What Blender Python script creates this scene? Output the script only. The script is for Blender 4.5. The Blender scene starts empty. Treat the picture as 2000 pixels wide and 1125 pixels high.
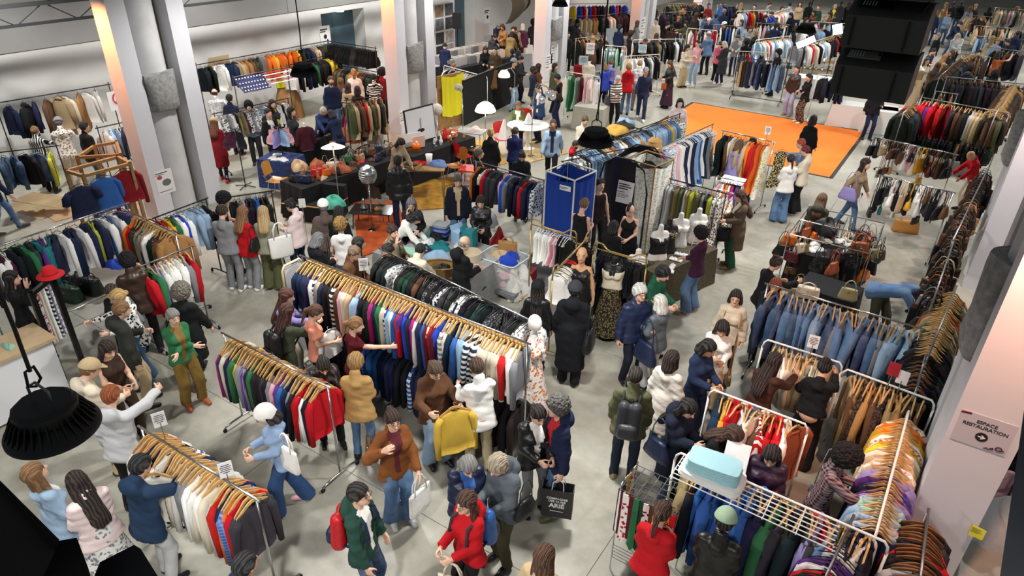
import bpy, bmesh, math, random
import numpy as np
from mathutils import Matrix, Vector, Quaternion
random.seed(7); rng = np.random.default_rng(7)
S = bpy.context.scene
C = S.collection
# ---------------------------------------------------------------- camera
# room axes: X runs along the rails of the middle stalls, Y along the row of pillars, Z up
CAM_F, PITCH, ROLL, YAW, CAM_H = 1340.56, .52154, .022273, .574831, 6.63
def _basis():
    c, s = math.cos(PITCH), math.sin(PITCH)
    r0 = np.array([1, 0, 0.]); f = np.array([0, c, -s]); u0 = np.array([0, s, c])
    r = math.cos(ROLL)*r0 + math.sin(ROLL)*u0; u = -math.sin(ROLL)*r0 + math.cos(ROLL)*u0
    cy, sy = math.cos(YAW), math.sin(YAW)
    M = np.array([[cy, -sy, 0], [sy, cy, 0], [0, 0, 1]])
    return M@r, M@u, M@f
AR, AU, AF = _basis()
cam_d = bpy.data.cameras.new('camera'); cam = bpy.data.objects.new('camera', cam_d); C.objects.link(cam)
cam_d.sensor_width = 36; cam_d.lens = CAM_F/2000*36; cam_d.clip_start = .05; cam_d.clip_end = 300
cam.matrix_world = Matrix(((AR[0], AU[0], -AF[0], 0), (AR[1], AU[1], -AF[1], 0), (AR[2], AU[2], -AF[2], CAM_H), (0, 0, 0, 1)))
S.camera = cam
def ray(x, y): return AR*(x-1000)/CAM_F - AU*(y-562.5)/CAM_F + AF
def G(x, y, z=0.):                       # point of the level z seen at a pixel of the survey photograph
    d = ray(x, y); t = (z-CAM_H)/d[2]
    return np.array([d[0]*t, d[1]*t, z])
def proj(p):
    q = np.array([p[0], p[1], p[2]-CAM_H]); w = q@AF
    return 1000+CAM_F*(q@AR)/w, 562.5-CAM_F*(q@AU)/w
def depth(p): return (np.array([p[0], p[1], p[2]-CAM_H]))@AF
# ---------------------------------------------------------------- world, exposure
W = bpy.data.worlds.new('hall_air'); S.world = W; W.use_nodes = True
W.node_tree.nodes['Background'].inputs[0].default_value = (.90, .95, 1, 1)
W.node_tree.nodes['Background'].inputs[1].default_value = .12
S.view_settings.view_transform = 'Standard'; S.view_settings.look = 'None'
S.view_settings.gamma = 1; S.view_settings.use_curve_mapping = False
S.view_settings.exposure = 0.1
LAMP_W = 900.0        # watts of one high-bay lamp
LAMP_Z = 4.55
# ---------------------------------------------------------------- materials
MATS = {}
def lin(c):
    if isinstance(c, str):
        c = [int(c[i:i+2], 16)/255 for i in (0, 2, 4)]
    return tuple(v/12.92 if v <= .04045 else ((v+.055)/1.055)**2.4 for v in c[:3])+(1,)
def nmat(name):
    m = bpy.data.materials.new(name); m.use_nodes = True; MATS[name] = m
    nt = m.node_tree; b = nt.nodes['Principled BSDF']
    return m, nt, b
def N(nt, t, **kw):
    n = nt.nodes.new(t)
    for k, v in kw.items():
        if k.startswith('i_'): n.inputs[k[2:].replace('_', ' ')].default_value = v
        else: setattr(n, k, v)
    return n
def L(nt, a, b): nt.links.new(a, b)
def bump(nt, b, h, strength, dist=.01):
    bp = N(nt, 'ShaderNodeBump'); bp.inputs['Strength'].default_value = strength; bp.inputs['Distance'].default_value = dist
    L(nt, h, bp.inputs['Height']); L(nt, bp.outputs[0], b.inputs['Normal'])
def mix(nt, fac, a, b, mode='MIX'):
    m = N(nt, 'ShaderNodeMix', data_type='RGBA', blend_type=mode)
    for s, v in ((m.inputs[0], fac), (m.inputs[6], a), (m.inputs[7], b)):
        if hasattr(v, 'links'): L(nt, v, s)
        else: s.default_value = v
    return m.outputs[2]
def ramp(nt, src, p0, p1, c0=(0, 0, 0, 1), c1=(1, 1, 1, 1), interp='LINEAR'):
    r = N(nt, 'ShaderNodeValToRGB'); r.color_ramp.interpolation = interp
    r.color_ramp.elements[0].position = p0; r.color_ramp.elements[1].position = p1
    r.color_ramp.elements[0].color = c0; r.color_ramp.elements[1].color = c1
    L(nt, src, r.inputs[0]); return r.outputs[0]
def plain(name, col, rough=.6, metal=0., noise=0., nscale=20., bmp=0., emit=0., alpha=1., trans=0., spec=.5):
    if name in MATS: return MATS[name]
    m, nt, b = nmat(name); c = lin(col)
    b.inputs['Roughness'].default_value = rough; b.inputs['Metallic'].default_value = metal
    b.inputs['Specular IOR Level'].default_value = spec
    if noise or bmp:
        tc = N(nt, 'ShaderNodeTexCoord'); nz = N(nt, 'ShaderNodeTexNoise'); nz.inputs['Scale'].default_value = nscale; nz.inputs['Detail'].default_value = 4
        L(nt, tc.outputs['Object'], nz.inputs['Vector'])
        k = 1-noise
        if noise: L(nt, mix(nt, ramp(nt, nz.outputs[0], .35, .7), (c[0]*k, c[1]*k, c[2]*k, 1), c), b.inputs['Base Color'])
        else: b.inputs['Base Color'].default_value = c
        if bmp: bump(nt, b, nz.outputs[0], bmp)
    else: b.inputs['Base Color'].default_value = c
    if emit: b.inputs['Emission Color'].default_value = c; b.inputs['Emission Strength'].default_value = emit
    if trans: b.inputs['Transmission Weight'].default_value = trans
    if alpha < 1: b.inputs['Alpha'].default_value = alpha
    return m
def cloth(name, kind='cloth'):
    """fabric that takes its dye from the object's colour"""
    m, nt, b = nmat(name)
    oi = N(nt, 'ShaderNodeObjectInfo'); tc = N(nt, 'ShaderNodeTexCoord'); co = tc.outputs['Object']; col = oi.outputs['Color']
    b.inputs['Roughness'].default_value = .85; b.inputs['Specular IOR Level'].default_value = .25
    nz = N(nt, 'ShaderNodeTexNoise'); nz.inputs['Scale'].default_value = 9; nz.inputs['Detail'].default_value = 3; nz.inputs['Distortion'].default_value = .7; L(nt, co, nz.inputs['Vector'])
    fine = N(nt, 'ShaderNodeTexNoise'); fine.inputs['Scale'].default_value = 90; L(nt, co, fine.inputs['Vector'])
    hgt = nz.outputs[0]; bs, bd = .4, .03
    WH = (.8, .8, .78, 1); BK = (.02, .02, .022, 1)
    def wave(scale, direction, dist=0., vec=co):
        w = N(nt, 'ShaderNodeTexWave', bands_direction=direction); w.inputs['Scale'].default_value = scale; w.inputs['Distortion'].default_value = dist
        L(nt, vec, w.inputs['Vector']); return w.outputs[0]
    if kind == 'cloth': out = mix(nt, .12, col, fine.outputs[1], 'OVERLAY')
    elif kind == 'knit': out = mix(nt, .2, col, fine.outputs[1], 'OVERLAY'); hgt = wave(60, 'X', 2.); bs, bd = .35, .006
    elif kind == 'denim':
        nz.inputs['Scale'].default_value = 4; g = ramp(nt, nz.outputs[0], .35, .8); out = mix(nt, g, col, mix(nt, .22, col, (.55, .66, .8, 1))); out = mix(nt, .35, out, fine.outputs[1], 'OVERLAY')
    elif kind == 'leather': out = col; b.inputs['Roughness'].default_value = .38; b.inputs['Specular IOR Level'].default_value = .5
    elif kind == 'satin': out = col; b.inputs['Roughness'].default_value = .42; b.inputs['Specular IOR Level'].default_value = .45
    elif kind == 'stripe': out = mix(nt, ramp(nt, wave(4.2, 'Z'), .5, .56), col, WH)
    elif kind == 'pin': out = mix(nt, ramp(nt, wave(6.5, 'X', .6), .55, .6), col, WH)
    elif kind == 'bold': out = mix(nt, ramp(nt, wave(2.1, 'X', 1.2), .5, .53), col, WH)
    elif kind == 'plaid':
        a = ramp(nt, wave(8, 'X'), .55, .6); c2 = ramp(nt, wave(8, 'Z'), .55, .6); t = mix(nt, .5, a, c2)
        out = mix(nt, t, col, mix(nt, .30, col, WH))
    elif kind in ('print', 'leopard', 'swirl'):
        v = N(nt, 'ShaderNodeTexVoronoi'); v.inputs['Scale'].default_value = 22 if kind == 'print' else 34
        nn = N(nt, 'ShaderNodeVectorMath', operation='ADD'); sc = N(nt, 'ShaderNodeVectorMath', operation='SCALE'); sc.inputs['Scale'].default_value = .08
        L(nt, nz.outputs[1], sc.inputs[0]); L(nt, co, nn.inputs[0]); L(nt, sc.outputs[0], nn.inputs[1]); L(nt, nn.outputs[0], v.inputs['Vector'])
        if kind == 'swirl': out = mix(nt, ramp(nt, wave(4.5, 'Z', 9.), .48, .54), col, WH)
        else:
            g = ramp(nt, v.outputs['Distance'], .38, .46)
            out = mix(nt, g, col, WH if kind == 'print' else BK)
    elif kind == 'fur': out = mix(nt, .45, col, fine.outputs[1], 'OVERLAY'); hgt = fine.outputs[0]; bs, bd = 1., .03
    elif kind == 'sheer':
        out = col; b.inputs['Alpha'].default_value = .45
    elif kind == 'hair':
        out = mix(nt, ramp(nt, wave(9, 'X', 6.), .2, .9), mix(nt, .3, col, BK), mix(nt, .05, col, WH)); b.inputs['Roughness'].default_value = .62; b.inputs['Specular IOR Level'].default_value = .2; hgt = wave(22, 'X', 5.); bs, bd = .6, .01
    elif kind == 'curls':
        v = N(nt, 'ShaderNodeTexVoronoi'); v.inputs['Scale'].default_value = 40; L(nt, co, v.inputs['Vector'])
        out = mix(nt, ramp(nt, v.outputs['Distance'], .1, .6), col, mix(nt, .6, col, BK)); hgt = v.outputs['Distance']; bs, bd = 1., .02
    elif kind == 'skin': out = mix(nt, .1, col, fine.outputs[1], 'OVERLAY'); b.inputs['Roughness'].default_value = .55; bs = .05; b.inputs['Subsurface Weight'].default_value = 0.0
    L(nt, out, b.inputs['Base Color']); bump(nt, b, hgt, bs, bd)
    return m
for k in ('cloth', 'knit', 'denim', 'leather', 'satin', 'stripe', 'pin', 'bold', 'plaid', 'print', 'leopard', 'swirl', 'fur', 'sheer', 'hair', 'curls', 'skin'): cloth('fabric_'+k if k not in ('hair', 'curls', 'skin') else k, k)
FAB = {k: MATS['fabric_'+k] for k in ('cloth', 'knit', 'denim', 'leather', 'satin', 'stripe', 'pin', 'bold', 'plaid', 'print', 'leopard', 'swirl', 'fur', 'sheer')}
chrome = plain('chrome', 'c4c6c8', .22, 1.); steel = plain('steel', '8a8c8e', .4, .9); whitep = plain('white_paint', 'e4e4e0', .45); gold = plain('brass_paint', 'b59a5c', .35, .6)
blackm = plain('black_metal', '17171a', .45, .3); blackp = plain('black_plastic', '141416', .5); wood = plain('hanger_wood', 'cfa364', .5, noise=.25, nscale=14); darkwood = plain('dark_wood', '7a4f2c', .5, noise=.35, nscale=9)
ply = plain('pine_wood', 'a5804f', .6, noise=.3, nscale=7); paper = plain('paper', 'ececec', .8); blackcloth = plain('black_tablecloth', '121316', .95, bmp=.3, nscale=6); greycloth = plain('grey_tablecloth', '9a9a98', .9, noise=.2, nscale=9, bmp=.3)
eye_m = plain('eye_dark', '241c18', .3); lip_m = plain('lips', 'a8605a', .5); brow_m = plain('brow', '3a2a20', .8); rubber = plain('black_rubber', '101010', .8); ink = plain('ink', '191919', .7)
PAL = dict(bk=('black', '17181b'), ch=('charcoal', '33353a'), gy=('grey', '84868a'), lg=('pale grey', 'c0c2c4'), wh=('white', 'ebeae6'), cr=('cream', 'ddd3bd'), bg=('beige', 'c0a884'), tn=('tan', 'a67c4c'), br=('brown', '5d402c'), db=('dark brown', '38281f'),
    kh=('khaki', '8a7c55'), ol=('olive', '54573a'), lm=('lime green', 'b3bb3a'), gn=('green', '2f7047'), dg=('dark green', '1f3d2f'), tl=('teal', '227a80'), lb=('light blue', '93b4d2'), bl=('blue', '2f5fa5'), rb=('royal blue', '2446b4'), nv=('navy', '1d2744'), dn=('denim blue', '4a6b93'), ld=('pale denim', '8fa9c4'), dd=('dark denim', '2d4162'),
    pu=('purple', '5f3584'), pd=('plum', '4a2238'), mg=('magenta', 'a5226f'), pk=('pink', 'd9a5ae'), pp=('pale pink', 'e9d4d4'), co=('coral', 'dd6b55'), rd=('red', 'b8161f'), dr=('dark red', '7d151e'), bu=('burgundy', '571a26'), rs=('rust', 'a0522c'), og=('orange', 'e06f1f'), ye=('yellow', 'e2cf2c'), mu=('mustard', 'cf9d2e'), pe=('peach', 'e0a98a'), mi=('mint', '9cc4ae'), lv=('lavender', '8f86c0'))
def colr(c):
    return lin(PAL[c][1]) if c in PAL else lin(c)
# ---------------------------------------------------------------- objects
def props(o, label=None, cat=None, group=None, kind=None):
    if label: o['label'] = label
    if cat: o['category'] = cat
    if group: o['group'] = group
    if kind: o['kind'] = kind
    return o
def empty(name, loc=(0, 0, 0), rz=0., label=None, cat=None, group=None):
    o = bpy.data.objects.new(name, None); C.objects.link(o); o.location = tuple(loc); o.rotation_euler = (0, 0, rz); o.empty_display_size = .1
    return props(o, label, cat, group)
def link(name, me, parent=None, loc=(0, 0, 0), rot=None, color=None, mat=None):
    o = bpy.data.objects.new(name, me); C.objects.link(o); o.parent = parent; o.location = tuple(loc)
    if rot is not None: o.rotation_euler = rot
    if color is not None: o.color = color
    if mat is not None:
        if not me.materials: me.materials.append(mat)
        elif me.materials[0] is not mat:
            o.material_slots[0].link = 'OBJECT'; o.material_slots[0].material = mat
    return o
def mesh_np(name, V, F, mats=(), mi=None, smooth=True):
    """V (n,3); F list of arrays (m,k)"""
    me = bpy.data.meshes.new(name)
    if not isinstance(F, (list, tuple)): F = [F]
    F = [f for f in F if len(f)]
    nl = sum(f.size for f in F); npoly = sum(len(f) for f in F)
    me.vertices.add(len(V)); me.vertices.foreach_set('co', np.ascontiguousarray(V, dtype=np.float32).ravel())
    me.loops.add(nl); me.polygons.add(npoly)
    me.loops.foreach_set('vertex_index', np.concatenate([f.ravel() for f in F]).astype(np.int32))
    tot = np.concatenate([np.full(len(f), f.shape[1]) for f in F]); st = np.concatenate([[0], np.cumsum(tot)[:-1]])
    me.polygons.foreach_set('loop_start', st.astype(np.int32))
    for m in mats: me.materials.append(m)
    if mi is not None: me.polygons.foreach_set('material_index', np.asarray(mi, dtype=np.int32))
    if smooth: me.polygons.foreach_set('use_smooth', np.ones(npoly, dtype=bool))
    me.update(calc_edges=True); me.validate()
    return me
class MB:
    """collects shapes of one part"""
    def __init__(s): s.v = []; s.f = []; s.mi = []; s.m = 0
    def add(s, vs, fs):
        o = len(s.v); s.v += [tuple(v) for v in vs]; s.f += [tuple(i+o for i in f) for f in fs]; s.mi += [s.m]*len(fs); return s
    def box(s, c, d, rz=0., M=None, top=1.):
        x, y, z = d[0]/2, d[1]/2, d[2]/2; ca, sa = math.cos(rz), math.sin(rz); vs = []
        for k in (-1, 1):
            t = top if k > 0 else 1
            for i, j in ((-1, -1), (1, -1), (1, 1), (-1, 1)):
                px, py = i*x*t, j*y*t; p = Vector((px*ca-py*sa, px*sa+py*ca, k*z))
                if M is not None: p = M @ p
                vs.append((p[0]+c[0], p[1]+c[1], p[2]+c[2]))
        return s.add(vs, [(3, 2, 1, 0), (4, 5, 6, 7), (0, 1, 5, 4), (1, 2, 6, 5), (2, 3, 7, 6), (3, 0, 4, 7)])
    def tube(s, pts, r, n=8, closed=False, caps=True, rs=None):
        P = [Vector(p) for p in pts]; m = len(P); vs = []; up = None
        for i, p in enumerate(P):
            if closed: t = P[(i+1) % m]-P[i-1]
            else: t = P[min(i+1, m-1)]-P[max(i-1, 0)]
            t.normalize()
            if up is None:
                up = Vector((0, 0, 1)) if abs(t.z) < .9 else Vector((1, 0, 0))
            a = up-t*up.dot(t)
            if a.length < 1e-5: a = t.orthogonal()
            a.normalize(); up = a; b = t.cross(a); rr = rs[i] if rs else r
            for k in range(n):
                an = 2*math.pi*k/n; vs.append(p+a*(rr*math.cos(an))+b*(rr*math.sin(an)))
        fs = []
        for i in range(m if closed else m-1):
            j = (i+1) % m
            for k in range(n): l = (k+1) % n; fs.append((i*n+k, i*n+l, j*n+l, j*n+k))
        if not closed and caps: fs += [tuple(range(n-1, -1, -1)), tuple((m-1)*n+k for k in range(n))]
        return s.add(vs, fs)
    def lathe(s, prof, c=(0, 0, 0), n=20, M=None):
        vs = []; m = len(prof)
        for r, z in prof:
            for k in range(n):
                a = 2*math.pi*k/n; p = Vector((r*math.cos(a), r*math.sin(a), z))
                if M is not None: p = M @ p
                vs.append((p[0]+c[0], p[1]+c[1], p[2]+c[2]))
        fs = [(i*n+k, i*n+(k+1) % n, (i+1)*n+(k+1) % n, (i+1)*n+k) for i in range(m-1) for k in range(n)]
        if prof[0][0] > 1e-4: fs.append(tuple(range(n-1, -1, -1)))
        if prof[-1][0] > 1e-4: fs.append(tuple((m-1)*n+k for k in range(n)))
        return s.add(vs, fs)
    def ball(s, c, r, n=12, m=8):
        if not hasattr(r, '__len__'): r = (r, r, r)
        vs = [(c[0], c[1], c[2]-r[2])]
        for i in range(1, m):
            p = math.pi*i/m-math.pi/2
            for k in range(n): a = 2*math.pi*k/n; vs.append((c[0]+r[0]*math.cos(p)*math.cos(a), c[1]+r[1]*math.cos(p)*math.sin(a), c[2]+r[2]*math.sin(p)))
        vs.append((c[0], c[1], c[2]+r[2])); T = len(vs)-1
        fs = [(0, 1+(k+1) % n, 1+k) for k in range(n)]
        for i in range(m-2):
            for k in range(n): l = (k+1) % n; fs.append((1+i*n+k, 1+i*n+l, 1+(i+1)*n+l, 1+(i+1)*n+k))
        fs += [(1+(m-2)*n+k, 1+(m-2)*n+(k+1) % n, T) for k in range(n)]
        return s.add(vs, fs)
    def prism(s, poly, z0, z1, M=None):
        n = len(poly); vs = [(x, y, z0) for x, y in poly]+[(x, y, z1) for x, y in poly]
        if M is not None: vs = [tuple(M @ Vector(v)) for v in vs]
        return s.add(vs, [tuple(range(n-1, -1, -1)), tuple(range(n, 2*n))]+[(i, (i+1) % n, n+(i+1) % n, n+i) for i in range(n)])
    def grid(s, fn, nu, nv, closed_u=False):
        vs = [fn(i/nu, j/nv) for j in range(nv+1) for i in range(nu if closed_u else nu+1)]
        w = nu if closed_u else nu+1; fs = []
        for j in range(nv):
            for i in range(nu): k = (i+1) % w; fs.append((j*w+i, j*w+k, (j+1)*w+k, (j+1)*w+i))
        return s.add(vs, fs)
    def mesh(s, name, mats, smooth=False):
        me = bpy.data.meshes.new(name); me.from_pydata(s.v, [], s.f)
        for m in (mats if isinstance(mats, (list, tuple)) else [mats]): me.materials.append(m)
        if len(me.materials) > 1: me.polygons.foreach_set('material_index', s.mi)
        if smooth:
            me.polygons.foreach_set('use_smooth', [True]*len(me.polygons))
            if smooth == 'auto':
                try: me.set_sharp_from_angle(angle=math.radians(38))
                except Exception: pass
        me.update(); return me
    def build(s, name, mats, parent=None, smooth=False, loc=(0, 0, 0), rz=0., color=None):
        o = bpy.data.objects.new(name, s.mesh(name, mats, smooth)); C.objects.link(o); o.parent = parent; o.location = tuple(loc)
        if rz: o.rotation_euler = (0, 0, rz)
        if color is not None: o.color = color
        return o
def B(c, d, rz=0., **k): return MB().box(c, d, rz, **k)
ORDS = ['first', 'second', 'third', 'fourth', 'fifth', 'sixth', 'seventh', 'eighth', 'ninth', 'tenth']
def nth(i):
    if i < 10: return ORDS[i]
    n = i+1; return '%d%s' % (n, 'th' if 10 <= n % 100 <= 20 else {1: 'st', 2: 'nd', 3: 'rd'}.get(n % 10, 'th'))
# ---------------------------------------------------------------- lamps of the hall
def text_obj(name, txt, size, mat, parent, M, align='CENTER', bold=0.):
    cu = bpy.data.curves.new(name, 'FONT'); cu.body = txt; cu.size = size; cu.align_x = align; cu.align_y = 'CENTER'; cu.extrude = .0008; cu.offset = bold
    o = bpy.data.objects.new(name, cu); C.objects.link(o); cu.materials.append(mat)
    dg = bpy.context.evaluated_depsgraph_get(); me = bpy.data.meshes.new_from_object(o.evaluated_get(dg)); bpy.data.objects.remove(o)
    o = bpy.data.objects.new(name, me); C.objects.link(o); o.parent = parent; o.matrix_local = M
    return o
lamp_glow = plain('lamp_glow', 'ffffff', .5, emit=6.)
def high_bay(x, y, z, label):
    t = empty('high_bay_lamp', (x, y, z), random.random(), label, 'lamp', 'high-bay lamps hanging over the stalls')
    D = .18
    if (proj((x, y, z))[0] > -300):
        MB().lathe([(.10, .075), (D-.005, .012), (D, 0), (D, -.012), (D-.012, -.014), (D-.03, .0), (.1, .05)], n=40).build('rim', blackp, t, 'auto')
        MB().lathe([(0, .135), (.105, .135), (.122, .12), (.124, .07), (0, .06)], n=12).build('driver_housing', blackp, t, 'auto')
        fin = MB().prism([(.11, .06), (.118, .10), (.135, .085), (D-.012, .02), (D-.03, .008)], -.0025, .0025).mesh('fin', blackp)
        for k in range(32):
            o = link('fin', fin, t); o.rotation_euler = Quaternion((0, 0, 1), 2*math.pi*k/32).to_matrix().to_4x4().to_euler()
            o.matrix_local = Matrix.Rotation(2*math.pi*k/32, 4, 'Z') @ Matrix.Rotation(math.pi/2, 4, 'X')
        MB().tube([(-.05, 0, .15), (-.05, 0, .2), (0, 0, .235), (.05, 0, .2), (.05, 0, .15)], .006).build('bracket', steel, t)
        MB().tube([(0, .03, .235), (0, .0, .215), (0, -.03, .235), (0, -.02, .3), (0, .02, .3)], .006, closed=True).build('carabiner', blackm, t)
        MB().tube([(0, 0, .29), (.01, 0, .5), (0, 0, 4.4)], .008).build('cable', blackp, t)
    MB().lathe([(0, -.004), (D-.015, -.004), (D-.015, -.012), (0, -.012)], n=24).build('light_panel', lamp_glow, t)
    ld = bpy.data.lights.new('high_bay_light', 'SPOT'); ld.energy = LAMP_W*(1.45 if y > 18 else (1.25 if x < -16 else 1)); ld.spot_size = math.radians(158); ld.spot_blend = .75; ld.shadow_soft_size = .16; ld.color = (1, .975, .93)
    lo = bpy.data.objects.new('high_bay_light', ld); C.objects.link(lo); lo.parent = t; lo.location = (0, 0, -.03)
    return t
# ---------------------------------------------------------------- figures: surfaces grown round a posed skeleton
_EDG = [(0, 1), (2, 3), (4, 5), (6, 7), (0, 2), (1, 3), (4, 6), (5, 7), (0, 4), (1, 5), (2, 6), (3, 7)]
def nets(fn, lo, hi, h):
    lo = np.asarray(lo, float); hi = np.asarray(hi, float); n = np.maximum(np.ceil((hi-lo)/h).astype(int)+1, 3)
    ax = [lo[i]+h*np.arange(n[i]) for i in range(3)]
    Fv = fn(ax[0][:, None, None], ax[1][None, :, None], ax[2][None, None, :]).astype(np.float32)
    s = Fv < 0
    cnt = np.zeros(n-1, np.int8)
    for i in (0, 1):
        for j in (0, 1):
            for k in (0, 1): cnt += s[i:n[0]-1+i, j:n[1]-1+j, k:n[2]-1+k]
    act = (cnt > 0) & (cnt < 8); I = np.argwhere(act)
    idx = np.full(n-1, -1, np.int64); idx[act] = np.arange(len(I))
    off = np.array([(i, j, k) for i in (0, 1) for j in (0, 1) for k in (0, 1)])
    cv = np.stack([Fv[I[:, 0]+o[0], I[:, 1]+o[1], I[:, 2]+o[2]] for o in off], 1)
    acc = np.zeros((len(I), 3)); num = np.zeros(len(I))
    for a, b in _EDG:
        va, vb = cv[:, a], cv[:, b]; m = (va < 0) != (vb < 0)
        t = np.where(m, va/np.where(m, va-vb, 1), 0)
        acc += m[:, None]*(off[a]+(off[b]-off[a])*t[:, None]); num += m
    V = lo+h*(I+acc/np.maximum(num, 1)[:, None]); Q = []
    for a in range(3):
        b, c = (a+1) % 3, (a+2) % 3
        sl0 = [slice(None)]*3; sl1 = [slice(None)]*3
        sl0[a] = slice(0, n[a]-1); sl1[a] = slice(1, n[a])
        for d in (b, c): sl0[d] = slice(1, n[d]-1); sl1[d] = slice(1, n[d]-1)
        s0 = s[tuple(sl0)]; s1 = s[tuple(sl1)]
        e = np.argwhere(s0 != s1)
        if not len(e): continue
        flip = s0[tuple(e.T)]
        e = e.copy(); e[:, b] += 1; e[:, c] += 1
        def cell(db, dc):
            q = e.copy(); q[:, b] -= db; q[:, c] -= dc; return idx[q[:, 0], q[:, 1], q[:, 2]]
        q = np.stack([cell(1, 1), cell(0, 1), cell(0, 0), cell(1, 0)], 1)
        q[~flip] = q[~flip][:, ::-1]; Q.append(q)
    return V, (np.concatenate(Q) if Q else np.zeros((0, 4), int))
def cap(P, a, b, ra, rb, st=None):
    """tapered limb; st=(forward axis, squeeze) flattens it front to back"""
    a = np.asarray(a, float); b = np.asarray(b, float); ba = b-a
    x, y, z = P[0]-a[0], P[1]-a[1], P[2]-a[2]
    if st is not None:
        f, k = st; dt = (x*f[0]+y*f[1]+z*f[2])*(k-1); x = x+dt*f[0]; y = y+dt*f[1]; z = z+dt*f[2]
    L2 = max(ba@ba, 1e-9); h = np.clip((x*ba[0]+y*ba[1]+z*ba[2])/L2, 0, 1)
    return np.sqrt((x-h*ba[0])**2+(y-h*ba[1])**2+(z-h*ba[2])**2)-(ra+(rb-ra)*h)
def ell(P, c, r):
    x, y, z = (P[0]-c[0])/r[0], (P[1]-c[1])/r[1], (P[2]-c[2])/r[2]
    return (np.sqrt(x*x+y*y+z*z)-1)*min(r)
def smin(a, b, k):
    h = np.clip(.5+.5*(b-a)/k, 0, 1); return b+(a-b)*h-k*h*(1-h)
def usm(ds, k):
    d = ds[0]
    for e in ds[1:]: d = smin(d, e, k)
    return d
# --- head, hair and hand templates (head frame: centre of the skull, y forward)
def f_head(x, y, z):
    P = (x, y, z)
    d = ell(P, (0, -.012, .018), (.077, .098, .10))
    d = smin(d, ell(P, (0, .03, -.05), (.06, .063, .068)), .03)
    d = smin(d, cap(P, (0, .06, -.085), (0, .068, -.09), .024, .022), .02)
    d = smin(d, cap(P, (0, -.025, -.08), (0, -.032, -.19), .052, .05), .03)
    d = smin(d, cap(P, (0, .088, .012), (0, .108, -.026), .010, .0155), .012)
    for s in (-1, 1):
        d = -smin(-d, ell(P, (s*.032, .098, .008), (.018, .016, .012)), .01)
        d = smin(d, ell(P, (s*.031, .078, .007), (.014, .012, .009)), .004)
        d = smin(d, ell(P, (s*.08, -.012, -.012), (.010, .02, .032)), .006)
        d = smin(d, cap(P, (s*.014, .09, .028), (s*.05, .078, .026), .007, .006), .008)
    d = smin(d, cap(P, (-.02, .083, -.052), (.02, .083, -.052), .009, .009), .006)
    return d
def skull(P, g): return ell(P, (0, -.016, .020), (.080+g, .100+g, .102+g))
def f_hair(style):
    def fn(x, y, z):
        P = (x, y, z); wob = .004*np.sin(70*x+20*z)*np.cos(60*y+30*z)
        line = (-.028+.95*y)-z
        short = np.maximum(skull(P, .012)+wob, line)
        if style == 'short': return short
        if style == 'buzz': return np.maximum(skull(P, .004), line+.004)
        if style == 'ring': return np.maximum(np.maximum(skull(P, .006), line), z-.035)
        if style == 'mid':
            return np.maximum(skull(P, .026)+wob*1.5, (-.05+1.0*y)-z)
        if style == 'curly':
            w = .012*np.sin(85*x+3)*np.sin(80*y)*np.sin(78*z); return np.maximum(skull(P, .042)+w, (-.085+1.1*y)-z)
        if style == 'afro':
            w = .012*np.sin(70*x+1)*np.sin(74*y)*np.sin(72*z); return np.maximum(skull(P, .06)+w, (-.10+1.25*y)-z)
        def back(ln, wid, dep):
            w = .007*np.sin(60*x+12*z)+.004*np.sin(130*x+50*y)
            c = cap(P, (0, -.055, .0), (0, -.065-.17*ln, -ln), .085, wid, ((0, 1, 0), dep))+w
            side = np.minimum(cap(P, (-.077, -.005, .02), (-.092, -.02, -ln*.75), .026, .03), cap(P, (.077, -.005, .02), (.092, -.02, -ln*.75), .026, .03))
            return smin(np.maximum(c, y-.01), side+w, .02)
        big = np.maximum(skull(P, .018)+wob, (-.03+.95*y)-z)
        if style == 'bob': return smin(big, np.maximum(back(.12, .095, 1.2), -.17-z), .02)
        if style == 'long': return smin(big, back(.30, .10, 1.7), .02)
        if style == 'verylong': return smin(big, back(.44, .11, 1.8), .02)
        if style == 'pony': return smin(short, usm([cap(P, (0, -.11, .03), (0, -.15, .0), .03, .034), cap(P, (0, -.15, .0), (0, -.15, -.22), .036, .015)], .02), .012)
        if style == 'bun': return smin(short, ell(P, (0, -.085, .10), (.045, .045, .042))+wob, .012)
        if style == 'lowbun': return smin(short, ell(P, (0, -.125, -.01), (.042, .036, .042))+wob, .012)
        if style == 'mohawk': return np.maximum(np.maximum(skull(P, .035)+wob, np.abs(x)-.028), (-.0+.6*y)-z)
        if style == 'beard': return np.maximum(np.maximum(usm([ell(P, (0, .03, -.055), (.068, .072, .075)), cap(P, (0, .06, -.09), (0, .07, -.10), .03, .026)], .02), z+.035-np.abs(x)*.35), -y)
        return short
    return fn
def f_hat(style):
    def fn(x, y, z):
        P = (x, y, z)
        if style == 'beanie': return np.maximum(skull(P, .030), .02-z-.12*y)
        dome = np.maximum(skull(P, .030), .03-z)
        if style == 'cap': return np.minimum(dome, np.maximum(np.abs(z-.043+.25*(y-.09))-.005, np.maximum(np.sqrt((x/.078)**2+((y-.085)/.105)**2)-1, .04-y)))
        if style == 'hat': return np.minimum(dome, np.maximum(np.abs(z-.045)-.006, np.sqrt(x*x+(y+.01)**2)-.19))
        if style == 'scarf': return smin(np.maximum(skull(P, .030), (-.04+.75*y)-z), cap(P, (0, -.11, -.02), (0, -.14, -.11), .03, .02), .02)
        return dome
    return fn
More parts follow.
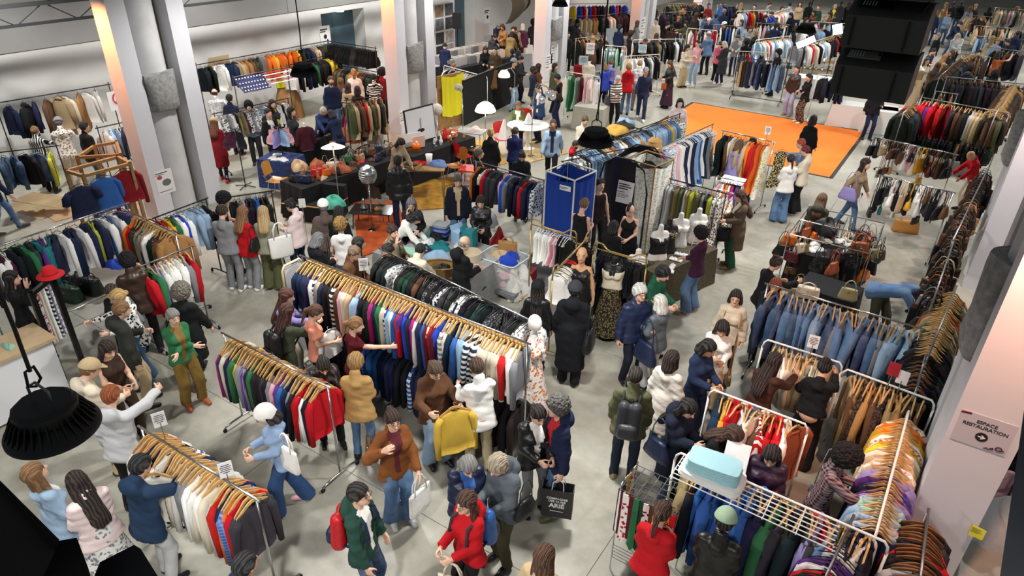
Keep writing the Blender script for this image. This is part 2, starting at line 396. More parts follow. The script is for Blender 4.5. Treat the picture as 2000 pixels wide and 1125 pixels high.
def f_hand(pose):
    """right hand, wrist at origin, fingers along -z, palm facing +x, thumb towards +y"""
    bend = dict(relax=.35, grip=1.15, flat=.1)[pose]
    segs = []
    for i, (fy, ln) in enumerate(((.028, .072), (.010, .08), (-.009, .075), (-.026, .058))):
        p = np.array([0, fy, -.088]); a = .08+.04*i
        for j, (f, r0, r1) in enumerate(((.45, .0095, .0088), (.32, .0088, .008), (.23, .008, .0068))):
            a += bend*(.55 if j == 0 else .75)
            q = p+ln*f*np.array([math.sin(a), fy*.8, -math.cos(a)]); segs.append((p, q, r0, r1)); p = q
    t0 = np.array([.004, .026, -.028]); t1 = t0+np.array([.022, .026, -.026]); t2 = t1+np.array([.014+.02*bend/1.2, .004, -.032])
    segs += [(t0, t1, .0135, .011), (t1, t2, .0108, .0085)]
    def fn(x, y, z):
        P = (x, y, z)
        d = usm([cap(P, (0, .021, -.03), (0, .024, -.084), .016, .013), cap(P, (0, 0, -.015), (0, .0, -.086), .019, .0135), cap(P, (0, -.018, -.03), (0, -.022, -.082), .015, .012)], .012)
        d = smin(d, cap(P, (0, 0, .05), (0, 0, -.02), .026, .024, ((1, 0, 0), 1.2)), .012)
        e = None
        for a, b, r0, r1 in segs:
            c = cap(P, a, b, r0, r1); e = c if e is None else np.minimum(e, c)
        return smin(d, e, .005)
    return fn
_T = {}
def tmpl(kind, style, h):
    k = (kind, style, h)
    if k not in _T:
        if kind == 'head': v, f = nets(f_head, (-.11, -.13, -.22), (.11, .14, .14), h)
        elif kind == 'hair':
            zl = dict(long=-.42, verylong=-.58, pony=-.26).get(style, -.2)
            v, f = nets(f_hair(style), (-.17, -.24, zl), (.17, .16, .22), h)
        elif kind == 'hat': v, f = nets(f_hat(style), (-.22, -.22, -.16), (.22, .22, .17), h)
        else: v, f = nets(f_hand(style), (-.04, -.06, -.21), (.09, .09, .05), h)
        _T[k] = (v, f)
    return _T[k]
def head_mi(v, f):
    c = v[f].mean(1); ax = np.abs(c[:, 0]); m = np.zeros(len(f), int); fr = c[:, 1] > .05
    m[fr & (np.hypot((ax-.032)/.0145, (c[:, 2]-.007)/.0068) < 1)] = 1
    m[fr & (np.hypot(ax/.025, (c[:, 2]+.052)/.009) < 1)] = 2
    m[fr & (ax > .012) & (ax < .052) & (np.abs(c[:, 2]-.036+.14*(ax-.012)) < .0042)] = 3
    return m
# --- poses: hands (right, left) and feet (right, left) in body units (1.75 m), lean of the trunk, turn and nod of the head
POSES = dict(
    stand=dict(hr=(.25, .04, .80), hl=(-.25, .04, .80), fr=(.10, 0), fl=(-.10, .03)),
    walk=dict(hr=(.25, .22, .86), hl=(-.25, -.16, .84), fr=(.08, -.26), fl=(-.08, .28), lean=4),
    stride=dict(hr=(.24, -.2, .86), hl=(-.24, .2, .9), fr=(.08, .26), fl=(-.08, -.24), lean=4),
    hold=dict(hr=(.09, .30, 1.10), hl=(-.09, .30, 1.08), fr=(.10, 0), fl=(-.11, .06), nod=22, g=1),
    phone=dict(hr=(.06, .32, 1.20), hl=(-.07, .29, 1.14), fr=(.10, .02), fl=(-.10, 0), nod=28, g=1),
    reach=dict(hr=(.14, .52, 1.28), hl=(-.16, .40, 1.16), fr=(.11, 0), fl=(-.11, .12), nod=14, lean=6, g=1),
    reachr=dict(hr=(.22, .55, 1.34), hl=(-.25, .08, .84), fr=(.11, .05), fl=(-.11, -.04), nod=12, lean=4, g=1),
    reachl=dict(hr=(.25, .08, .84), hl=(-.22, .55, 1.34), fr=(.11, -.05), fl=(-.11, .05), nod=12, lean=4, g=1),
    reachlow=dict(hr=(.14, .48, .98), hl=(-.16, .44, .95), fr=(.12, 0), fl=(-.12, .1), nod=32, lean=16, g=1),
    cross=dict(hr=(-.12, .20, 1.12), hl=(.13, .19, 1.10), fr=(.12, 0), fl=(-.12, .05), nod=8),
    face=dict(hr=(.08, .20, 1.46), hl=(-.12, .24, 1.12), fr=(.10, 0), fl=(-.10, .05), nod=5),
    hip=dict(hr=(.25, .06, .98), hl=(-.26, .04, .80), fr=(.12, 0), fl=(-.12, .05)),
    pocket=dict(hr=(.22, .12, .88), hl=(-.22, .12, .88), fr=(.11, 0), fl=(-.11, .04)),
    bag=dict(hr=(.29, .02, .78), hl=(-.14, .26, 1.12), fr=(.10, 0), fl=(-.10, .08), g=1),
    up=dict(hr=(.20, .36, 1.62), hl=(-.25, .05, .82), fr=(.11, 0), fl=(-.11, .05), nod=-8, g=1),
    bend=dict(hr=(.16, .72, .72), hl=(-.16, .74, .66), fr=(.13, -.14), fl=(-.13, .2), nod=20, lean=66, g=1),
    stoop=dict(hr=(.18, .56, .86), hl=(-.16, .58, .82), fr=(.12, -.1), fl=(-.12, .1), nod=24, lean=38, g=1),
    sit=dict(hr=(.16, .36, .62), hl=(-.16, .36, .62), fr=(.12, .42), fl=(-.12, .44), nod=10, drop=.45))
def ik(a, t, l1, l2, pole):
    a = np.asarray(a, float); t = np.asarray(t, float); d = t-a; D = np.linalg.norm(d); D2 = min(D, (l1+l2)*.995); d = d/max(D, 1e-6)
    t = a+d*D2; c = (l1*l1+D2*D2-l2*l2)/(2*D2); hgt = math.sqrt(max(l1*l1-c*c, 1e-6))
    p = np.asarray(pole, float); p = p-d*(p@d); p /= max(np.linalg.norm(p), 1e-6)
    return a+d*c+p*hgt, t
def rotx(a):
    c, s = math.cos(a), math.sin(a); return np.array([[1, 0, 0], [0, c, -s], [0, s, c]])
def rotz(a):
    c, s = math.cos(a), math.sin(a); return np.array([[c, -s, 0], [s, c, 0], [0, 0, 1]])
def basis_from(zax, hint):
    z = zax/np.linalg.norm(zax); x = hint-z*(hint@z); x /= max(np.linalg.norm(x), 1e-6); return np.stack([x, np.cross(z, x), z], 1)
SKIN = dict(l='e0b59c', m='cf9f80', t='b27f5c', d='7b5238', k='50352a')
SHOE = None
def shoe_tmpl(h):
    k = ('shoe', h)
    if k not in _T:
        def fn(x, y, z):
            P = (x, y, z); d = usm([cap(P, (0, -.05, .045), (0, .06, .038), .045, .042), cap(P, (0, .06, .036), (.004, .155, .03), .043, .034), cap(P, (0, -.035, .05), (0, -.03, .10), .045, .047)], .02)
            d = np.maximum(d, .004-z); return np.maximum(d, z-.105)
        _T[k] = nets(fn, (-.08, -.13, -.02), (.08, .22, .14), h)
    return _T[k]
shoe_mats = {}
def person(hx, hy, face, label, top='jacket', tc='nv', bot='jeans', bc='dd', hair='short', hc='db', pose='stand', h=1.72, skin='l', shoes='bk', hat=None, hatc='bk', tf=None, bf=None, turn=0, nod=None, fem=False, inner=None, hood=False, glasses=False, beard=None, g=None, at=None, mod=None, base=0.):
    """head top seen at (hx, hy); face: 0 towards the viewer, 90 to the picture's right, 180 away"""
    ps = dict(POSES[pose]); ps.update(mod or {})
    s = h/1.75; drop = ps.get('drop', 0.); lean = math.radians(ps.get('lean', 0)); hd_off = .0
    lowering = drop+.80*(1-math.cos(lean))*.9
    pos = G(hx, hy, base+h-lowering*s) if at is None else np.array(at, float)
    dep = depth((pos[0], pos[1], 1.2)); lod = 0 if dep < 9 else (1 if dep < 16 else 2)
    vox = (.0215, .029, .042)[lod]; bvox = (.028, .036, .052)[lod]; rmin = .8*bvox
    # heading: towards the camera on the ground plane
    az = math.atan2(-pos[1], -pos[0]) + math.radians(face)
    rz = az-math.pi/2
    root = empty('person', (pos[0], pos[1], base), rz, label, 'person', g)
    root.scale = (s, s, s)
    # skeleton
    z0 = .95-drop; pel = np.array([0, -.10*math.sin(lean) if lean > .3 else 0., z0]); R = rotx(-lean); tr = lambda *p: pel+R@np.array(p, float)
    up = R@np.array([0, 0, 1.]); fw = R@np.array([0, 1., 0]); sw = .150 if fem else .168
    FL = ((0, 1, 0), 1.28)
    shR, shL = tr(sw, -.01, .455), tr(-sw, -.01, .455)
    hR = np.array(ps['hr'], float); hL = np.array(ps['hl'], float)
    if drop: pass
    elR, wrR = ik(shR, hR, .285, .255, (.30, -.75, -.55)); elL, wrL = ik(shL, hL, .285, .255, (-.30, -.75, -.55))
    hipR, hipL = pel+np.array([.088, 0, -.03]), pel+np.array([-.088, 0, -.03])
    fR, fL = ps['fr'], ps['fl']
    knR, anR = ik(hipR, (fR[0], fR[1]-.03, .085), .435, .425, (.05, 1, 0)); knL, anL = ik(hipL, (fL[0], fL[1]-.03, .085), .435, .425, (-.05, 1, 0))
    nb = tr(0, -.015, .52); nodr = math.radians(ps.get('nod', 0) if nod is None else nod)
    HR = rotz(-math.radians(turn))@rotx(-(nodr+lean*.6)); hc_ = nb+HR@np.array([0, .045, .155])
    fem_k = .93 if fem else 1.
    # body
    tv = FL if lean < .2 else (fw, 1.28)
    def torso(P, gr, lo):
        ds = [cap(P, tr(-sw+.06, -.005, .415), tr(sw-.06, -.005, .415), .066+gr*.8, .066+gr*.8, tv)]
        for q in (-1, 1):
            ds.append(cap(P, tr(q*.072, .005, .34), tr(q*.062*fem_k, 0, .10), .102*fem_k+gr, .094*fem_k+gr, tv))
            ds.append(cap(P, tr(q*.062*fem_k, 0, .10), tr(q*.072, -.006, lo), .096*fem_k+gr, .134+gr, tv))
        ds.append(cap(P, tr(0, -.004, .10), tr(0, -.018, lo-.02), .10*fem_k+gr, .150+gr, tv))
        ds.append(cap(P, tr(0, -.03, .42), tr(0, -.022, .495), .082+gr, .056+gr, None))
        if fem:
            for q in (-1, 1): ds.append(cap(P, tr(q*.075, .07, .31), tr(q*.07, .075, .30), .07+gr*.7, .07+gr*.7))
        return usm(ds, .035)
    def f_body(x, y, z):
        P = (x, y, z); m = lambda r: max(r, rmin)
        ds = [torso(P, -.022, -.02), cap(P, tr(0, -.01, .46), hc_-HR@np.array([0, .03, .10]), .055, m(.05))]
        for sh, el, wr in ((shR, elR, wrR), (shL, elL, wrL)): ds += [cap(P, sh+np.array([-.02 if sh is shR else .02, 0, -.03]), el, m(.044), m(.038)), cap(P, el, wr, m(.04), m(.029))]
        for hp, kn, an in ((hipR, knR, anR), (hipL, knL, anL)): ds += [cap(P, hp, kn, .078, .052), cap(P, kn, an, .052, m(.036))]
        return usm(ds, .02)
    pts = np.array([shR, shL, elR, elL, wrR, wrL, hipR, hipL, knR, knL, anR, anL, nb, pel])
    lo, hi = pts.min(0)-.2, pts.max(0)+.2
    V, F = nets(f_body, lo, hi, bvox); MI = np.zeros(len(F), int)
    hh = (.0085, .013, .022)[lod]
    hv, hf = tmpl('head', '', hh); hm = head_mi(hv, hf)
    Vs = [V, hv@HR.T+hc_]; Fs = [F, hf+len(V)]; Ms = [MI, hm]; nv = len(V)+len(hv)
    gh = 'grip' if ps.get('g') else 'relax'
    tv_, tf_ = tmpl('hand', gh, (.008, .012, .02)[lod])
    for sd, el, wr in ((1, elR, wrR), (-1, elL, wrL)):
        d = wr-el; d /= np.linalg.norm(d)
        Bm = basis_from(-d, np.array([-sd*1., 0, 0])+np.array([0, .0, -.3])*(abs(d[1]) > .6))
        v = tv_.copy()
        ff = tf_
        # palm faces the body, thumb forward
        yax = Bm[:, 1]
        if yax@np.array([0, 1., .4]) < 0: v[:, 1] *= -1; ff = ff[:, ::-1]
        Vs.append(v@Bm.T+wr); Fs.append(ff+nv); Ms.append(np.zeros(len(ff), int)); nv += len(v)
    me = mesh_np('body', np.concatenate(Vs), np.concatenate(Fs), (MATS['skin'], eye_m, lip_m, brow_m), np.concatenate(Ms))
    link('body', me, root, color=lin(SKIN.get(skin, skin)))
    # top
    K = dict(tee=(.004, -.10, .42), shirt=(.010, -.18, 1), sweater=(.013, -.14, 1), hoodie=(.017, -.14, 1), jacket=(.018, -.18, 1), crop=(.012, -.02, 1), puffer=(.028, -.16, 1), vest=(.026, -.09, 0), coat=(.026, -.5, 1), long=(.030, -.62, 1), tank=(.003, -.08, 0), gown=(.006, -.75, 0), tunic=(.014, -.26, 1))[top]
    gr, hem, sl = K
    skirtish = hem < -.3
    def f_top(x, y, z):
        P = (x, y, z); fold = .0045*np.sin(38*z+9*x)*np.sin(17*x+5)+.003*np.sin(26*y+31*z)+(.0035*np.sin(64*z+22*x+14*y) if lod == 0 else 0)
        d = torso(P, gr, -.04 if top == 'crop' else min(-.10, max(hem, -.2)+.03))
        if skirtish:
            e = cap(P, tr(0, 0, 0), (pel[0], pel[1], z0+hem-.1), .165+gr, .20+gr+.05*(top == 'gown'), ((0, 1, 0), 1.25)); d = smin(d, e, .05)
        if sl > 0:
            for sh, el, wr in ((shR, elR, wrR), (shL, elL, wrL)):
                a = cap(P, sh+np.array([-.02 if sh is shR else .02, 0, -.03]), el, .052+gr, .047+gr*.9)
                if sl >= 1: a = smin(a, np.maximum(cap(P, el, wr, .048+gr*.9, .036+gr*.8), ((P[0]-wr[0])*(wr-el)[0]+(P[1]-wr[1])*(wr-el)[1]+(P[2]-wr[2])*(wr-el)[2])/np.linalg.norm(wr-el)+.0), .03)
                else:
                    q = sh+(el-sh)*.62; n_ = (el-sh)/np.linalg.norm(el-sh)
                    a = np.maximum(a, (P[0]-q[0])*n_[0]+(P[1]-q[1])*n_[1]+(P[2]-q[2])*n_[2])
                d = smin(d, a, .035)
        d = d+fold
        if top in ('puffer', 'vest'):
            u = (P[0]-pel[0])*up[0]+(P[1]-pel[1])*up[1]+(P[2]-pel[2])*up[2]; d = d-.016*(np.abs(np.sin(u*math.pi/.10))**.7-.7)
        if top in ('jacket', 'shirt', 'puffer', 'vest', 'coat', 'long'): d = smin(d, cap(P, tr(0, -.022, .48), tr(0, -.018, .555), .070, .074, tv), .02)
        if top == 'hoodie' or hood: d = smin(d, ell(P, tr(0, -.10, .50), (.13, .075, .10)), .03)
        if top in ('tank', 'gown'):
            u = (P[0]-pel[0])*up[0]+(P[1]-pel[1])*up[1]+(P[2]-pel[2])*up[2]; d = np.maximum(d, np.where(np.abs(P[0]+0*z) < .075, u-.36-np.abs(P[0])*.8, u-.40-(.13-np.abs(P[0]))*1.2)) if top == 'gown' else np.maximum(d, np.maximum(u-.46, np.abs(P[0])-.155))
        if skirtish: d = np.maximum(d, (z0+hem)-z)
        else: d = np.maximum(d, hem-((P[0]-pel[0])*up[0]+(P[1]-pel[1])*up[1]+(P[2]-pel[2])*up[2]))
        neck = cap(P, tr(0, .028, .55), tr(0, .04, .67), .042, .07)
        return np.maximum(d, -neck)
    pts = np.array([shR, shL, elR, elL, wrR, wrL, pel-(0, 0, .2 if not skirtish else -hem), nb])
    V, F = nets(f_top, pts.min(0)-(.24, .24, .12), pts.max(0)+(.24, .24, .14), vox)
    fab = tf or dict(sweater='knit', hoodie='cloth', puffer='satin', vest='satin', jacket='cloth').get(top, 'cloth')
    tn = dict(tee='t_shirt', shirt='shirt', sweater='sweater', hoodie='hoodie', jacket='jacket', crop='jacket', puffer='puffer_jacket', vest='padded_vest', coat='coat', long='long_coat', tank='tank_top', gown='dress', tunic='tunic')[top]
    mi = None; mats = [FAB[fab]]
    if inner:     # open front: the layer beneath shows in a strip down the chest
        c = V[F].mean(1); u = (c-pel)@up; fr = ((c-pel)@fw > .02) & (np.abs(c[:, 0]) < .035+.05*np.clip((u-.2)/.3, 0, 1)) & (u > -.06); mi = fr.astype(int)
        mats.append(plain('inner_'+inner, PAL[inner][1] if inner in PAL else inner, .85))
    link(tn, mesh_np(tn, V, F, mats, mi), root, color=colr(tc))
    # bottoms
    if top != 'gown':
        kk = dict(jeans=(.010, .008, .012), slim=(.002, .0, .0), trousers=(.012, .014, .016), wide=(.012, .030, .060), leggings=(-.004, -.004, -.004), cargo=(.02, .026, .03), skirt=None, maxi=None)[bot]
        def f_bot(x, y, z):
            P = (x, y, z); fold = .004*np.sin(30*z+7*x)*np.sin(23*y+4)
            if kk is None:
                hz = .10 if bot == 'maxi' else .45
                e = cap(P, pel+(0, 0, .10), (pel[0], pel[1]+.03, hz-.05), .135, .27, ((0, 1, 0), 1.15))+.010*np.sin(9*np.arctan2(P[1]+0*x, P[0]+0*y))*np.clip((z0-z)*1.5, 0, 1)
                return np.maximum(np.maximum(e, hz-z), z-z0-.12)
            ds = [cap(P, pel+(-.055, -.002, .03), pel+(.055, -.002, .03), .090, .090, FL), cap(P, pel+(-.06, -.004, -.05), pel+(.06, -.004, -.05), .104+kk[0]*.6, .104+kk[0]*.6, FL)]
            for hp, kn, an in ((hipR, knR, anR), (hipL, knL, anL)): ds += [cap(P, hp, kn, .081+kk[0]*.7, .060+kk[1]), cap(P, kn, an-(0, 0, .05), .060+kk[1], .046+kk[2])]
            d = usm(ds, .022)+fold
            return np.maximum(d, .045-z) if not drop else np.maximum(d, .045-z)
        pts = np.array([pel+(0, 0, .05), hipR, hipL, knR, knL, anR, anL])
        V, F = nets(f_bot, pts.min(0)-(.26, .26, .1), pts.max(0)+(.26, .26, .16), vox)
        bn = dict(jeans='jeans', slim='jeans', trousers='trousers', wide='wide_trousers', leggings='leggings', cargo='cargo_trousers', skirt='skirt', maxi='long_skirt')[bot]
        bfab = bf or ('denim' if bc in ('dn', 'dd', 'ld', 'lb') else 'cloth')
        link(bn, mesh_np(bn, V, F, [FAB[bfab]]), root, color=colr(bc))
    # shoes
    sv, sf = shoe_tmpl((.012, .018, .028)[lod]); key = ('shoe_me', lod)
    if key not in _T: _T[key] = mesh_np('shoe', sv, sf, [FAB['satin']])
    for an, f in ((anR, fR), (anL, fL)):
        link('shoe', _T[key], root, (an[0], an[1]+.03, max(an[2]-.085, 0)), (0, 0, -.12 if f is fR else .12), colr(shoes))
    # hair, hat
    hh2 = (.0105, .015, .024)[lod]
    M4 = Matrix([list(HR[i])+[hc_[i]] for i in range(3)]+[[0, 0, 0, 1]])
    def onhead(nm, kind, style, mat, color):
        key = (kind+'_me', style, lod)
        if key not in _T:
            v, f = tmpl(kind, style, hh2); _T[key] = mesh_np(nm, v, f, [mat])
        o = link(nm, _T[key], root, color=color, mat=mat); o.matrix_local = M4; return o
    if hair and hair != 'bald': onhead('hair', 'hair', hair, MATS['curls'] if hair in ('curly', 'afro') else MATS['hair'], colr(hc))
    if beard: onhead('beard', 'hair', 'beard', MATS['hair'], colr(beard))
    if hat: onhead({'beanie': 'beanie', 'cap': 'cap', 'hat': 'brimmed_hat', 'scarf': 'headscarf'}[hat], 'hat', hat, FAB['cloth'], colr(hatc))
    if glasses and lod < 2:
        if 'glasses_me' not in _T:
            b = MB()
            for q in (-1, 1): b.tube([(q*.033+.021*math.cos(a), .104, .006+.017*math.sin(a)) for a in np.linspace(0, 2*math.pi, 11)[:-1]], .0022, 5, closed=True); b.tube([(q*.054, .102, .01), (q*.083, .0, .008)], .002, 5)
            b.tube([(-.012, .106, .008), (.012, .106, .008)], .002, 5); _T['glasses_me'] = b.mesh('glasses', blackp)
        o = link('glasses', _T['glasses_me'], root); o.matrix_local = M4
    info = dict(root=root, pos=pos, rz=rz, s=s, base=base, sh=(shR, shL), wr=(wrR, wrL), hip=(hipR, hipL), tr=tr, el=(elR, elL), label=label, nb=nb, g=gr)
    return info
def to_world(pi, p):
    p = np.asarray(p, float)*pi['s']; c, s_ = math.cos(pi['rz']), math.sin(pi['rz'])
    return np.array([pi['pos'][0]+p[0]*c-p[1]*s_, pi['pos'][1]+p[0]*s_+p[1]*c, p[2]+pi['base']])
# ---------------------------------------------------------------- garments on hangers (rail at the origin, width along x, rail along y)
GK = dict(  # shoulder, hem half-width, length, thickness, sleeve length, sleeve radius
    sweater=(.21, .245, .72, .045, .62, .052), jacket=(.225, .265, .78, .075, .64, .066), coat=(.225, .29, 1.10, .08, .66, .066), shirt=(.205, .245, .80, .034, .62, .046),
    tee=(.205, .225, .66, .032, .20, .062), dress=(.17, .30, 1.15, .05, 0, 0), tank=(.15, .22, .62, .03, 0, 0), blouse=(.19, .24, .62, .05, .40, .06), fur=(.24, .29, .85, .12, .58, .09),
    trousers=(.17, .19, .98, .05, 0, 0), folded=(.17, .165, .56, .05, 0, 0), skirt=(.15, .27, .62, .06, 0, 0), gown=(.17, .36, 1.32, .08, 0, 0))
GW = dict(sweater='knit sweater', jacket='jacket', coat='coat', shirt='shirt', tee='T-shirt', dress='dress', tank='vest top', blouse='blouse', fur='fur coat', trousers='trousers', folded='trousers', skirt='skirt', gown='long gown')
GC = dict(sweater='sweater', jacket='jacket', coat='coat', shirt='shirt', tee='t-shirt', dress='dress', tank='vest', blouse='blouse', fur='coat', trousers='trousers', folded='trousers', skirt='skirt', gown='dress')
_GM = {}
def garment_mesh(kind, var):
    k = (kind, var)
    if k in _GM: return _GM[k]
    r = np.random.default_rng(hash(kind) % 1000 + var*17) if False else np.random.default_rng(sum(map(ord, kind))+var*17)
    sh, hw, ln, th, sl, sr = GK[kind]; b = MB(); n = 12; ph = r.uniform(0, 6, 4); ln *= r.uniform(.94, 1.06)
    bottoms = kind in ('trousers', 'skirt', 'folded')
    if bottoms: lv = [(-.10, sh*.98, .02), (-.13, sh, .03), (-.3, sh*1.05, th), (-ln*.55, (sh+hw)/2, th), (-ln*.8, hw, th), (-ln, hw, th*.9)]
    else: lv = [(-.100, .045, .02), (-.115, .085, .032), (-.150, sh*.93, .026), (-.175, sh, .034), (-.26, sh*.95, th*.9), (-.26-(ln-.26)*.4, sh*.97, th), (-.26-(ln-.26)*.72, (sh+hw)/2, th), (-ln, hw, th)]
    rings = []
    for i, (z, w, t) in enumerate(lv):
        a0 = np.arange(n)*2*math.pi/n; f = min(1, max(0, (-z-.2)/.4))
        x = w*np.sign(np.cos(a0))*np.abs(np.cos(a0))**.8; y = t*np.sin(a0)+f*(.018*np.sin(24*x+ph[0])+.012*np.sin(41*x+ph[1])+.02*np.sin(3*z*4+ph[2]))*(.6+th*6)
        zz = z+f*.012*np.sin(9*x+ph[3]) if i == len(lv)-1 else np.full(n, z)
        rings.append(np.stack([x, y, zz], 1))
    vs = np.concatenate(rings); fs = [(i*n+j, i*n+(j+1) % n, (i+1)*n+(j+1) % n, (i+1)*n+j) for i in range(len(lv)-1) for j in range(n)]
    fs.append(tuple((len(lv)-1)*n+j for j in range(n))[::-1])
    if bottoms or kind != 'x': fs.append(tuple(range(n)))
    b.add(vs, [f[::-1] for f in fs])
    if sl:
        for s in (-1, 1):
            sw = r.uniform(-.05, .05); o = r.uniform(.0, .05)
            if sl < .3: b.tube([(s*(sh-.03), 0, -.175), (s*(sh+.03), sw*.3, -.25), (s*(sh+.05), sw*.5, -.175-sl)], sr, 7, rs=[sr*.8, sr, sr])
            else: b.tube([(s*(sh-.035), 0, -.18), (s*(sh+.02), sw*.2, -.27), (s*(sh+.035+o*.4), sw*.7, -.18-sl*.5), (s*(sh+.03+o), sw, -.18-sl)], sr, 7, rs=[sr*.7, sr, sr*.85, sr*.68])
    if kind in ('jacket', 'coat', 'fur', 'shirt'):
        b.tube([(-.075, -.012, -.145), (-.06, -.022, -.112), (0, -.034, -.104), (.06, -.022, -.112), (.075, -.012, -.145)], .016 if kind != 'fur' else .04, 6)
        b.tube([(-.075, .012, -.145), (-.06, .022, -.112), (0, .03, -.112), (.06, .022, -.112), (.075, .012, -.145)], .014 if kind != 'fur' else .035, 6)
    _GM[k] = b.mesh(kind, FAB['cloth'], True)
    return _GM[k]
def hanger_mesh(kind):
    k = ('h', kind)
    if k in _GM: return _GM[k]
    b = MB(); m = {'wood': wood, 'black': blackp, 'white': whitep, 'wire': chrome, 'clip': chrome, 'dark': darkwood, 'woodin': wood, 'darkin': darkwood}[kind]
    b.tube([(.0, 0, -.055), (.0, 0, -.02), (.016, 0, .012), (.0, 0, .022), (-.016, 0, .008)], .0028, 5)
    r = {'wood': .0085, 'dark': .0085, 'woodin': .0075, 'darkin': .0075}.get(kind, .0045); sq = 2.0 if kind in ('wood', 'dark') else (1.6 if kind in ('woodin', 'darkin') else 1.)
    dz_ = .03 if kind in ('woodin', 'darkin') else (.011 if kind == 'wood' else 0.)
    for s in (-1, 1):
        pts = [(0, 0, -.052), (s*.05, 0, -.062), (s*.11, .004, -.092-dz_), (s*.17, .006, -.128-dz_), (s*.195, .008, -.148-dz_)]
        vs = []
        for i, p in enumerate(pts):
            w = r*(1 if i < 3 else .8)
            for dy, dz in ((-1, -1), (1, -1), (1, 1), (-1, 1)): vs.append((p[0], p[1]+dy*w, p[2]+dz*w*sq))
        fs = [(i*4+j, i*4+(j+1) % 4, i*4+4+(j+1) % 4, i*4+4+j) for i in range(4) for j in range(4)]+[(16, 17, 18, 19)]
        b.add(vs, fs)
    if kind in ('black', 'white', 'wire', 'clip'): b.tube([(-.19, .0, -.15), (.19, 0, -.15)], .004, 5)
    _GM[k] = b.mesh('hanger', m); return _GM[k]
FM = {'|': 'stripe', '#': 'print', '@': 'leather', '%': 'denim', '^': 'fur', '~': 'satin', '+': 'plaid', '!': 'pin', '*': 'leopard', '&': 'bold'}
FW = {'|': 'striped', '#': 'printed', '@': 'leather', '%': 'denim', '^': 'fur', '~': 'satin', '+': 'checked', '!': 'pinstriped', '*': 'spotted', '&': 'broad-striped'}
def parse(tok, kind):
    """'nv|=coat' -> navy, striped, coat"""
    if '=' in tok: tok, kind = tok.split('=')
    f = tok[2:]; c = tok[:2]
    return c, f, kind
def expand(seq):
    out = []
    for t in seq.split():
        if t[0].isdigit():
            i = 1
            while t[i].isdigit(): i += 1
            out += [t[i:]]*int(t[:i])
        else: out.append(t)
    return out
def rail_frame(t, A, Bp, z, style, dirv, nrm, lowz=None, feet=.32, ext=.05, wheels=True):
    """parts of a clothes rack in the frame of its empty (x along the rail, y across)"""
    Ln = float(np.linalg.norm(Bp-A)); r = .0135
    m = {'chrome': chrome, 'white': whitep, 'gold': gold, 'black': blackm, 'pole': blackm, 'wall': steel, 'steel': steel}[style]
    if style in ('white', 'gold'):
        k = .12; x0, x1 = -ext, Ln+ext
        hump = .10 if style == 'gold' else 0.
        MB().tube([(x0, 0, z-k-.02), (x0+.012, 0, z-.05+hump), (x0+.05, 0, z+hump), (x0+.16, 0, z+hump*.9), (x0+.24, 0, z+hump*.2), (x0+.3, 0, z+.0)] + [(x1-.3, 0, z), (x1-.24, 0, z+hump*.2), (x1-.16, 0, z+hump*.9), (x1-.05, 0, z+hump), (x1-.012, 0, z-.05+hump), (x1, 0, z-k-.02)], r, 8).build('top_rail' if hump else 'hanging_rail', m, t, True)
        if hump: MB().tube([(x0, 0, z-.02), (x1, 0, z-.02)], .011, 8).build('hanging_rail', m, t, True)
        ends = (x0, x1); topz = z-k
    else:
        MB().tube([(-ext, 0, z), (Ln+ext, 0, z)], r, 8).build('hanging_rail', m, t, True); ends = (0., Ln); topz = z
    if style == 'wall': return
    for x in ends:
        MB().tube([(x, 0, .1), (x, 0, topz+(.06 if style == 'pole' else 0))], r, 8).build('upright', m, t, True)
        if style == 'pole':
            MB().tube([(x-.02, -feet, .02), (x, 0, .14), (x-.02, feet, .02)], r, 8).build('foot', m, t, True)
            continue
        f = MB().tube([(x, -feet, .075), (x, -feet*.55, .10), (x, 0, .105), (x, feet*.55, .10), (x, feet, .075)], r, 8).build('foot', m, t, True)
        if wheels:
            for s in (-1, 1): MB().lathe([(0, -.012), (.028, -.012), (.032, 0), (.028, .012), (0, .012)], (x, s*feet, .034), 10, Matrix.Rotation(math.pi/2, 3, 'Y')).build('caster', rubber, f, True)
    if lowz: MB().tube([(ends[0], 0, lowz), (ends[1], 0, lowz)], r*.9, 8).build('lower_rail', m, t, True)
RACKS = []
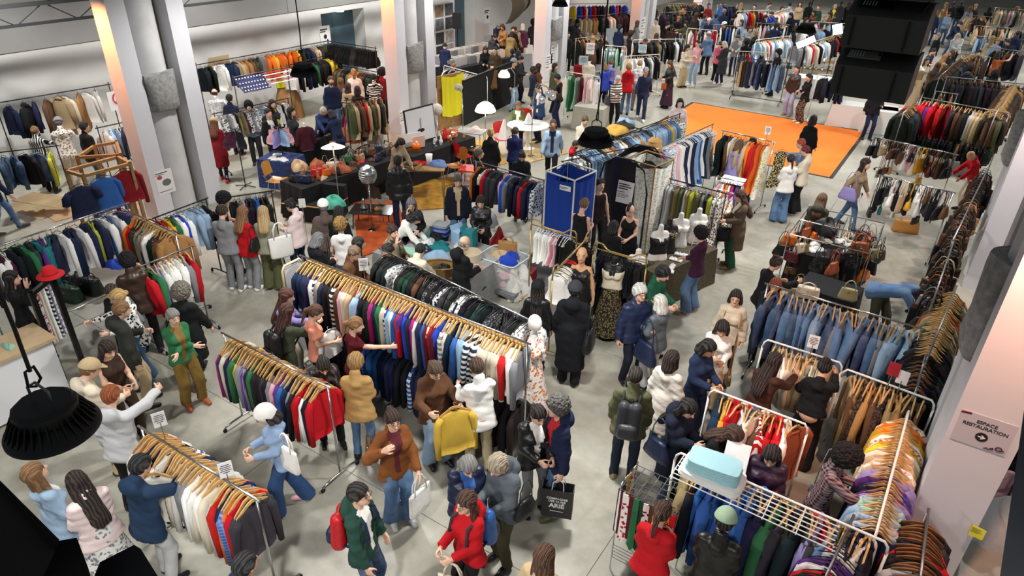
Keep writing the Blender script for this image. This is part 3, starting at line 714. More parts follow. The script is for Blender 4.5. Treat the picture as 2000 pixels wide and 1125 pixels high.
def rack(rname, a, b, z, seq, kind='jacket', style='chrome', hang='wood', sp=.065, endn='the near end', label=None, pxz=True, lowz=None, z2=None, seq2=None, kind2='trousers', hang2='clip', sp2=None, feet=.3, jit=10, name='clothes_rack', wheels=True, frame=True, start=.06, group=None, scale=1.):
    A = G(*a, z)[:2] if pxz else np.array(a, float); Bp = G(*b, z)[:2] if pxz else np.array(b, float)
    dv = Bp-A; Ln = np.linalg.norm(dv); ang = math.atan2(dv[1], dv[0])
    if frame:
        t = empty(name, (A[0], A[1], 0), ang, label or ('%s clothes rack, %s' % (dict(chrome='chrome', white='white tubular', gold='brass coloured', black='black metal', pole='black metal', wall='steel', steel='steel')[style], rname)), 'rack')
        rail_frame(t, A, Bp, z, style, dv/Ln, None, lowz or z2, feet, wheels=wheels)
    for (zz, sq, kd, hg, tier) in ((z, seq, kind, hang, ''), (z2, seq2, kind2, hang2, 'lower ')):
        if zz is None or not sq: continue
        toks = expand(sq); spc = sp if not tier else (sp2 or sp); n = max(1, int((Ln-2*start)/spc)); k = len(toks)
        for i in range(n):
            c, f, kn = parse(toks[min(k-1, int((i+.5)*k/n))], kd)
            u = start+(i+.5)*(Ln-2*start)/n+random.uniform(-.3, .3)*spc
            p = A+dv/Ln*u
            me = garment_mesh(kn, random.randrange(3))
            fab = FM.get(f[:1], 'knit' if kn == 'sweater' else ('fur' if kn == 'fur' else ('denim' if c in ('dn', 'ld', 'dd') else 'cloth')))
            lab = '%s %s%s, %s from %s of the %s%s' % (PAL[c][0], (FW[f[0]]+' ' if f else ''), GW[kn], nth(i), endn, tier, rname)
            rc = np.array(colr(c)); rc[:3] = np.clip(rc[:3]*random.uniform(.8, 1.2)+np.array([random.uniform(-.006, .006) for _ in range(3)]), .003, 1)
            o = link(kn if kn not in ('gown', 'folded', 'fur', 'tank') else dict(gown='evening_gown', folded='trousers', fur='fur_coat', tank='vest_top')[kn], me, None, (p[0], p[1], zz-.02), (random.uniform(-.02, .02), random.uniform(-.05, .05), ang+math.pi/2+math.radians(random.gauss(0, jit))+(math.pi if random.random() < .5 else 0)), tuple(rc), FAB[fab])
            o.scale = (scale*random.uniform(.95, 1.05),)*2+(scale*random.uniform(.96, 1.04),)
            props(o, lab, GC[kn], group or ('garments on the '+tier+rname))
            hm = hanger_mesh(hg if kn == 'sweater' else {'wood': 'woodin', 'dark': 'darkin'}.get(hg, hg)); ho = link('hanger', hm, o)
    return A, Bp, ang
# ---------------------------------------------------------------- bags
def bag_mesh(kind, var=0):
    k = ('bag', kind, var)
    if k in _GM: return _GM[k]
    r = np.random.default_rng(var*7+sum(map(ord, kind))); b = MB()
    w, h, d, dropl = dict(hand=(.16, .20, .06, .16), tote=(.19, .36, .05, .24), hobo=(.19, .24, .07, .30), sling=(.12, .15, .04, .62), duffel=(.25, .24, .12, .12), paper=(.17, .38, .07, .10))[kind]
    n = 14; lv = []
    tops = dict(hand=.78, tote=1., hobo=.62, sling=.92, duffel=.9, paper=1.)[kind]
    for f in (0, .08, .35, .7, .93, 1.): lv.append((h*f, w*(1+(tops-1)*f)*(.9 if f == 0 else 1)*(1 if kind != 'hobo' else (1.05-.25*abs(f-.35))), d*(.75 if f == 0 else (1-.55*f if kind in ('hobo', 'tote') else 1-.35*f))))
    vs = []
    for z, a, t in lv:
        for j in range(n):
            q = 2*math.pi*j/n; cx, sy = math.cos(q), math.sin(q); e = .45 if kind in ('paper', 'duffel') else .7
            vs.append((a*np.sign(cx)*abs(cx)**e, t*np.sign(sy)*abs(sy)**e, z-h-dropl))
    fs = [(i*n+j, i*n+(j+1) % n, (i+1)*n+(j+1) % n, (i+1)*n+j) for i in range(len(lv)-1) for j in range(n)]+[tuple(range(n))[::-1], tuple((len(lv)-1)*n+j for j in range(n))]
    b.add(vs, fs); body = b.mesh('bag', FAB['leather'] if kind not in ('tote', 'paper') else FAB['cloth'], True)
    hb = MB(); hw = w*.55
    for s in ((-1, 1) if kind != 'hobo' and kind != 'sling' else (0,)):
        y = s*d*.45; hb.tube([(-hw, y, -dropl-.03), (-hw*.9, y*.8, -dropl*.5), (-hw*.45, y*.3, -.02), (0, y*.1, 0), (hw*.45, y*.3, -.02), (hw*.9, y*.8, -dropl*.5), (hw, y, -dropl-.03)], .007 if kind not in ('tote',) else .010, 6)
    handle = hb.mesh('handle', FAB['leather'] if kind not in ('tote',) else FAB['cloth'], True)
    cl = MB().box((0, -d*.72, -dropl-h*.28), (.035, .012, .025)).mesh('clasp', gold)
    _GM[k] = (body, handle, cl); return _GM[k]
BW = dict(hand='handbag', tote='tote bag', hobo='slouchy shoulder bag', sling='crossbody bag', duffel='holdall', paper='shopping bag')
BN = dict(hand='handbag', tote='tote_bag', hobo='shoulder_bag', sling='crossbody_bag', duffel='holdall', paper='shopping_bag')
def bag(kind, p, rz, c, label, group=None, tilt=(0, 0), mat=None, scale=1.):
    bm, hm, cl = bag_mesh(kind, random.randrange(3)); name = BN[kind]
    o = link(name, bm, None, p, (tilt[0], tilt[1], rz), colr(c), mat); o.scale = (scale,)*3
    props(o, label, 'bag', group)
    link('handle', hm, o, color=colr(c), mat=mat)
    if kind in ('hand', 'sling', 'duffel'): link('clasp', cl, o)
    return o
def bag_rack(rname, a, b, z, cols, style='chrome', sp=.11, endn='its left end', kinds=('hand', 'hobo', 'tote', 'sling'), pxz=True, label=None, frame=True, wheels=True, feet=.3, both=.04, scale=1.15):
    A = G(*a, z)[:2] if pxz else np.array(a, float); Bp = G(*b, z)[:2] if pxz else np.array(b, float); dv = Bp-A; Ln = np.linalg.norm(dv); ang = math.atan2(dv[1], dv[0])
    if frame:
        t = empty('bag_rack', (A[0], A[1], 0), ang, label or 'metal rack hung with bags, '+rname, 'rack'); rail_frame(t, A, Bp, z, style, dv/Ln, None, None, feet, wheels=wheels)
    cs = expand(cols); n = int(Ln/sp)
    for i in range(n):
        c = cs[int((i+.5)*len(cs)/n)][:2]; kd = random.choice(kinds); s = 1 if i % 2 else -1; p = A+dv*((i+.5)/n)+np.array([-dv[1], dv[0]])/Ln*s*both
        bag(kd, (p[0], p[1], z), ang+math.pi/2+random.uniform(-.5, .5), c, '%s %s, %s from %s of the %s' % (PAL[c][0], BW[kd], nth(i), endn, rname), 'bags on the '+rname, scale=scale*random.uniform(.85, 1.1))
# things people carry
def tote(pi, side, c, kind='tote', what=None, who='', shoulder=True, scale=.9):
    w = BW[kind]; e = (0 if side == 'r' else 1); sg = 1 if e == 0 else -1
    if shoulder: p = to_world(pi, pi['sh'][e]+np.array([sg*.03, -.05, .06])); p = p+np.array([math.cos(pi['rz']), math.sin(pi['rz']), 0])*sg*.07; p[2] -= .02
    else: p = to_world(pi, pi['wr'][e]+np.array([0, 0, -.07]))
    return bag(kind, p, pi['rz']+(.45 if kind == 'tote' else math.pi/2), c, what or '%s %s carried by the person %s' % (PAL[c][0], w, who), scale=scale)
_bp = {}
def backpack(pi, c, who, c2=None, tall=1.):
    t = empty('backpack', to_world(pi, pi['tr'](0, -.20-pi['g'], .18)), pi['rz'], '%s backpack worn by the person %s' % (PAL[c][0], who), 'backpack')
    if 'b' not in _bp:
        v, f = nets(lambda x, y, z: np.maximum(usm([cap((x, y, z), (-.07, 0, -.15), (-.07, .02, .17), .085, .075), cap((x, y, z), (.07, 0, -.15), (.07, .02, .17), .085, .075)], .05), y-.085), (-.22, -.14, -.28), (.22, .12, .28), .02)
        v2, f2 = nets(lambda x, y, z: usm([cap((x, y, z), (-.06, -.07, -.12), (.06, -.07, -.12), .065, .065), cap((x, y, z), (-.06, -.07, -.05), (.06, -.07, -.05), .06, .06)], .03), (-.15, -.16, -.22), (.15, .03, .05), .018)
        b = MB()
        for s in (-1, 1): b.tube([(s*.09, .07, .19), (s*.10, .15, .27), (s*.115, .33, .24), (s*.13, .36, .06), (s*.15, .18, -.10), (s*.10, .06, -.14)], .016, 6)
        h = MB().tube([(-.03, .03, .24), (-.02, .03, .28), (.02, .03, .28), (.03, .03, .24)], .007, 6)
        _bp['b'] = (mesh_np('pack', v, f, [FAB['satin']]), mesh_np('front_pocket', v2, f2, [FAB['satin']]), b.mesh('strap', FAB['cloth'], True), h.mesh('handle', blackp, True))
    m = _bp['b']; co = colr(c); link('pack', m[0], t, color=co); link('front_pocket', m[1], t, color=colr(c2 or c)); link('strap', m[2], t, color=colr(c2 or c)); link('handle', m[3], t); t.scale = (1, 1, tall)
    return t
# ---------------------------------------------------------------- the hall
def onX(x, y, X): d = ray(x, y); return d*(X/d[0])+np.array([0, 0, CAM_H])
def onY(x, y, Y): d = ray(x, y); return d*(Y/d[1])+np.array([0, 0, CAM_H])
def struct(o): o['kind'] = 'structure'; return o
def floor_mat():
    m, nt, b = nmat('polished_concrete'); tc = N(nt, 'ShaderNodeTexCoord'); geo = N(nt, 'ShaderNodeNewGeometry')
    n1 = N(nt, 'ShaderNodeTexNoise'); n1.inputs['Scale'].default_value = .55; n1.inputs['Detail'].default_value = 8; n1.inputs['Roughness'].default_value = .65; L(nt, geo.outputs['Position'], n1.inputs['Vector'])
    n2 = N(nt, 'ShaderNodeTexNoise'); n2.inputs['Scale'].default_value = 7; n2.inputs['Detail'].default_value = 6; L(nt, geo.outputs['Position'], n2.inputs['Vector'])
    c = mix(nt, ramp(nt, n1.outputs[0], .32, .68), lin('8d8a7c'), lin('afada2')); c = mix(nt, .35, c, n2.outputs[0], 'SOFT_LIGHT')
    L(nt, c, b.inputs['Base Color']); L(nt, ramp(nt, n1.outputs[0], .3, .7, (.34, .34, .34, 1), (.5, .5, .5, 1)), b.inputs['Roughness']); b.inputs['Specular IOR Level'].default_value = .4
    bump(nt, b, n2.outputs[0], .05, .004); return m
fm = floor_mat()
fl = struct(B((-9, 34, -.06), (60, 82, .1)).build('floor', plain('slab_joint', '5d5b55', .8)))
sl = B((0, 0, -.008), (4.392, 4.392, .016)).mesh('slab', fm)
for i in range(8):
    for j in range(11):
        o = link('slab', sl, fl, (-22.4+4.4*i+.6, -2.2+4.4*j, 0))
B((-9, 60.6, -.008), (60, 28.7, .016)).build('slab', fm, fl); B((-32.2, 20, -.008), (13.2, 52, .016)).build('slab', fm, fl); B((17.5, 20, -.008), (10, 52, .016)).build('slab', fm, fl)
wallw = plain('white_wall', 'e2e2e0', .75, noise=.05, nscale=1.2); wallg = plain('grey_wall_panel', '9d9d9c', .8, noise=.12, nscale=.8); teal = plain('teal_door', '4b6472', .5, noise=.1, nscale=3)
WX = -20.
wl = struct(empty('wall_left', (0, 0, 0)))
D1 = (17.95, 20.1, 2.78); D2 = (25.7, 27.2, 3.6); zs = 2.97
def wseg(y0, y1, z0, z1, m=wallw, dx=0., nm='wall_panel'): return B((WX-.4+dx, (y0+y1)/2, (z0+z1)/2), (.8, y1-y0, z1-z0)).build(nm, m, wl)
for y0, y1 in ((-6, 1.5), (1.52, 6.3), (6.32, 11.6), (11.62, D1[0]), (D1[1], D2[0]), (D2[1], 36), (36.02, 50), (50.02, 76)): wseg(y0, y1, 0, zs)
wseg(D1[0], D1[1], D1[2], zs); 
for y0, y1 in ((-6, 7.2), (7.22, 16.5), (16.52, 25.7), (27.2, 48), (48.02, 76)): wseg(y0, y1, zs+.012, 7.5, wallg, .03)
wseg(D2[0], D2[1], D2[2], 7.5, wallg, .03)
for k, (a, bb, hh) in enumerate((D1, D2)):
    d = struct(empty('door_%d' % (k+1), (WX-.62, (a+bb)/2, 0)))
    w = bb-a
    for s in (-1, 1): B((0, s*w/4, hh/2), (.06, w/2-.012, hh)).build('door_leaf', teal, d)
    MB().tube([(.03, -.9, 1.02), (.1, -.86, 1.04), (.1, -.1, 1.04), (.03, -.06, 1.02)], .022, 8).build('push_bar', chrome, d, True)
    if k == 0:
        MB().lathe([(0, 0), (.16, 0), (.16, -.05), (0, -.05)], (.3, .15, hh-.02), 16).build('ceiling_light', plain('lit_disc', 'ffffff', .5, emit=3.), d)
struct(B((-9, 75.5, 4), (60, .5, 8)).build('wall_far', plain('far_wall', '5b5a58', .9)))
# truss high on the wall
tt = empty('roof_truss', (-18.5, 0, 3.80), 0, 'grey steel lattice truss running along the white wall', 'truss')
for z in (0, .42): MB().box((0, 11, z), (.09, 26, .09 if z else .06)).build('chord', plain('truss_grey', '2b2c2e', .6), tt)
tw = MATS['truss_grey']
for i in range(36):
    y = -1.5+i*.7; MB().tube([(0, y, .02), (0, y+(.62 if i % 2 else .62), .40)] if i % 2 else [(0, y, .40), (0, y+.62, .02)], .014, 6).build('web_bar', tw, tt)
# pillars of the left row: two clad piers with the old round column between them
clad = plain('pillar_white', 'dedfe6', .55, noise=.04, nscale=2.); conc = plain('raw_concrete', 'a9a9a8', .95, noise=.42, nscale=13, bmp=.6); colp = plain('old_paint', 'd6d7d9', .7, noise=.16, nscale=2.3, bmp=.1); recess = plain('recess_shadow', '7c7660', .8)  # olive recess colour holds the shadow of the gap beside the column
def corbel(name, p, c, r, h, parent, ax=1.):
    """rough concrete bracket broken off the column: flat chipped top, rounded foot"""
    b = MB(); n = 16; lv = [(0, .55), (.02, .8), (.10, .98), (.45, 1.), (.9, 1.0), (1, .97)]
    vs = []
    for f, k in lv:
        for j in range(n):
            a = 2*math.pi*j/n; rr = k*(1+.06*math.sin(3*a+f*5)+.04*math.sin(7*a+f*11)); e = .6
            vs.append((c[0]+r[0]*rr*np.sign(math.cos(a))*abs(math.cos(a))**e, c[1]+r[1]*rr*np.sign(math.sin(a))*abs(math.sin(a))**e, c[2]+h*f+(.05*math.sin(2*a) if f == 1 else 0)))
    fs = [(i*n+j, i*n+(j+1) % n, (i+1)*n+(j+1) % n, (i+1)*n+j) for i in range(len(lv)-1) for j in range(n)]+[tuple(range(n))[::-1], tuple((len(lv)-1)*n+j for j in range(n))]
    b.add(vs, fs); return b.build(name, conc, parent, 'auto')
def sheet(name, p, n, w, h, parent, up=(0, 0, 1), mat=None, tk=.004):
    """flat sheet at p with outward normal n; returns object and its matrix"""
    n = Vector(n).normalized(); u = Vector(up); x = u.cross(n).normalized(); y = n.cross(x)
    M = Matrix(((x[0], y[0], n[0], p[0]), (x[1], y[1], n[1], p[1]), (x[2], y[2], n[2], p[2]), (0, 0, 0, 1)))
    o = B((0, 0, tk/2), (w, h, tk)).build(name, mat or paper, parent); o.matrix_local = M; return o
def lines(parent, rows, w, h, z=.006, m=None):
    for i, (f, y, t) in enumerate(rows): B((0-(w*(1-f)/2 if f < .95 else 0), y*h, z), (w*f*.85, t*h, .002)).build('print_line', m or ink, parent)
def pillar(idx, xf, y0, y1, sgn, ztop=9., warm=60., cz=None, wz=4.3, wcol=(1, .33, .11), fixture=True, dep=.52):
    """xf: plane of the front; sgn: +1 front looks to +X"""
    p = struct(empty('pillar_%d' % idx, (0, 0, 0)))
    w = (y1-y0)*.235; xb = xf-sgn*dep; xm = (xf+xb)/2
    for a in (y0, y1-w): B((xm, a+w/2, ztop/2), (dep, w, ztop)).build('clad_pier', clad, p)
    B((xb+sgn*.06, (y0+y1)/2, ztop/2), (.06, y1-y0-2*w, ztop)).build('recess_panel', recess, p)
    rc = (y1-y0-2*w)*.40; cyy = y0+w+rc+.01; cx = xf-sgn*(rc*.93)
    MB().lathe([(rc, 0), (rc, ztop)], (cx, cyy, 0), 28).build('round_column', colp, p, 'auto')
    if cz:
        corbel('corbel', None, (cx+sgn*rc*.72, cyy, cz[0]), (rc*.62, rc*.98), cz[1]-cz[0], p)
    if warm:
        f = empty('pillar_uplight' if False else 'pillar_spotlight', (xm, y0-.85, wz), 0, 'small black spotlight on the side of pillar, %s along its row' % nth(idx-1 if idx < 6 else idx-6)+(' by the white wall' if idx < 6 else ' at the right'), 'lamp')
        MB().lathe([(.06, 0), (.07, .12), (.05, .15), (0, .15)], n=14).build('housing', blackm, f, True); B((0, .42, .14), (.03, .86, .02)).build('arm', blackm, f)
        ld = bpy.data.lights.new('pillar_light', 'SPOT'); ld.energy = warm*.58; ld.color = wcol; ld.spot_size = math.radians(110); ld.spot_blend = .8; ld.shadow_soft_size = .06
        lo = bpy.data.objects.new('pillar_light', ld); C.objects.link(lo); lo.parent = f; lo.location = (0, 0, -.02); lo.rotation_euler = (math.radians(32), 0, 0)
    return p
XF = -14.45
P1 = pillar(1, XF, 7.55, 9.2, 1, cz=(2.38, 3.2), warm=646, wz=4.75)
P2 = pillar(2, XF, 15.75, 17.5, 1, cz=(1.75, 2.62), warm=748, wz=4.9)
P3 = pillar(3, XF, 24.3, 26.1, 1, cz=(1.55, 2.4), warm=884, wz=4.9)
P4 = pillar(4, XF, 33.3, 35.2, 1, warm=1020, wz=4.6)
P5 = pillar(5, XF, 42.0, 43.9, 1, warm=1020, wz=4.6)
PR1 = pillar(6, .79, 6.75, 8.5, -1, cz=(2.62, 3.72), warm=1054, wz=5.3, wcol=(1, .52, .36), dep=.58)
PR2 = pillar(7, 1.02, 14.9, 16.7, -1, cz=(2.35, 3.35), warm=300, wz=5.0, wcol=(1, .42, .34), dep=.58)
# notices on the pillars
o = sheet('notice', onX(322, 355, XF+.002), (1, 0, 0), .42, .55, None, mat=paper); props(o, 'white sheet with red and grey drawing taped low on the nearest left pillar', 'notice')
lines(o, [(.8, .4, .03), (.6, .33, .02), (.9, -.38, .02)], .42, .55); MB().ball((0.04, -.02, .003), (.12, .09, .003), 10, 6).build('print_drawing', plain('grey_ink', '6d6d70', .8), o); MB().ball((-.1, .12, .003), (.07, .05, .003), 8, 5).build('print_drawing', plain('red_ink', 'b3474b', .8), o)
o = sheet('notice', onX(787, 228, XF+.002), (1, 0, 0), .3, .42, None); props(o, 'white paper notice on the pillar beside the framed lamp picture', 'notice'); lines(o, [(.7, .3, .05), (.5, .1, .04), (.8, -.1, .03), (.6, -.25, .04)], .3, .42)
for (px, py, w, h, lb) in ((1083, 105, .55, .7, 'white notice with small black print on the third pillar'), (1256, 52, .45, .9, 'tall white notice with black letters on the fourth pillar'), (1072, 122, .5, .6, 'white sheet of line drawings on the near side of the third pillar')):
    q = onX(px, py, XF+.003); o = sheet('notice', q, (1, 0, 0), w, h, None); props(o, lb, 'notice'); lines(o, [(.7, .35, .05), (.9, .2, .03), (.5, .05, .05), (.8, -.1, .03), (.6, -.3, .05)], w, h)
# direction sign on the right pillar
q = onY(1921, 845, 6.748); sg = sheet('direction_sign', q, (0, -1, 0), .46, .37, None, mat=plain('sign_board', 'c6c4cc', .5)); props(sg, 'white sign reading ESPACE RESTAURATION with round black arrow on right pillar', 'sign')
text_obj('lettering', 'ESPACE', .052, ink, sg, Matrix.Translation((0, .10, .005)), bold=.0012); text_obj('lettering', 'RESTAURATION', .052, ink, sg, Matrix.Translation((0, .048, .005)), bold=.0012)
MB().lathe([(0, 0), (.052, 0), (.052, .003), (0, .003)], (0, -.055, .004), 24).build('arrow_disc', ink, sg)
MB().box((-.006, -.055, .008), (.05, .010, .002)).build('arrow', paper, sg); MB().prism([(.0, -.03), (.034, -.055), (0, -.08), (-.008, -.073), (.014, -.055), (-.008, -.037)], .008, .010).build('arrow', paper, sg)
dk = plain('burgundy_ink', '4d1a30', .6)
MB().tube([(.05, -.165, .006), (.075, -.15, .006), (.09, -.165, .006), (.10, -.145, .006), (.12, -.13, .006), (.125, -.15, .006), (.105, -.155, .006)], .006, 6).build('logo_mark', dk, sg); MB().tube([(.165+.026*math.cos(a), -.125+.022*math.sin(a), .006) for a in np.linspace(0, 6.28, 13)[:-1]], .006, 6, closed=True).build('logo_mark', dk, sg); MB().tube([(.17, -.14, .006), (.21, -.13, .006)], .006, 6).build('logo_mark', dk, sg)
MB().box((-.19, .16, .005), (.09, .014, .002), rz=.12).build('logo_stripe', dk, sg); MB().box((-.19, .172, .005), (.08, .007, .002), rz=.12).build('logo_stripe', plain('red_stripe', 'a8323c', .6), sg)
q = onY(1909, 1040, 6.7); yn = sheet('yellow_note', q, (-.15, -1, .1), .125, .13, None, mat=plain('sticky_yellow', 'd9d63e', .8)); props(yn, 'yellow handwritten note stuck low on the edge of the right pillar', 'note'); lines(yn, [(.8, .3, .02), (.7, .18, .02), (.85, .06, .02), (.6, -.06, .02)], .125, .13)
# orange carpet
cp = [G(1354.3, 199.3), G(1692.2, 259.4), G(1616.8, 347.1)]
y1, y0 = 25.16, 19.85; x0, x1 = -8.45, -2.47
car = empty('carpet', ((x0+x1)/2, (y0+y1)/2, 0), 0, 'large orange carpet with dark taped edges on the concrete floor', 'carpet')
B((0, 0, .004), (x1-x0, y1-y0, .008)).build('pile', plain('orange_carpet', 'e87b24', .95, noise=.08, nscale=3, bmp=.1), car)
for dx, dy, w, h in ((0, (y1-y0)/2, x1-x0, .05), (0, -(y1-y0)/2, x1-x0, .05), ((x1-x0)/2, 0, .05, y1-y0), (-(x1-x0)/2, 0, .05, y1-y0)): B((dx, dy, .0095), (w+.05, h+.02, .005)).build('edge_tape', plain('edge_tape', '2b2420', .7), car)
# lamps over the hall
for i, (x, y, z, lb) in enumerate(((-2.78, .79, 4.66, 'large black finned lamp nearest the camera above the bottom-left rack'), (-2.95, 6.02, 4.5, 'black finned lamp hanging above the middle of the stalls'), (-7.25, 6.12, 4.55, 'black finned lamp hanging before the clothes by the white wall'), (-8.1, 14.2, 4.5, 'small black finned lamp hanging before the third pillar'), (-2.7, 13.5, 4.62, 'black finned lamp hanging beside the loudspeaker column'))): high_bay(x, y, z, lb)
for x, y in ((-12.4, 9.3), (-12.5, 17.4), (1.7, 13.5), (-2.6, 21.4), (-8, 22), (-13, 26), (2.4, 22), (-2.6, 30), (-8, 30.5), (-13.5, 35), (3, 30), (-3, 39), (-9, 39), (-15, 40), (3, 39), (-4, 50), (-11, 50), (3, 50), (-17.4, 12.5), (-17.5, 23), (-17.4, 18.2), (-17.3, 7.0), (-7.2, .4), (1.4, -.6)):  # unseen lamps added out of frame for hall light and a brighter left wall
    high_bay(x, y, 5.6, 'black finned high-bay lamp, unseen, added out of the picture to light the stalls')
# hung loudspeakers (line array)
q = ray(1618, 183)*4.7+np.array([0, 0, CAM_H]); spk = plain('speaker_black', '3b3b3a', .55, bmp=.25, nscale=60)
for k in range(3):
    t = empty('line_array_speaker', (q[0], q[1]-.03*k, q[2]+.315*k), 0, ('lowest', 'middle', 'topmost')[k]+' of the black loudspeakers hung in a column at the top', 'loudspeaker', 'hung loudspeaker column')
    Wd = .47; prof = [(0, 0), (0, .20), (.035, .232), (.16, .285), (.42, .27), (.42, .0)]
    MB().prism([(y, z) for y, z in prof], 0, Wd, Matrix(((0, 0, 1), (1, 0, 0), (0, 1, 0)))).build('cabinet', spk, t, 'auto')
    for x in (.05, Wd-.1): B((x, -.006, .10), (.012, .012, .17)).build('rigging_bar', blackm, t)
    lp = B((.15, .095, .262), (.2, .085, .006), M=Matrix.Rotation(math.radians(23), 3, 'X')).build('input_plate', plain('plate_grey', '9c9c98', .5) if k == 0 else blackm, t)
    for i in range(5): B((.07+.018*i, .095, .268), (.006, .05, .003), M=Matrix.Rotation(math.radians(23), 3, 'X')).build('print_line', paper, lp)
    MB().tube([(.24, .09, .27), (.24, .05, .33), (.3, -.02, .36), (.36, .0, .44), (.44, .05, .62)], .009, 6).build('cable', blackp, t, True)
    for x in (.36, .38, .40): MB().lathe([(0, 0), (.006, 0), (.006, .006), (0, .006)], (x, .11, .27), 8).build('screw', blackm, t)
# black rigged loudspeaker close to the camera, bottom left
def quadprism(name, pts, dep, dist, mat, label, cat, thick):
    P0 = [ray(x, y)*d+np.array([0, 0, CAM_H]) for (x, y), d in zip(pts, dist)]; e = ray(sum(x for x, y in pts)/len(pts), sum(y for x, y in pts)/len(pts))*np.linalg.norm(thick); b = MB(); n = len(pts)
    b.add([tuple(p) for p in P0]+[tuple(p+e) for p in P0], [tuple(range(n-1, -1, -1)), tuple(range(n, 2*n))]+[(i, (i+1) % n, n+(i+1) % n, n+i) for i in range(n)])
    o = b.build(name, mat); props(o, label, cat); return o
quadprism('stage_speaker', [(-60, 880), (0, 938), (116, 1054), (108, 1075), (60, 1180), (-60, 1180)], 0, [1.5, 1.5, 1.5, 1.5, 1.4, 1.4], plain('near_black', '171414', .7, bmp=.3, nscale=30), 'black loudspeaker cabinet close to the camera in the bottom-left corner', 'loudspeaker', (.05, .12, -.32))
quadprism('stage_light', [(60, 1160), (72, 1090), (116, 1056), (150, 1050), (172, 1108), (190, 1170)], 0, [1.62]*6, MATS['near_black'], 'black flat lamp housing in front of the bottom-left loudspeaker', 'lamp', (.02, .06, -.12))
quadprism('stage_light', [(170, 1160), (195, 1098), (262, 1064), (275, 1072), (330, 1160)], 0, [1.7]*5, plain('near_navy', '1b1b24', .6), 'dark blue-black lamp housing at the bottom edge of the picture', 'lamp', (.02, .06, -.12))
quadprism('steel_brace', [(2000, 800), (1989, 878), (1948, 1160), (2120, 1160), (2120, 800)], 0, [2.6]*5, plain('brace_grey', '55585e', .6, noise=.2, nscale=8), 'slanting grey steel brace at the bottom-right edge', 'brace', (.1, .05, -.05))
# concrete spiral chute at the far wall
ch = struct(empty('spiral_chute', (0, 0, 0)))
c0 = onX(985, 20, -17.6)
def chute(u, v):
    a = -1.9+u*3.4; r = .75+.75*v; z = 3.9-3.0*u; lip = .35*max(0, (v-.6)/.4)**2
    return (c0[0]-.5+r*math.cos(a), c0[1]+r*math.sin(a), z+lip+c0[2]-1.6)
MB().grid(chute, 24, 8).build('chute_bed', plain('chute_concrete', '8a8878', .8, noise=.25, nscale=2), ch, True)
MB().grid(lambda u, v: tuple(np.array(chute(u, 1))+np.array([0, 0, .5*v])), 24, 3).build('chute_rim', MATS['chute_concrete'], ch, True)
MB().grid(lambda u, v: tuple(np.array(chute(u, 1))*(1, 1, 0)+np.array([.04*math.cos(-1.9+u*3.4), .04*math.sin(-1.9+u*3.4), chute(u, 1)[2]-.12+.62*v])), 24, 3).build('chute_rim', MATS['chute_concrete'], ch, True)
# ---------------------------------------------------------------- racks
rack('long centre rack', (590, 500), (1030, 670), 1.9, '5nv wh| nv| gy gn bg nv 3bk bk| rs br pk cr mu bg rd ld=jacket 5bk mg nv gn cr nv| bl lb wh bl rd pu rb nv mg wh nv pu bl bu cr rd bu rb gy| cr nv bl wh lb 4nv| 2wh 5cr rd 2wh gy', 'sweater', sp=.056, endn='mirror end', z2=1.0, seq2='10bk 4ch 6bl 4nv 4bk bl| 6nv 8bk 3ch 6bk', kind2='sweater', hang2='black', sp2=.075, jit=6, label='long chrome two-tier clothes rack of knitwear across the middle of the floor')
rack('black hanger rail', (745, 487), (1042, 628), 1.62, 'bk bk* bk gy# bk dg bk br bk gy* bk bk# ch bk gy# bk bk dg bk gy* bk ch bk gy#', 'blouse', hang='black', sp=.07, endn='its table end', jit=16, label='chrome rack of black and white blouses behind the long centre rack')
rack('small knitwear rack', (437, 652), (640, 755), 1.5, 'mg nv cr 2nv gn mu gy pu gy nv gn 4bk ch gy bk pk pu og bl nv gy bk wh rd wh bk 2rd', 'sweater', sp=.058, endn='its far end', jit=6, label='small chrome rack of sweaters ending in a red one, in front of the long rack')
rack('bottom knitwear rack', (275, 835), (500, 975), 1.5, 'cr rd co nv wh nv bk wh nv bl| bk| cr nv wh gy wh cr 3wh cr wh rd nv bl+ og rd 2ch', 'sweater', sp=.058, endn='its far end', jit=6, label='chrome rack of pale and red sweaters ending in charcoal, near the bottom-left corner')
rack('left jacket rail', (-60, 500), (247, 397), 1.72, 'bk wh pu| pd wh 2bk pu gn ch tl pu nv tl nv wh 3nv wh nv lm tn nv wh bl wh rd nv pu+', 'jacket', hang='black', sp=.095, endn='its left end', jit=12, label='long chrome rail of bright sports jackets at the left', lowz=.2)
rack('mixed coat rail', (255, 414), (342, 455), 1.62, 'rd og bk* br* kh ch gy tn wh bk rs* ch br 2tn', 'coat', hang='wood', sp=.085, endn='its far end', label='chrome rail of brown and patterned coats ending in a tan coat')
rack('pillar football-shirt rail', (303, 425), (402, 388), 1.62, 'rd bk mu gn bl wh rb rd wh 5ld dn bk', 'jacket', style='black', hang='black', sp=.08, endn='its left end', label='black rail of denim and sports tops in front of the nearest left pillar')
rack('leather and puffer rail', (262, 525), (373, 482), 1.5, 'rd ol gn ch lv wh bk wh bk 2wh~ lm gy 2rd', 'jacket', hang='wood', sp=.085, endn='its left end', label='white topped rail of coats ending in a red quilted jacket', style='steel')
rack('hoodie rail by the queue', (447, 385), (530, 373), 1.5, 'bk wh gy bk mu bk bl bk wh bk', 'jacket', hang='black', sp=.09, endn='its left end', style='black')
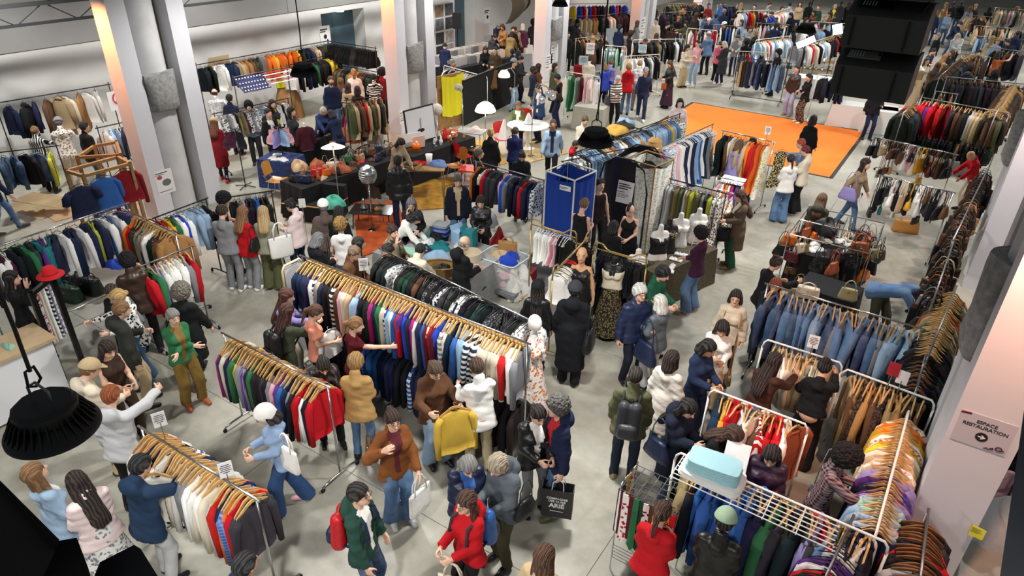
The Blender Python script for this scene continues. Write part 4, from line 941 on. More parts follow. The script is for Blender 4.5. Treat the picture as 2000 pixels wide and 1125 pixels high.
# along the white wall
rack('fur coat rail by the wall', (-10, 202), (212, 165), 2.05, '2nv=jacket bk db=fur nv=jacket br=coat cr=fur bg=fur tn=fur cr=coat tn=coat br=coat wh+=shirt wh+=shirt wh+=shirt', 'fur', style='pole', hang='black', sp=.24, endn='its left end', jit=30, label='black scaffold rail of fur and sheepskin coats along the white wall', start=.2, feet=.3)
rack('lower denim rail by the wall', (-20, 300), (110, 285), 1.5, 'dd bk dd nv bk dd og=shirt lm=shirt', 'jacket', style='pole', hang='black', sp=.2, endn='its left end', jit=30, feet=.25, label='dark lower rail of denim jackets under the fur coats')
rack('blue sweatshirt rail', (190, 250), (250, 237), 1.6, 'wh nv lb bl lb nv bk gy', 'sweater', style='pole', hang='white', sp=.12, endn='its left end', jit=20, feet=.2, label='rail of pale blue sweatshirts half hidden by the nearest left pillar')
rack('top scaffold rail by the wall', (383, 127), (640, 80), 2.1, '2bk wh#=shirt wh#=shirt nv bg tn=jacket br=jacket ol*=jacket gy=tank og mu og rd og ye bk nv bg ch ol', 'jacket', style='pole', hang='black', sp=.15, endn='its left end', jit=22, label='black scaffold rail with orange and brown tops high along the white wall')
rack('dark jacket rail below it', (560, 128), (655, 104), 1.75, 'wh bk wh bk rb bk gn 4bk 2ye bk', 'jacket', style='pole', hang='black', sp=.1, endn='its left end', label='black rail of dark jackets with a green and yellow one by the grey door', feet=.2)
rack('lingerie rail at the door', (641, 80), (733, 94), 2.15, '12bk 2ch 8bk', 'skirt', style='pole', hang='black', sp=.07, endn='the door end', label='tall black rail of black skirts across the grey door', feet=.2)
rack('coat rail by the second pillar', (655, 126), (737, 141), 1.65, 'bu ol pd bk gn tn og ol br ch dg bk', 'coat', style='black', hang='black', sp=.1, endn='the door end', label='black rail of burgundy, green and orange coats behind the shoppers at the door')
rack('skirt and blouse rail', (418, 222), (562, 192), 1.6, 'wh# bk# gy+ wh# bk kh pd bk# gy br# wh# lb wh bk ye wh bk wh', 'skirt', style='black', hang='black', sp=.075, endn='its pillar end', label='black rail of printed skirts and blouses behind the first left pillar')
rack('brown coat rail at the second pillar', (676, 196), (752, 186), 1.5, 'ol bg br ch rd kh bg ol br bg ch tn', 'coat', style='black', hang='dark', sp=.09, endn='its left end', label='black rail of brown and olive coats beside the second pillar')
rack('hanging textile rail', (668, 200), (700, 206), 1.3, 'br rd mg bg bk pk', 'skirt', style='black', hang='black', sp=.1, endn='its left end')
# middle stalls
rack('varsity jacket rack', (930, 315), (1062, 352), 1.62, 'og bk ye#=tee bk rd nv 3ch pk wh rb gy nv bk nv ch rd 3nv nv#', 'jacket', style='steel', hang='black', sp=.085, endn='its left end', label='steel rack of varsity and sports jackets beside the blue changing cabin')
rack('long denim rack', (1118, 300), (1328, 222), 1.6, 'wh bk ld dn ld bk bg=coat tn dn ld cr ch dn ld tn ld dn ch 3ld dn mu ld dn ol# ol#', 'jacket', style='black', hang='black', sp=.08, endn='the lamp end', label='long black rack of denim jackets running up to the orange carpet')
rack('front denim rack', (1100, 315), (1225, 290), 1.5, 'bk ld bg ld wh ld dn ld dd ld dn wh dn', 'trousers', style='black', hang='clip', sp=.08, endn='the cabin end', frame=True, label='low black rack of pale jeans behind the pop-up tent')
rack('jacket pile rack', (1205, 240), (1250, 252), 1.5, 'ol ol# mu ld ld gn# bg', 'jacket', style='black', hang='black', sp=.09, endn='its left end')
rack('bright dress rack', (1262, 300), (1392, 243), 1.75, 'bu bu mg mg lb rb# lb# pk wh nv wh nv lb bl wh nv gy gy#', 'dress', style='chrome', hang='white', sp=.08, endn='the bamboo-shade end', label='chrome rack of bright dresses beside the orange carpet')
rack('grey and olive trouser rack', (1280, 342), (1418, 378), 1.62, 'bk gy# gy+ lg lg ol kh ol lg ol kh lm cr ol gy bk lm br# br#', 'dress', style='black', hang='clip', sp=.075, endn='the tent end', label='black rack of grey and olive dresses above the white mannequins')
rack('coat and gown rack', (1413, 255), (1512, 278), 1.72, 'bk ch br wh bk bg cr br bg rs bg og rd rd og og=gown og=gown ye#=gown ye#=gown', 'coat', style='chrome', hang='black', sp=.09, endn='its left end', label='chrome rack of coats ending in red and orange gowns on the carpet edge')
rack('low blouse rack', (1400, 345), (1450, 356), 1.3, 'pk og# wh# co og mu# bk# mg mg pu', 'blouse', style='chrome', hang='black', sp=.07, endn='its left end', label='low chrome rack of orange and magenta blouses under a white tray')
rack('patterned skirt rack', (1405, 372), (1440, 380), 1.25, 'mu# br# mu# og# bk# mu#', 'skirt', style='chrome', hang='black', sp=.08, endn='its left end')
# brass racks of the corset stall
rack('white lace brass rack', (1042, 437), (1122, 462), 1.55, '5wh cr 2wh rd pk pk 6bk', 'tank', style='gold', hang='white', sp=.06, endn='its left end', label='brass rack of white lace tops with pink boa', wheels=False)
rack('black corset brass rack', (1165, 483), (1258, 510), 1.5, '9bk ch 6bk mu bk', 'tank', style='gold', hang='black', sp=.06, endn='its left end', label='brass rack of black corsets behind the dress forms', wheels=False)
rack('brass rack end rail', (1082, 532), (1150, 462), 1.55, '2wh cr 2wh bk rd 6bk', 'tank', style='gold', hang='black', sp=.12, endn='its near end', label='slanting brass rack with a white blouse at its near end', wheels=False)
# right side
rack('denim jacket rack', (1500, 555), (1800, 642), 1.6, '2dd 2dd dn dd dn dd dn 2ld dn dd dn gy dn bl bk dn dd dn 2gy 3ld ld', 'jacket', style='chrome', hang='wood', sp=.085, endn='its far end', label='chrome rack of blue denim jackets at the right', scale=1.22)
rack('cream blouse rack', (1500, 664), (1640, 708), 1.45, 'gn 2wh cr wh cr cr wh 2bg wh cr wh cr cr wh bg', 'blouse', style='white', hang='wood', sp=.06, endn='its far end', label='white tubular rack of cream blouses', scale=1.25)
rack('khaki blouse rack', (1656, 722), (1820, 782), 1.45, 'bg ch br kh br* kh tn br kh bk br* kh tn wh! kh br ch br br', 'shirt', style='white', hang='wood', sp=.06, endn='its far end', label='white tubular rack of khaki and brown shirts', scale=1.2)
rack('colourful jacket rack', (1395, 762), (1572, 828), 1.5, 'nv lb mu rd tn rd wh rd bl lb cr rd! bl br rd og rd wh ch# rs', 'jacket', style='white', hang='wood', sp=.068, endn='its far end', label='white rounded rack of red, tan and cream jackets', scale=1.12)
rack('shirt rail along the pillar', (1775, 803), (1712, 1040), 1.5, 'og# og mu og mu wh og# mu ye wh bg cr bg cr bg# bg lv lv pu rb nv pu lv lb mi lb mi lb lb+ lg lb+ dn nv', 'shirt', style='white', hang='wood', sp=.058, endn='its orange end', label='white rail of shirts sorted from orange to blue beside the right pillar', jit=5)
rack('bottom right shirt rail', (1665, 1012), (1598, 1160), 1.55, 'pk lg wh pp lg wh lg pu wh rd bk nv wh lg', 'shirt', style='steel', hang='black', sp=.06, endn='its far end', label='steel rail of pale shirts at the bottom right', jit=5)
rack('dark top rail', (1813, 1000), (1795, 1160), 1.5, 'bk bk ch rd bk nv bk rd bk ch bk lg gy bk pk bk', 'sweater', style='steel', hang='dark', sp=.055, endn='its far end', label='chrome rail of dark tops at the foot of the right pillar', jit=6)
rack('workwear rack', (1330, 885), (1728, 1058), 1.62, '2kh tn bk 6bl 4bl bl 2nv ol gn bk bk ch 2bk ch lv rd cr dn ol og nv wh! dn bk', 'jacket', style='white', hang='wood', sp=.075, endn='its towel end', label='long white rack of blue work jackets under a wire shelf, bottom right', scale=1.2)
# farther right
rack('red coat rack', (1800, 190), (1972, 222), 1.85, '3rd pu 6rd 2dr 2bk ch br bk 2db bk wh lg 3bg 3kh 2br 3ol', 'coat', style='steel', hang='wood', sp=.085, endn='its red end', label='tall steel rack of red, black and khaki coats at the right')
rack('end of red coat rack', (1793, 196), (1765, 220), 1.7, 'rd bk ch bk', 'coat', style='steel', hang='wood', sp=.14, endn='its near end', label='short steel arm of coats at the end of the red coat rack')
rack('second tier under red coats', (1783, 255), (1945, 287), 1.0, '22bk db tn 8bk ch 6bk', 'folded', style='steel', hang='black', sp=.08, endn='its left end', frame=False)
rack('leather coat rail', (1985, 160), (1945, 222), 1.85, 'bg br tn br db ch 8db br tn db bk br db', 'coat', style='steel', hang='wood', sp=.1, endn='its far end', label='steel rail of brown leather coats by the far right pillar')
rack('black jacket rail', (1850, 150), (2010, 165), 1.85, '8bk ch 6bk br bk tn ch bk br', 'coat', style='steel', hang='dark', sp=.1, endn='its left end', label='steel rail of black leather jackets behind the red coats')
rack('slanting black jacket rail', (1835, 150), (1880, 110), 1.7, '9bk ch 4bk', 'coat', style='steel', hang='dark', sp=.12, endn='its near end')
rack('checked shirt rail', (1905, 50), (2010, 58), 1.6, 'bg br gy+ bg ch br bg gy bg+ br ch bg', 'shirt', style='steel', hang='wood', sp=.12, endn='its left end')
rack('far jeans rail', (1905, 70), (2005, 78), 1.3, 'ld dn ld bl dn ch nv dn dd nv bk dd', 'trousers', style='steel', hang='clip', sp=.12, endn='its left end')
rack('white collar rail', (1945, 15), (2010, 20), 1.7, 'bg wh bg pk wh ch bg wh', 'shirt', style='steel', hang='wood', sp=.16, endn='its left end')
rack('trouser hanger rail', (1828, 178), (1870, 184), 1.5, 'bk br bk ch bk tn bk', 'folded', style='steel', hang='wood', sp=.12, endn='its left end')
rack('right shirt rail by the pillar', (1868, 560), (1815, 690), 1.6, 'tn br bg ol kh br gn rs bg kh ol bg br kh tn ch bk bk ch bk', 'shirt', style='steel', hang='wood', sp=.07, endn='its far end', label='steel rail of brown and olive checked shirts by the right pillar', jit=6)
rack('dark velvet rail', (1820, 650), (1790, 760), 1.5, '10bk ch 4bk', 'coat', style='steel', hang='dark', sp=.1, endn='its far end')
# far middle
rack('jeans rack', (1443, 112), (1540, 124), 1.5, 'br bg db ch nv gy nv dd nv bk nv ld dn ld dd dd', 'trousers', style='black', hang='clip', sp=.085, endn='its left end', label='black rack of long jeans beside the orange carpet', lowz=.12)
rack('pale shirt rack behind the jeans', (1478, 78), (1545, 70), 1.6, 'lb wh wh rd wh lb wh wh! lb wh lb', 'shirt', style='white', hang='wood', sp=.12, endn='its left end')
rack('striped tie rack', (1445, 100), (1500, 103), 1.5, 'nv ch rd ch bl wh nv ch', 'jacket', style='white', hang='wood', sp=.12, endn='its left end')
rack('floral blouse rack', (1108, 140), (1170, 150), 1.6, 'mi kh gn mi pd bu pk pp pp# pp#', 'dress', style='white', hang='black', sp=.14, endn='the pillar end', label='white rack of green and pink floral dresses beside the third pillar')
rack('striped shirt rack', (1180, 88), (1222, 92), 1.55, 'tl& tl& tl& tl& tl& mi tl& tl&', 'shirt', style='white', hang='white', sp=.14, endn='its left end')
rack('white shirt rack', (1222, 110), (1288, 106), 1.5, 'cr wh kh wh wh wh ch wh wh nv bk', 'shirt', style='white', hang='white', sp=.14, endn='its left end')
rack('dark blazer rack', (1238, 78), (1335, 76), 1.6, 'bk bk ch br bk ch bk kh bk gy bk ch bk wh bk', 'jacket', style='white', hang='black', sp=.15, endn='its left end')
rack('leather jacket rack', (1112, 32), (1190, 30), 1.6, 'bk bk ch bg bg bg tn tn br bk bk', 'jacket', style='steel', hang='black', sp=.2, endn='the pillar end')
rack('football shirt rack', (1112, 8), (1225, 6), 1.6, 'ye wh rb rd wh rb rd nv bk nv gy bk rb rd nv rb', 'jacket', style='steel', hang='black', sp=.2, endn='the pillar end')
rack('lower leather rack', (1180, 30), (1230, 22), 1.6, 'gy wh bk ch bk ch bk', 'coat', style='steel', hang='black', sp=.2, endn='its left end')
rack('shirt and jersey rack', (1345, 55), (1400, 60), 1.6, 'wh wh cr rd wh bk bu wh rd pe bk rd', 'shirt', style='white', hang='wood', sp=.16, endn='its left end')
rack('far steel hanger rack', (1288, 25), (1352, 22), 1.6, '10bk ch 4bk ol bk', 'coat', style='steel', hang='black', sp=.2, endn='its left end')
rack('far blue hall rack', (1402, 10), (1440, 8), 1.7, 'bl nv bl nv bk', 'coat', style='steel', hang='black', sp=.25, endn='its left end')
rack('far rainbow rack', (1440, 22), (1500, 20), 1.6, 'wh lb og bu rd mu nv gn rd wh', 'shirt', style='white', hang='wood', sp=.2, endn='its left end')
rack('far wooden hanger rack', (1500, 30), (1545, 14), 1.6, 'rb rb wh pk cr wh lb pk', 'shirt', style='white', hang='wood', sp=.2, endn='its near end')
rack('far lit rack', (1585, 42), (1650, 46), 1.6, 'wh gn mg wh lb rd tl wh', 'shirt', style='white', hang='wood', sp=.2, endn='its left end')
rack('streetwear rack', (1595, 80), (1650, 62), 1.6, 'wh lb wh bk nv bk rd bk bk nv', 'jacket', style='white', hang='wood', sp=.18, endn='its left end')
rack('black hoodie rack', (1550, 85), (1600, 80), 1.7, 'gy gy bk wh rd cr bk', 'jacket', style='black', hang='black', sp=.16, endn='its left end')
rack('navy coat rack', (1600, 145), (1660, 150), 1.6, 'bk bk nv nv bk nv nv', 'jacket', style='white', hang='black', sp=.14, endn='its left end', label='white rack of navy coats half hidden behind the hung loudspeakers')
rack('record stall rail', (868, 128), (950, 150), 1.3, 'cr bk br bk lg bk wh lg bg rd gy ch wh pk bg', 'blouse', style='white', hang='white', sp=.13, endn='the yellow-cloth end', label='white rail of blouses behind the yellow cloth')
# bags
bag_rack('upper bag rack', (1710, 268), (1868, 302), 1.62, 'bk bk wh bg bk br tn bk br wh pk bk cr wh mu bk bu tn bk br bk bk', endn='its left end', sp=.055, label='chrome rack of leather bags, the upper of two by the carpet')
bag_rack('lower bag rack', (1718, 342), (1862, 376), 1.55, 'bk bk tl bk wh bk cr bg bk mu bk wh bk br bk bk gy bk br', endn='its left end', sp=.055, label='chrome rack of leather bags, the lower of two by the carpet')
bag_rack('brown bag rail', (1930, 328), (1862, 468), 1.6, 'db br db br bk db br db bk br tn db bk br db br db bk br', style='steel', endn='its far end', sp=.09, label='steel rail hung densely with brown leather bags at the right')
bag_rack('near brown bag rail', (1866, 462), (1822, 590), 1.55, 'db br bk br db bk bg db br bk rs db bk gy br bk db', style='steel', endn='its far end', sp=.08, label='second steel rail of brown leather bags, nearer the denim jackets')
for i, (a, b, sq, kd) in enumerate((((1125, 75), (1185, 70), 'bk br bk ch bk db bk', 'coat'), ((1300, 8), (1372, 5), 'bk ol br bk ch bk', 'jacket'), ((1395, 48), (1450, 52), 'rd wh bk bl wh nv', 'shirt'), ((1480, 45), (1540, 48), 'wh pk lb wh nv wh', 'shirt'), ((1560, 60), (1615, 52), 'wh bk gy lb bk', 'jacket'), ((1885, 28), (1940, 34), 'bg br ch bg', 'jacket'), ((1935, 92), (2005, 102), 'bk db br bk ch', 'coat'), ((1880, 105), (1935, 112), 'ch bk br db', 'coat'), ((1240, 12), (1282, 10), 'rb nv rd bk', 'jacket'), ((1860, 125), (1905, 100), 'bk db bk', 'coat'))): rack('far aisle rail, %s from the left' % nth(i), a, b, 1.6, sq, kd, style='steel', hang='wood', sp=.16, endn='one end')
# ---------------------------------------------------------------- people
def p(x, y, face, ph, top='jacket', tc='bk', bot='jeans', bc='dd', hair='short', hc='db', pose='stand', **k): return person(x, y, face, 'person '+ph, top, tc, bot, bc, hair, hc, pose, **k)
GR, BL, GI = '8d8b88', 'c9a468', '9a4f24'; LB = '8a6440'; WHH = 'd2cfc8'; DR = '6e1a1c'
# bottom left
p(62, 906, 105, 'in pale denim jacket with white scarf near bottom-left corner', 'jacket', 'ld', 'jeans', 'lb', 'long', LB, 'pocket', tf='denim', fem=True, h=1.68, nod=-12, inner='wh')
p(150, 927, 195, 'in pale pink quilted jacket with very long dark hair', 'puffer', 'pp', 'skirt', 'gy', 'verylong', '2a1a14', 'hold', fem=True, h=1.66, bf='print')
p(246, 904, 118, 'in navy hooded jacket lifting a pale sweater from bottom-left rack', 'jacket', '1f3550', 'trousers', 'lg', 'short', 'bk', 'reach', h=1.76, skin='m', hood=True)
p(200, 764, 140, 'in pale grey hoodie with ginger hair at bottom-left rack', 'hoodie', 'lg', 'trousers', 'bk', 'short', GI, 'reachr', h=1.78)
p(155, 706, 100, 'in beige cap and beige hoodie behind the nearest lamp', 'hoodie', 'cr', 'trousers', 'bg', 'short', LB, 'hold', hat='cap', hatc='bg', h=1.74)
a = p(197, 660, 25, 'in dark brown sleeveless top with long hair and tan bag', 'tank', 'db', 'trousers', 'db', 'verylong', '2c1a14', 'hold', fem=True, h=1.68)
tote(a, 'r', 'bg', 'hobo', who='in the brown sleeveless top')
p(222, 590, 95, 'in dark green-black hooded jacket and khaki trousers', 'jacket', '2d2f2a', 'trousers', 'bg', 'short', LB, 'bag', h=1.78, hood=True, nod=15)
a = p(243, 558, -80, 'in black and white patterned blouse and blue jeans', 'shirt', 'bk', 'wide', 'dn', 'lowbun', BL, 'reach', tf='print', fem=True, glasses=True, h=1.70)
tote(a, 'r', 'gy', 'hobo', who='in the patterned blouse')
p(216, 548, -25, 'in plain black top behind the patterned blouse', 'sweater', 'bk', 'jeans', 'bk', 'lowbun', 'db', 'hold', fem=True, h=1.66)
p(246, 500, 178, 'in brown leather jacket with dark curls at the coat rail', 'jacket', '3c2a22', 'jeans', 'bk', 'curly', '1c1512', 'reach', tf='leather', h=1.78)
p(347, 560, 150, 'with grey curly hair in long black coat and boots', 'coat', 'bk', 'trousers', 'bk', 'afro', '938b7d', 'walk', fem=True, h=1.66)
p(331, 601, 20, 'in green sweater and mustard corduroy dungarees', 'sweater', 'gn', 'cargo', '7d6330', 'short', GR, 'cross', fem=True, h=1.66, shoes='rs', inner='7d6330')
p(12, 530, 75, 'in black behind the white counter with hand on cheek', 'sweater', 'bk', 'jeans', 'bk', 'long', '1c1412', 'face', fem=True, h=1.68)
p(60, 248, 150, 'in striped shirt and black trousers by the fur coats', 'shirt', 'bk', 'trousers', 'bk', 'lowbun', LB, 'reach', tf='pin', fem=True, h=1.66)
p(110, 231, 172, 'in beige camouflage jacket and cream trousers by the fur coats', 'jacket', 'kh', 'trousers', 'cr', 'short', 'gy', 'reach', tf='print', hat='beanie', hatc='gy', h=1.78)
p(160, 238, 120, 'in black bomber jacket by the blue sweatshirts', 'jacket', 'bk', 'jeans', 'dn', 'short', 'bk', 'stand', h=1.75)
p(0, 0, 100, 'walking in jeans and dark trainers at the left edge', 'jacket', 'nv', 'jeans', 'dn', 'short', 'db', 'walk', at=G(18, 455), h=1.75, shoes='ch')
# queue by the first pillar
p(425, 374, 80, 'with black curls in black T-shirt behind grey sweatshirt', 'tee', 'bk', 'jeans', 'bk', 'curly', 'bk', 'hold', h=1.76, skin='m')
p(428, 401, 150, 'in pale grey sweatshirt and grey joggers', 'sweater', 'gy', 'trousers', 'gy', 'short', 'db', 'hold', h=1.75, shoes='wh', tf='cloth')
a = p(466, 404, 140, 'in red tracksuit top with white sleeve stripes', 'jacket', 'rd', 'trousers', 'gy', 'long', LB, 'hold', fem=True, h=1.70, shoes='wh')
tote(a, 'r', 'bk', 'hobo', who='in the red tracksuit top')
a = p(510, 404, 168, 'in grey-green top and olive trousers with blonde hair', 'sweater', '8b8b78', 'wide', 'ol', 'long', 'c8a878', 'hold', fem=True, h=1.70, tf='cloth')
tote(a, 'r', 'wh', 'tote', what='large white canvas tote on the shoulder of the blonde person', scale=1.15)
p(572, 388, -130, 'in pale pink shirt with black hair in a bun', 'shirt', 'pp', 'jeans', 'nv', 'bun', 'bk', 'hold', fem=True, h=1.68)
p(630, 391, 178, 'in white cap and brown track jacket', 'jacket', '5c4f49', 'jeans', 'ch', 'short', 'gy', 'stand', hat='cap', hatc='wh', h=1.76)
p(658, 404, 165, 'with black plaits in black jacket beside the orange rug', 'jacket', 'bk', 'jeans', 'bk', 'long', '15151a', 'hold', fem=True, h=1.68)
a = p(663, 427, 172, 'in white T-shirt with blonde curls', 'tee', 'wh', 'jeans', 'lb', 'curly', 'c59a56', 'stand', fem=True, h=1.70)
tote(a, 'l', 'bk', 'hobo', who='with blonde curls')
p(612, 455, 120, 'with grey bob in black coat behind the mirror', 'coat', 'bk', 'jeans', 'bk', 'bob', '77787c', 'hold', fem=True, h=1.64)
p(682, 476, 60, 'in brown coat holding a white card', 'jacket', '5b3d26', 'jeans', 'ch', 'short', '7c6450', 'hold', h=1.75)
p(697, 464, 100, 'in black leather jacket with long straight dark hair', 'jacket', 'bk', 'jeans', 'bk', 'verylong', '1d1512', 'stand', fem=True, h=1.66, tf='leather')
p(764, 438, 40, 'in beige coat with curly hair tied up', 'coat', '7d6f58', 'jeans', 'bk', 'bun', '3c271c', 'face', fem=True, h=1.70, inner='ch')
p(757, 475, -60, 'in black top with name badge beside white jacket', 'sweater', 'bk', 'jeans', 'bk', 'lowbun', '241814', 'stand', fem=True, h=1.66)
p(806, 483, 150, 'in white jacket with red scarf at the jumble table', 'jacket', 'cr', 'jeans', 'ch', 'short', 'bk', 'reachlow', fem=True, h=1.64)
p(899, 461, 125, 'with bald head in black hooded jacket and brown trousers', 'jacket', '15161a', 'trousers', '6b4f2e', 'ring', 'a59a8c', 'hold', h=1.80, hood=True)
p(803, 384, -5, 'with long grey hair in black velvet coat', 'coat', 'bk', 'trousers', 'bk', 'long', '77767a', 'face', fem=True, h=1.68, glasses=True, nod=12)
p(775, 408, 70, 'in white top bending beside the black velvet coat', 'jacket', 'wh', 'jeans', 'kh', 'bob', 'bk', 'stoop', fem=True, h=1.66)
p(776, 304, 182, 'in black quilted jacket beside the wooden chairs', 'puffer', '15181d', 'jeans', 'nv', 'short', 'bk', 'stand', h=1.78)
p(770, 261, 35, 'in cream coat with long black hair at the bag table', 'jacket', '9b8a72', 'jeans', 'dd', 'verylong', '1a1414', 'reachlow', fem=True, h=1.68)
a = p(893, 337, 5, 'in navy jacket over beige sweater with olive satchel', 'jacket', '161c2b', 'jeans', 'dn', 'short', '5d544c', 'stand', h=1.78, inner='bg', nod=18)
tote(a, 'r', 'ol', 'sling', what='olive canvas satchel hanging across the navy jacket', scale=1.7)
p(940, 377, -8, 'in black leather jacket beside the varsity jackets', 'jacket', 'bk', 'trousers', 'bk', 'bob', '221814', 'hold', fem=True, h=1.66, tf='leather')
# furniture stall
p(958, 251, 165, 'with blonde hair up in black jacket with white trim', 'jacket', 'bk', 'jeans', 'bk', 'bun', 'b89a66', 'stand', fem=True, h=1.68)
p(1006, 248, 172, 'in dark blue jacket standing before the round white table', 'jacket', '1c2352', 'jeans', 'bk', 'short', 'db', 'hold', h=1.62)
p(934, 290, 100, 'with greying hair in black by the red chair', 'jacket', 'bk', 'jeans', 'bk', 'short', '6b655c', 'stand', h=1.64)
p(1019, 291, 5, 'with dark topknot and glasses stooping over the varsity rack', 'jacket', 'bk', 'jeans', 'bk', 'bun', 'bk', 'hold', glasses=True, h=1.70, nod=25, beard='bk')
p(1012, 196, 0, 'in green jacket sitting at the round white table', 'jacket', '55673d', 'jeans', 'bk', 'short', '8a867f', 'sit', h=1.74, skin='t', inner='wh')
p(1056, 161, -50, 'in blue blazer holding a small white lamp', 'jacket', '2a4468', 'trousers', 'nv', 'short', '241a16', 'hold', h=1.80, inner='wh')
a = p(1094, 143, -105, 'in black T-shirt with black shoulder bag', 'tee', 'bk', 'jeans', 'nv', 'short', 'bk', 'hold', h=1.76, skin='m')
tote(a, 'l', 'bk', 'hobo', who='in the black T-shirt by the third pillar')
p(1081, 231, 0, 'in open pale denim jacket over a navy T-shirt', 'jacket', 'ld', 'jeans', 'bk', 'buzz', '3c2d24', 'walk', tf='denim', h=1.78, skin='t', inner='nv')
p(1142, 224, 20, 'in cream jacket with dark camera strap', 'jacket', 'cr', 'jeans', 'dn', 'short', '6b5138', 'hold', h=1.72, nod=15)
p(1120, 272, 75, 'in red and black jacket sitting by the denim rack', 'jacket', 'rd', 'jeans', 'bk', 'short', 'db', 'hold', h=1.45, skin='m', beard='db')
p(1041, 129, 85, 'with dark skin and beard in navy sweater', 'sweater', '1c2740', 'jeans', 'gy', 'short', 'bk', 'stand', h=1.80, skin='d', beard='bk')
p(1051, 124, 120, 'with long dark hair in brown behind navy sweater', 'jacket', 'br', 'jeans', 'bk', 'verylong', '2a1a16', 'stand', fem=True, h=1.66)
p(1083, 123, 70, 'in olive coat with long dark hair by the third pillar', 'coat', '50523f', 'jeans', 'bk', 'long', '231815', 'stand', fem=True, h=1.68)
p(1003, 114, 60, 'in grey and white cap, black sweater and pale jeans', 'sweater', 'bk', 'jeans', 'lb', 'short', 'db', 'stand', hat='cap', hatc='gy', h=1.80)
p(1014, 107, 70, 'in dark flowered jacket beside the grey and white cap', 'jacket', 'ch', 'jeans', 'bk', 'short', 'bk', 'hold', tf='leopard', h=1.72)
# by the white wall
p(416, 174, 170, 'with thinning hair in pale flowered shirt', 'shirt', 'lb', 'jeans', 'bk', 'ring', '3a2c26', 'reach', tf='print', h=1.76)
p(446, 184, 150, 'in plain navy jacket beside the flowered shirt', 'jacket', 'nv', 'jeans', 'bk', 'short', 'bk', 'stand', h=1.72)
p(414, 230, 165, 'in red coat, dark jeans and red shoes by the first pillar', 'coat', 'dr', 'slim', '1c2230', 'long', '7a4a30', 'hold', fem=True, h=1.68, shoes='rd', hat='beanie', hatc='bg', mod=dict(fr=(.1, -.1), fl=(-.1, .22)))
p(484, 197, 0, 'with dark curls in denim jacket and grey trousers', 'jacket', 'ld', 'trousers', 'ch', 'curly', 'bk', 'stand', tf='denim', h=1.74, inner='bk')
p(521, 211, 40, 'in black and white hooded top behind the blue cloth', 'hoodie', 'bk', 'jeans', 'bk', 'short', 'db', 'stand', h=1.76, inner='wh')
p(530, 194, 30, 'with brown hair in dark coat among the blouses', 'coat', 'ch', 'jeans', 'bk', 'bob', '3b2822', 'stand', fem=True, h=1.68)
p(566, 209, 65, 'in charcoal jacket with long dark hair beside burgundy bust', 'jacket', 'ch', 'jeans', 'bk', 'verylong', '241813', 'stand', fem=True, h=1.72)
p(620, 201, 30, 'with white cropped hair in blue cardigan', 'sweater', '3b4d7c', 'jeans', 'nv', 'short', 'd9d3c4', 'reachlow', fem=True, h=1.66)
p(643, 199, -35, 'with black hair tied back in black top at the table', 'sweater', 'bk', 'jeans', 'bk', 'lowbun', 'bk', 'reachlow', fem=True, h=1.66, skin='m')
p(655, 216, -150, 'in navy jacket with pink heart on its back', 'jacket', '202c4a', 'skirt', 'bk', 'bob', '251914', 'reachlow', fem=True, h=1.62)
p(645, 148, 5, 'with glasses and beard in navy sweater by the dark coats', 'sweater', '1b2748', 'jeans', 'dn', 'short', '6b4c35', 'stand', h=1.84, glasses=True, beard='7a563c')
p(664, 152, 150, 'in pale blue shirt behind the bearded navy sweater', 'shirt', 'lb', 'jeans', 'dn', 'long', LB, 'stand', fem=True, h=1.70)
p(690, 133, 0, 'with cropped bleached hair in white shirt', 'shirt', 'wh', 'jeans', 'bk', 'buzz', 'b79d6a', 'stand', h=1.82, skin='t')
p(678, 162, 140, 'in beige coat with brown hair at the second pillar', 'coat', 'bg', 'jeans', 'bk', 'long', '4a3226', 'stand', fem=True, h=1.68)
p(697, 168, 160, 'in brown with dark hair before the white shirt', 'jacket', 'db', 'jeans', 'bk', 'bob', '221815', 'stand', fem=True, h=1.64)
p(729, 145, 175, 'in black and white swirl patterned jacket', 'jacket', 'bk', 'jeans', 'bk', 'short', 'bk', 'reach', tf='swirl', h=1.74)
p(742, 134, 150, 'with black curls and red top by the second pillar', 'shirt', 'dr', 'jeans', 'bk', 'afro', 'bk', 'reach', h=1.76)
